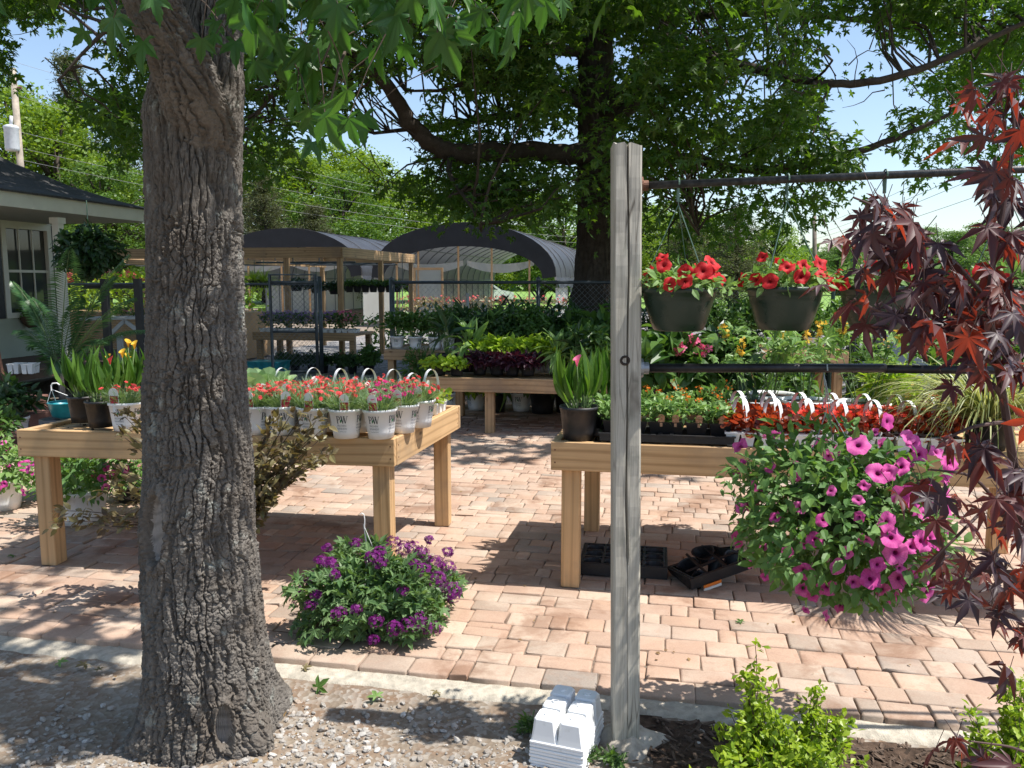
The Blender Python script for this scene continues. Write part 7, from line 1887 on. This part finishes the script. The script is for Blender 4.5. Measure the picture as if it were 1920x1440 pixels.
def hang_basket(px, prim, phook, label, seed, flw):
    c = vpl(px, prim, lo_a, pd); hk = vpl(phook[0], phook[1], lo_a, pd); s = 145 * 1.0
    t = thing('hanging_basket', label, 'hanging basket', c, seed * .7, 'baskets of red petunias on the upper pipe')
    rt_, rb_, h = .113, .078, .132
    m = MB(); m.lathe([(rb_ * .9, -h), (rb_, -h + .004), (rb_ * 1.10, -h + .024), (rb_ * 1.115, -h + .026), (rt_ * .93, -.045), (rt_ * .985, -.016), (rt_ * 1.03, -.014), (rt_ * 1.035, 0), (rt_ * .99, .001), (rt_ * .96, -.03)], 40); m.disc(rb_ * .9, -h, 24); part(m, 'pot', MAT['green_plastic'], t, True)
    m = MB(); m.disc(rt_ * .95, -.02, 20, bump=.01); part(m, 'soil', MAT['soil'], t)
    m = MB(); P, D, r_ = mound(420, (0, 0, .01), (.135, .135, .05), .5, -.25); leaves(m, P, D, .032, OVAL); part(m, 'foliage', L['petunia'] if False else L['pale'], t)
    m = MB(); pts = []
    for q in range(flw):
        a = rnd.random() * 6.283; el = rnd.random() ** 1.3; pts.append((.135 * math.cos(a) * (1 - .35 * el), .135 * math.sin(a) * (1 - .35 * el), .01 + .07 * el + rnd.gauss(0, .012)))
    kept = []
    for p_ in pts:
        if all((p_[0] - o2[0]) ** 2 + (p_[1] - o2[1]) ** 2 + (p_[2] - o2[2]) ** 2 > .034 ** 2 for o2 in kept): kept.append(p_)
    P = np.array(kept); D = unit(P * np.array([1, 1, .6]) + np.array([0, 0, .03])); D = unit(D + np.array([-math.sin(seed * .7), -math.cos(seed * .7), 0]) * .5)
    one_each(t, P, D + nr.normal(size=D.shape) * .2, .050 * (.8 + .4 * nr.random(len(P))), RED_ONE)
    m = MB(); hl_ = hk - c; rz = Matrix.Rotation(-seed * .7, 3, 'Z'); hl_ = rz @ hl_
    for a in (.4, 2.5, 4.6): m.tube([(rt_ * 1.03 * math.cos(a), rt_ * 1.03 * math.sin(a), -.012), (rt_ * math.cos(a) * .98, rt_ * math.sin(a) * .98, .02), hl_ * .8, hl_ - V3((0, 0, .035))], .0017, 4)
    m.box((hl_.x, hl_.y, hl_.z - .03), (.010, .004, .05))
    pl_ = rz @ pd; nn = V3((-pl_.y, pl_.x, 0)); pts = []
    for q in range(11): a = math.pi * (-.25 + 1.35 * q / 10); pts.append(hl_ + V3((0, 0, -.0)) + nn * (.016 * math.cos(a)) + V3((0, 0, .016 * math.sin(a))))
    pts = [hl_ + V3((0, 0, -.05)), hl_ + nn * .012 + V3((0, 0, -.028))] + pts; m.tube(pts, .0028, 6); part(m, 'hanger', MAT['green_wire'], t)
    return t
hang_basket(1273, 540, (1272, 344), 'green hanging basket of red petunias nearest the wooden post', 1, 32)
hang_basket(1472, 538, (1477, 336), 'green hanging basket of red petunias, the middle one on the pipe', 2, 36)
hang_basket(1648, 536, (1660, 328), 'green hanging basket of red petunias partly behind the purple maple', 3, 24)
hang_basket(1885, 538, (1890, 319), 'green hanging basket of red petunias at the right edge of the picture', 4, 24)

# ------------------------------------------------------------------ big pink petunia basket
pc = vpl(1570, 955, lo_a, pd); hk = vpl(1548, 693, lo_a, pd)
t = thing('petunia_basket', 'large trailing basket of pink petunias hanging from the lower pipe', 'hanging basket', pc)
m = MB(); m.lathe([(.10, -.10), (.14, .06), (.145, .06)], 24); part(m, 'pot', MAT['green_plastic'], t, True)
m = MB(); P, D, r_ = mound(3900, (0, 0, -.012), (.33, .30, .255), .33, -1)
P[:, 2] -= .03 * np.exp(-((P[:, 0] + .02) / .2) ** 2) * (P[:, 2] < -.1); P[:, 2] -= .04 * (P[:, 0] / .3)
leaves(m, P, D + np.array([0, 0, -.12]), .040, OVAL, .45, .8, .3); part(m, 'foliage', L['petunia'], t)
s = MB(); k = 130; stems(s, P[:k] * .15, P[:k] * 1.06, .0016, 4, .03)
part(s, 'stems', MAT['stem'], t)
# where the photograph shows the open blooms (offsets read off the plant's face), plus others round the back
bl = [(1580, 810, 52), (1590, 850, 46), (1612, 850, 40), (1630, 885, 56), (1645, 905, 40), (1645, 843, 44), (1700, 810, 46), (1712, 835, 40), (1588, 928, 44), (1595, 955, 50), (1605, 985, 52), (1658, 968, 48), (1682, 966, 46), (1636, 975, 40), (1620, 1018, 50), (1630, 1045, 48), (1655, 1040, 50), (1655, 1068, 48),
      (1460, 1037, 50), (1508, 1015, 40), (1543, 1050, 34), (1508, 1072, 44), (1485, 1097, 42), (1505, 1112, 30), (1560, 1130, 42), (1570, 1040, 46), (1575, 1008, 36), (1447, 914, 32), (1388, 897, 28), (1467, 967, 36), (1362, 940, 26), (1452, 980, 22), (1500, 880, 24), (1542, 892, 28), (1452, 865, 24), (1710, 1022, 40), (1735, 960, 34), (1750, 935, 40), (1765, 905, 44), (1770, 870, 46), (1755, 990, 40),
      (1728, 1105, 50), (1622, 1085, 34), (1693, 1050, 32), (1410, 1075, 22), (1740, 1025, 34), (1665, 920, 32), (1690, 890, 40), (1705, 880, 40), (1770, 850, 40), (1745, 830, 40), (1625, 790, 40), (1650, 770, 40), (1690, 800, 36), (1720, 1000, 34)]
fm = MB(); P = []; D = []; S = []; bl2 = []
for x, y, w in bl:
    q = vpl(x, y, lo_a, pd) - pc; r2 = (q.x / .33) ** 2 + (q.z / .27) ** 2
    dy = -.27 * math.sqrt(max(.04, 1 - min(1, r2))); P.append((q.x * .93, dy - .02 + q.y, q.z * .93)); f_ = V3((q.x * 1.6, -.6, q.z * .8 + .18)).normalized(); D.append(f_[:]); S.append(w * .92 * 2.3 / FPX)
for x, y, w in [(1420, 860, 26), (1480, 930, 28), (1430, 1000, 26), (1520, 985, 26), (1550, 960, 30), (1400, 1010, 22), (1380, 1050, 20), (1530, 1150, 26), (1600, 1120, 30), (1660, 1115, 30), (1560, 870, 28), (1520, 830, 26), (1480, 860, 22), (1410, 940, 24), (1680, 1085, 32), (1540, 920, 24), (1490, 1140, 22), (1640, 1140, 24)]: bl2.append((x, y, w))
for x, y, w in bl2:
    q = vpl(x, y, lo_a, pd) - pc; r2 = (q.x / .33) ** 2 + (q.z / .25) ** 2; P.append((q.x * .93, -.27 * math.sqrt(max(.04, 1 - min(1, r2))) - .02 + q.y, q.z * .93)); D.append(V3((q.x * 2 + rnd.gauss(0, .3), -.5, q.z * .8 + .1 + rnd.gauss(0, .3))).normalized()[:]); S.append(w * 1.0 * 2.3 / FPX)
q = 26; a = nr.random(q) * math.pi; P2 = np.stack([.31 * np.cos(a), .26 * np.sin(a), -.15 + .35 * nr.random(q)], 1); P = np.concatenate([np.array(P), P2]); D = np.concatenate([np.array(D), unit(P2)]); S = np.concatenate([S, np.full(q, .06)])
one_each(t, P, D + nr.normal(size=D.shape) * .22, S, PINK_ONE)
s = MB(); hl_ = hk - pc
for a in (1.2, 3.3, 5.4): s.tube([(.14 * math.cos(a), .14 * math.sin(a), .06), hl_ * .7 + V3((.01 * math.cos(a), .01 * math.sin(a), 0)), hl_ - V3((0, 0, .03))], .0016, 4)
s.tube([hl_ - V3((0, 0, .05)), hl_ + V3((.0, .016, 0)), hl_ + V3((0, .01, .016)), hl_ + V3((0, -.01, .016)), hl_ + V3((0, -.016, -.002))], .0024, 6); part(s, 'hanger', MAT['wire'], t)

# ------------------------------------------------------------------ purple verbena in its basket on the bricks
vb = gp(708, 1172); t = thing('verbena_basket', 'bushy purple verbena in a low basket with wire hanger on the bricks', 'flower basket', vb)
m = MB(); m.lathe([(.09, .0), (.13, .13), (.135, .13)], 20); part(m, 'pot', MAT['green_plastic'], t, True)
m = MB(); P, D, r_ = mound(2300, (0, 0, .13), (.335, .27, .20), .42, -.55); P[:, 2] = np.maximum(P[:, 2], .012)
leaves(m, P, D + np.array([0, 0, .2]), .042, OAKISH, .4, .6, .4); part(m, 'foliage', L['verbena'], t)
s = MB(); stems(s, P[:160] * np.array([.2, .2, .4]), P[:160] * 1.04, .0015, 4, .02); part(s, 'stems', MAT['stem'], t)
heads = [(735, 1020, 36), (758, 1028, 34), (775, 1030, 36), (790, 1038, 30), (712, 1035, 26), (805, 1012, 18), (815, 1058, 42), (838, 1065, 36), (788, 1068, 36), (775, 1060, 26), (820, 1088, 38), (848, 1108, 38), (850, 1120, 26), (840, 1035, 22), (603, 1055, 32), (620, 1058, 30), (668, 1020, 26), (613, 1027, 20), (580, 1090, 20), (560, 1110, 24), (555, 1128, 22), (592, 1115, 20), (635, 1150, 26), (705, 1165, 26), (755, 1108, 20), (668, 1142, 22),
         (765, 1172, 32), (785, 1165, 36), (800, 1175, 36), (815, 1190, 30), (802, 1208, 22), (700, 1200, 20), (740, 1178, 30), (700, 1045, 32), (712, 1055, 28), (628, 1078, 20), (582, 1135, 24)]
fm = MB(); P = []; Dd = []; sm = MB()
for x, y, w in heads:
    d = ray(x, y); rad_ = np.array([.35, .285, .215]); oo = (np.array([0, 0, CH]) - np.array(vb) - np.array([0, 0, .13])) / rad_; dd_ = np.array(d) / rad_
    A_ = dd_ @ dd_; B_ = oo @ dd_; C_ = oo @ oo - 1; disc_ = B_ * B_ - A_ * C_
    tq = (-B_ - math.sqrt(max(0, disc_))) / A_; q = V3((0, 0, CH)) + d * tq - vb; q.z = max(.03, q.z); rr = w * .56 * 3.4 / FPX
    nq = int(12 + w * 1.5); dd = rdir(nq, .35); pp_ = np.array(q) + dd * rr * (.75 + .3 * nr.random((nq, 1))) * np.array([1, 1, .8])
    hm = MB(); blooms(hm, pp_, dd, .0165, FIVE, .25, .2); part(hm, 'flower_head', L['violet'], t)
    b0 = np.array([q.x * .55, q.y * .55, q.z * .55]); sm.tube([b0, (b0 + np.array(q)) / 2 + nr.normal(size=3) * .01, np.array(q)], .0016, 4)
part(sm, 'stalks', MAT['stem'], t)
s = MB(); hz_ = dp(681, 962, vb.y) - vb
for a in (.3, 2.2, 4.4): s.tube([(.13 * math.cos(a), .13 * math.sin(a), .13), hz_ * .6 + V3((.02 * math.cos(a), .02, .03)), hz_ - V3((0, 0, .05))], .0015, 4)
s.tube([hz_ - V3((-.004, 0, .07)), hz_ + V3((.006, 0, -.03)), hz_ + V3((.003, 0, -.006)), hz_ + V3((-.006, 0, 0)), hz_ + V3((-.013, 0, -.006))], .0024, 6); part(s, 'hanger', MAT['tag_white'], t)

# ------------------------------------------------------------------ bronze shrub half hidden behind the trunk
bs0 = gp(430, 1115); t = thing('bronze_shrub', 'bronze leaved shrub spreading from behind the near trunk before the left table', 'shrub', bs0)
m = MB(); s = MB()
tipsb = [(560, 800), (605, 850), (600, 870), (525, 790), (500, 830), (540, 900), (500, 940), (520, 920), (580, 830), (610, 800), (505, 880), (550, 860), (490, 960), (245, 780), (235, 830), (205, 900), (225, 880), (250, 930), (100, 965), (130, 960), (250, 800), (575, 790), (480, 900), (490, 850), (530, 840)]
root = V3((0, 0, .22))
for x, y in tipsb:
    for rep in range(2):
        e = dp(x + rnd.gauss(0, 12), y + rnd.gauss(0, 14), bs0.y + rnd.uniform(-.28, .05)) - bs0
        ctrl = root.lerp(e, .45) + V3((0, 0, .10)); pts = [root * (1 - q) ** 2 + ctrl * 2 * q * (1 - q) + e * q * q for q in np.linspace(0, 1, 9)]
        s.tube(pts, np.linspace(.006, .0015, 9), 5)
        for i in range(3, 9):
            n = 7; Pq = np.array(pts[i]) + nr.normal(size=(n, 3)) * .012; dr = np.array(pts[i] - pts[i - 1]); leaves(m, Pq, unit(dr) + rdir(n) * .9, .044, OVAL, .35, .2, .3)
part(m, 'foliage', L['bronze'], t); part(s, 'branches', MAT['brown_stem'], t); part(pot_mb(.14, .11, .24, .01), 'pot', MAT['black_plastic'], t, True)

# ------------------------------------------------------------------ pots under and beside the left table
p = gp(135, 992); t = thing('petunia_pot', 'white pot of pink petunias on the bricks under the left table', 'potted plant', p + V3((0, .14, 0)))
part(pot_mb(.15, .11, .22, .012), 'pot', MAT['white_plastic'], t, True); m = MB(); P, D, r_ = mound(900, (0, 0, .30), (.27, .24, .18), .4, -.7); leaves(m, P, D, .05); part(m, 'foliage', L['petunia'], t)
m = MB(); P, D, r_ = mound(38, (0, 0, .31), (.29, .26, .19), .1, -.4); one_each(t, P, D + np.array([0, -.4, 0]), np.full(len(P), .05), PINK_ONE)
p = gp(0, 962); t = thing('petunia_pot', 'sunlit mound of pink petunias at the left edge beyond the table leg', 'potted plant', p + V3((-.05, .12, 0)))
part(pot_mb(.13, .10, .2, .012), 'pot', MAT['white_plastic'], t, True); m = MB(); P, D, r_ = mound(900, (0, 0, .27), (.30, .26, .2), .4, -.7); leaves(m, P, D, .05); part(m, 'foliage', L['pale'], t)
m = MB(); P, D, r_ = mound(60, (0, 0, .28), (.32, .28, .21), .1, -.5); one_each(t, P, D + np.array([0, -.4, .2]), np.full(len(P), .052), PINK_ONE)
p = gp(240, 945); t = thing('mixed_basket', 'low basket of pale and pink leaves with wire hanger beside the near trunk', 'flower basket', p + V3((0, .1, 0)))
part(pot_mb(.13, .10, .12, .012), 'pot', MAT['black_plastic'], t, True); m = MB(); P, D, r_ = mound(420, (0, 0, .16), (.22, .2, .12), .4, -.5); leaves(m, P, D, .07, LANCE); part(m, 'foliage', L['pale'], t)
m = MB(); P, D, r_ = mound(20, (0, 0, .18), (.2, .2, .13), .2, 0); blooms(m, P, D, .035, FIVE); part(m, 'blossoms', L['rose'], t); s = MB()
for a in (.3, 2.2, 4.4): s.tube([(.13 * math.cos(a), .13 * math.sin(a), .12), (0, 0, .48)], .0015, 4)
part(s, 'hanger', MAT['green_wire'], t)
p = gp(18, 832); place('side_pot', b_leafy('dark', OVAL, .08, (.2, .2, .16), .30, 300, 'white', rt=.12, rb=.09, h=.2, logo=True), 'shrub_pot', 'white printed pot of dark leaves by the brick steps', 'potted plant', p + V3((-.02, .1, 0)), .1, 1.2)
p = gp(5, 860); place('side_pot_b', b_leafy('mid', OVAL, .08, (.2, .2, .16), .26, 300, 'black', rt=.1, rb=.08, h=.14), 'shrub_pot', 'green leafy pot at the left edge below the white printed pot', 'potted plant', p + V3((-.15, .12, 0)), .1, 1.0)

# ------------------------------------------------------------------ nested white cell packs, upside down
A = gp(1002, 1413); B = gp(1088, 1431); Cc = gp(1138, 1376); ux = (B - A); w_ = ux.length; ux.normalize(); uy = V3((-ux.y, ux.x, 0)); dlen = max(.235, (Cc - B).dot(uy)); gz_ = float(ground_z(np.array(B.x), np.array(B.y)))
ctr = A + ux * w_ / 2 + uy * dlen / 2; zz0 = gz_ - .005; w_ *= 1.18; dlen *= 1.1
def nested(top):
    m = MB(); hx, hy = w_ / 2, dlen / 2; h = .084
    m.box((0, 0, .005), (w_, dlen, .0098), bev=.0022)
    if top:
        for i in range(2):
            for j in range(3):
                cx, cyy = (i - .5) * w_ * .48, (j - 1) * dlen * .325; a = w_ * .243; b = w_ * .165; a2, b2 = dlen * .163, dlen * .115
                V = []
                for q, zq, ch in ((1, .006, .1), (.93, .03, .16), (.82, h - .006, .26), (.72, h, .3)):
                    aa, bb = a * q, a2 * q; cc = ch * min(aa, bb); V += [(cx - aa + cc, cyy - bb, zq), (cx + aa - cc, cyy - bb, zq), (cx + aa, cyy - bb + cc, zq), (cx + aa, cyy + bb - cc, zq), (cx + aa - cc, cyy + bb, zq), (cx - aa + cc, cyy + bb, zq), (cx - aa, cyy + bb - cc, zq), (cx - aa, cyy - bb + cc, zq)]
                m.add(V, [(k * 8 + e, k * 8 + (e + 1) % 8, k * 8 + 8 + (e + 1) % 8, k * 8 + 8 + e) for k in range(3) for e in range(8)] + [tuple(range(24, 32))])
                m.lathe([(.011, h - .001), (.012, h + .004), (.0, h + .005)], 10, (cx, cyy, 0))
    else: m.box((0, 0, .010), (w_ * .94, dlen * .95, .0045))
    return m
ang_ = math.atan2(ux.y, ux.x); mesh_n = nested(False).mesh('cell_tray', MAT['old_white'])
for k in range(7):
    ob = link('cell_tray', mesh_n); ob.location = ctr + V3((rnd.gauss(0, .0012), rnd.gauss(0, .0012), zz0 + k * .0115)); ob.rotation_euler = (0, 0, ang_ + R(rnd.gauss(0, .6)))
    tag(ob, 'white cell pack nested upside down beneath the top one beside the post', 'cell pack', 'nested white cell packs beside the post')
ob = link('cell_tray', nested(True).mesh('cell_tray', MAT['old_white'])); ob.location = ctr + V3((0, 0, zz0 + 7 * .0115)); ob.rotation_euler = (0, 0, ang_)
tag(ob, 'topmost upside down white cell pack with six cup bottoms showing', 'cell pack', 'nested white cell packs beside the post')

# ------------------------------------------------------------------ golden barberries
def barberry(label, base, spikes, grp='golden barberries'):
    t = thing('barberry', label, 'shrub', base, 0, grp); m = MB(); s = MB(); o_ = -V3(base)
    for x, y, Y_, w in spikes:
        e = dp(x, y, Y_) + o_; b = V3((e.x * .35, e.y * .5, 0)); h = e.z
        nst = int(6 + w * 42)
        for q in range(nst):
            ee = e + V3((rnd.gauss(0, w * .5), rnd.gauss(0, w * .5), -abs(rnd.gauss(0, h * .28)) if q else 0)); pts = [b.lerp(ee, u_) + V3((rnd.gauss(0, .006), rnd.gauss(0, .006), 0)) for u_ in np.linspace(0, 1, 9)]
            s.tube(pts, np.linspace(.003, .001, 9), 4)
            for i in range(1, 9):
                n = 9; P = np.array(pts[i]) + nr.normal(size=(n, 3)) * (.009 if i == 8 else .015); leaves(m, P, unit(np.array([0, 0, .5]) + rdir(n)), .023, T_OB, .35, .3, .5)
    part(m, 'foliage', L['barberry'], t); part(s, 'branches', MAT['red_stem'], t)
T_OB = T_oval(3, .62, .10, .15, .62)
bb = gp(1450, 1440) * 1; bb = V3((dp(1440, 1440, 2.22).x, 2.22, -.03))
barberry('golden green barberry with one tall spire in the mulch by the bricks', bb, [(1415, 1212, 2.22, .012), (1412, 1262, 2.22, .035), (1440, 1290, 2.2, .05), (1395, 1330, 2.2, .07), (1450, 1350, 2.18, .08), (1540, 1296, 2.24, .03), (1530, 1335, 2.22, .06), (1560, 1370, 2.2, .07), (1590, 1345, 2.26, .02), (1370, 1370, 2.18, .05), (1480, 1400, 2.1, .09), (1420, 1410, 2.12, .08), (1500, 1370, 2.14, .07), (1360, 1420, 2.1, .05), (1560, 1420, 2.1, .06)])
bb = V3((dp(1910, 1440, 2.15).x, 2.15, -.03))
barberry('golden green barberry cut by the right edge below the purple maple', bb, [(1905, 1300, 2.2, .05), (1920, 1340, 2.15, .08), (1890, 1380, 2.15, .05), (1945, 1290, 2.2, .08), (1960, 1400, 2.1, .08), (1825, 1340, 2.18, .012), (1845, 1380, 2.15, .03), (1910, 1420, 2.1, .07)])

# ------------------------------------------------------------------ purple Japanese maple at the right edge
mb_ = V3((dp(1960, 1440, 1.75).x + .12, 1.75, -.03)); t = thing('purple_maple', 'purple leaved maple reaching in along the whole right edge', 'tree', mb_); o_ = -V3(mb_)
br = MB(); lf = MB()
mains = [[(1990, 1440, 1.78), (1960, 1200, 1.7), (1925, 1020, 1.62), (1905, 900, 1.58), (1888, 790, 1.55), (1872, 690, 1.52), (1850, 560, 1.5), (1880, 400, 1.5), (1905, 250, 1.5), (1890, 150, 1.5)],
         [(1925, 1020, 1.62), (1960, 850, 1.6), (1990, 700, 1.6), (1970, 520, 1.55), (1930, 380, 1.5)],
         [(1872, 690, 1.52), (1800, 640, 1.48), (1730, 600, 1.45), (1660, 590, 1.43), (1600, 560, 1.42)],
         [(1850, 560, 1.5), (1790, 490, 1.46), (1720, 430, 1.45), (1650, 390, 1.45), (1600, 370, 1.45)],
         [(1905, 900, 1.58), (1850, 950, 1.54), (1790, 1010, 1.5), (1740, 1060, 1.5)], [(1960, 1200, 1.7), (1900, 1180, 1.62), (1850, 1150, 1.58)], [(1990, 1440, 1.78), (1900, 1400, 1.72), (1820, 1390, 1.7)],
         [(1888, 790, 1.55), (1820, 800, 1.5), (1760, 830, 1.5)], [(1925, 1020, 1.62), (1830, 890, 1.55), (1740, 880, 1.5)]]
for ln in mains:
    pts = [dp(x, y, Y_) + o_ for x, y, Y_ in ln]; A = np.array([p[:] for p in pts]); tt = np.linspace(0, len(pts) - 1, len(pts) * 4); Q = np.stack([np.interp(tt, np.arange(len(pts)), A[:, i]) for i in range(3)], 1)
    for _ in range(2): Q[1:-1] = (Q[:-2] + 2 * Q[1:-1] + Q[2:]) / 4
    big0 = .013 if ln[0][1] == 1440 and ln[1][1] == 1200 else .0045
    br.tube(Q, np.linspace(big0, .0018, len(Q)), 7)
part(br, 'branches', MAT['red_stem'], t)
# leaves: zones of the plant, each leaf on a petiole
zones = [(1845, 180, 55, 30, 10), (1880, 260, 45, 45, 10), (1800, 265, 20, 10, 1), (1905, 170, 25, 35, 5), (1660, 395, 45, 30, 8), (1700, 440, 60, 30, 9), (1620, 450, 50, 25, 5), (1880, 360, 45, 45, 10), (1900, 440, 35, 40, 7), (1640, 500, 45, 25, 4), (1715, 510, 45, 35, 8), (1790, 540, 55, 40, 13), (1860, 545, 50, 45, 13),
         (1655, 580, 50, 30, 6), (1730, 600, 60, 35, 11), (1810, 610, 55, 45, 13), (1880, 620, 45, 45, 12), (1540, 533, 10, 5, 1), (1905, 690, 30, 30, 5), (1840, 690, 30, 30, 5), (1780, 745, 24, 24, 3), (1790, 830, 26, 20, 3), (1870, 830, 45, 35, 8), (1890, 900, 40, 40, 9), (1750, 900, 40, 35, 5), (1810, 950, 45, 30, 6), (1890, 980, 40, 40, 10),
         (1790, 1060, 45, 28, 8), (1860, 1060, 45, 35, 10), (1910, 1080, 30, 40, 8), (1800, 1110, 35, 22, 5), (1870, 1140, 30, 30, 5), (1910, 1190, 20, 40, 6), (1900, 1260, 18, 20, 2), (1810, 1400, 40, 22, 6), (1860, 1420, 35, 20, 5)]
P = []; D = []; S = []; pet = MB()
for x, y, sx_, sy_, n in zones:
    for q in range(int(n * (.7 if y < 340 else 1.1 if y < 720 else .8) + .5)):
        c = dp(x + rnd.gauss(0, sx_ * .62), y + rnd.gauss(0, sy_ * .62), 1.50 + rnd.gauss(0, .10) + (.12 if y > 1000 else 0)) + o_
        a = rnd.random() * 6.283; dv = V3((math.cos(a), math.sin(a) * .8 - .25, -.55 - .5 * rnd.random())).normalized()
        if n == 1: dv = V3((-.95, -.3, -.12)).normalized()
        P.append(c[:]); D.append(dv[:]); S.append((.036 + .028 * rnd.random()) * (1 if y < 1000 else 1.0))
        e = c - dv * .035 + V3((0, 0, .02)); lf.tube([c, e], .0008, 3, 1, cap=False)
P = np.array(P); D = np.array(D)
Fm = frames(D, np.stack([nr.normal(size=len(P)) * .55, -.45 + nr.normal(size=len(P)) * .5, .8 + .3 * nr.random(len(P))], 1)); S = np.array(S)
for v_ in range(4):
    q = np.random.default_rng(v_ + 3); ls = [(a_ + q.normal() * 6, l_ * (.85 + .3 * q.random())) for a_, l_ in [(-128, .45), (-88, .74), (-44, .95), (0, 1.05), (44, .95), (88, .74), (128, .45)]]
    lf.scatter(T_star(ls, 0, (.2, .55, .38, .75)[v_], (0, .15, -.2, .1)[v_], .30, (.5, (.15, .17, .13, .16)[v_])), P[v_::4], Fm[v_::4], S[v_::4])
part(lf, 'leaves', [L['jmaple'], MAT['red_stem']], t, True)

# ------------------------------------------------------------------ little things on the ground
lv_ = [(595, 1282, 'mid', 'green fallen leaf standing up right of the near trunk', .10), (706, 1298, 'pale', 'bright green fallen maple leaf flat on the gravel', .085), (160, 1238, 'bronze', 'tan fallen leaf on the dirt left of the trunk', .08), (110, 1232, 'pale', 'yellow green fallen leaf near the edging at left', .07), (185, 1250, 'bronze', 'small brown fallen leaf beside the tan leaf', .05), (820, 1290, 'bronze', 'curled orange brown leaf before the concrete edging', .06), (570, 1245, 'bronze', 'brown leaf caught on the edging below the verbena', .06), (1390, 1170, 'mid', 'tiny green leaf on the sunlit bricks', .06), (25, 1045, 'mid', 'green leaf on the bricks by the left table leg', .06)]
for i, (x, y, mt, lab, sz) in enumerate(lv_):
    m = MB(); m.scatter(MAPLE, np.zeros((1, 3)), frames(np.array([[math.cos(i * 2.1), math.sin(i * 2.1), .25 if i else .9]]), np.array([[.1, -.3 if i else -.9, .9]])), np.array([sz * .55])); ob = link('fallen_leaf', m.mesh('fallen_leaf', L[mt])); p = gp(x, y); on_b = to_site(p.x, p.y)[1] > 0
    ob.location = (p.x, p.y, .012 if on_b else float(ground_z(np.array(p.x), np.array(p.y))) + .022); tag(ob, lab, 'leaf', 'fallen leaves')
for i, (x, y, s, lab) in enumerate(((992, 1372, 1.0, 'small dark weed left of the nested white packs'), (1105, 1425, .8, 'low weed tuft between the white packs and the footing'), (1150, 1432, .9, 'low weed patch in front of the footing'))):
    p = gp(x, y, -.03); place('weed', b_leafy('mid', OAKISH, .03, (.035, .035, .022), .02, 26, None), 'weed', lab, 'weed', p, i * 1.0, s, 'weeds')

# litter of the tree: dry flakes and catkin bits on bricks and dirt
m = MB(); k = 900; P = np.stack([-2.6 + 5.2 * nr.random(k), 2.3 + 4.2 * nr.random(k)], 1); sx_, sy_ = to_site(P[:, 0], P[:, 1]); ok = (nr.random(k) < .45) & (np.abs(sy_ + .05) > .09); P = P[ok]; sy_ = sy_[ok]; k = len(P)
m.scatter(SMALL, np.stack([P[:, 0], P[:, 1], np.where(sy_ > 0, .006, ground_z(P[:, 0], P[:, 1]) + .010)], 1), frames(rdir(k) * np.array([1, 1, .15]), np.array([0, 0, 1.0]) + nr.normal(size=(k, 3)) * .2), .008 + .022 * nr.random(k) ** 2)
structure(m, 'leaf_litter', leafy('dry litter', (.16, .09, .04), (.30, .20, .09), .15, .8), kind='stuff')

m = MB(); k = 0
for FLc, fd_, sd_, w_t, d_t, n in ((lFL, u_f, u_s, 2.05, 1.05, 260), (rFL, rd_, sdv.normalized(), 2.4, 1.0, 260)):
    a = nr.random(n); b = nr.random(n); cl_ = np.floor(nr.random(n) * 12) / 12; a = np.where(nr.random(n) < .6, cl_ + nr.normal(size=n) * .02, a); a = np.clip(a, .03, .97); b = np.clip(b ** 1.6, .05, .95)
    P = np.stack([FLc.x + fd_.x * a * w_t + sd_.x * b * d_t, FLc.y + fd_.y * a * w_t + sd_.y * b * d_t, np.full(n, SLAB - .015)], 1)
    m.scatter(T_stone(3), P, zframes(rdir(n, 1)), .006 + .016 * nr.random(n) ** 2)
structure(m, 'spilled_soil', MAT['soil'], kind='stuff')
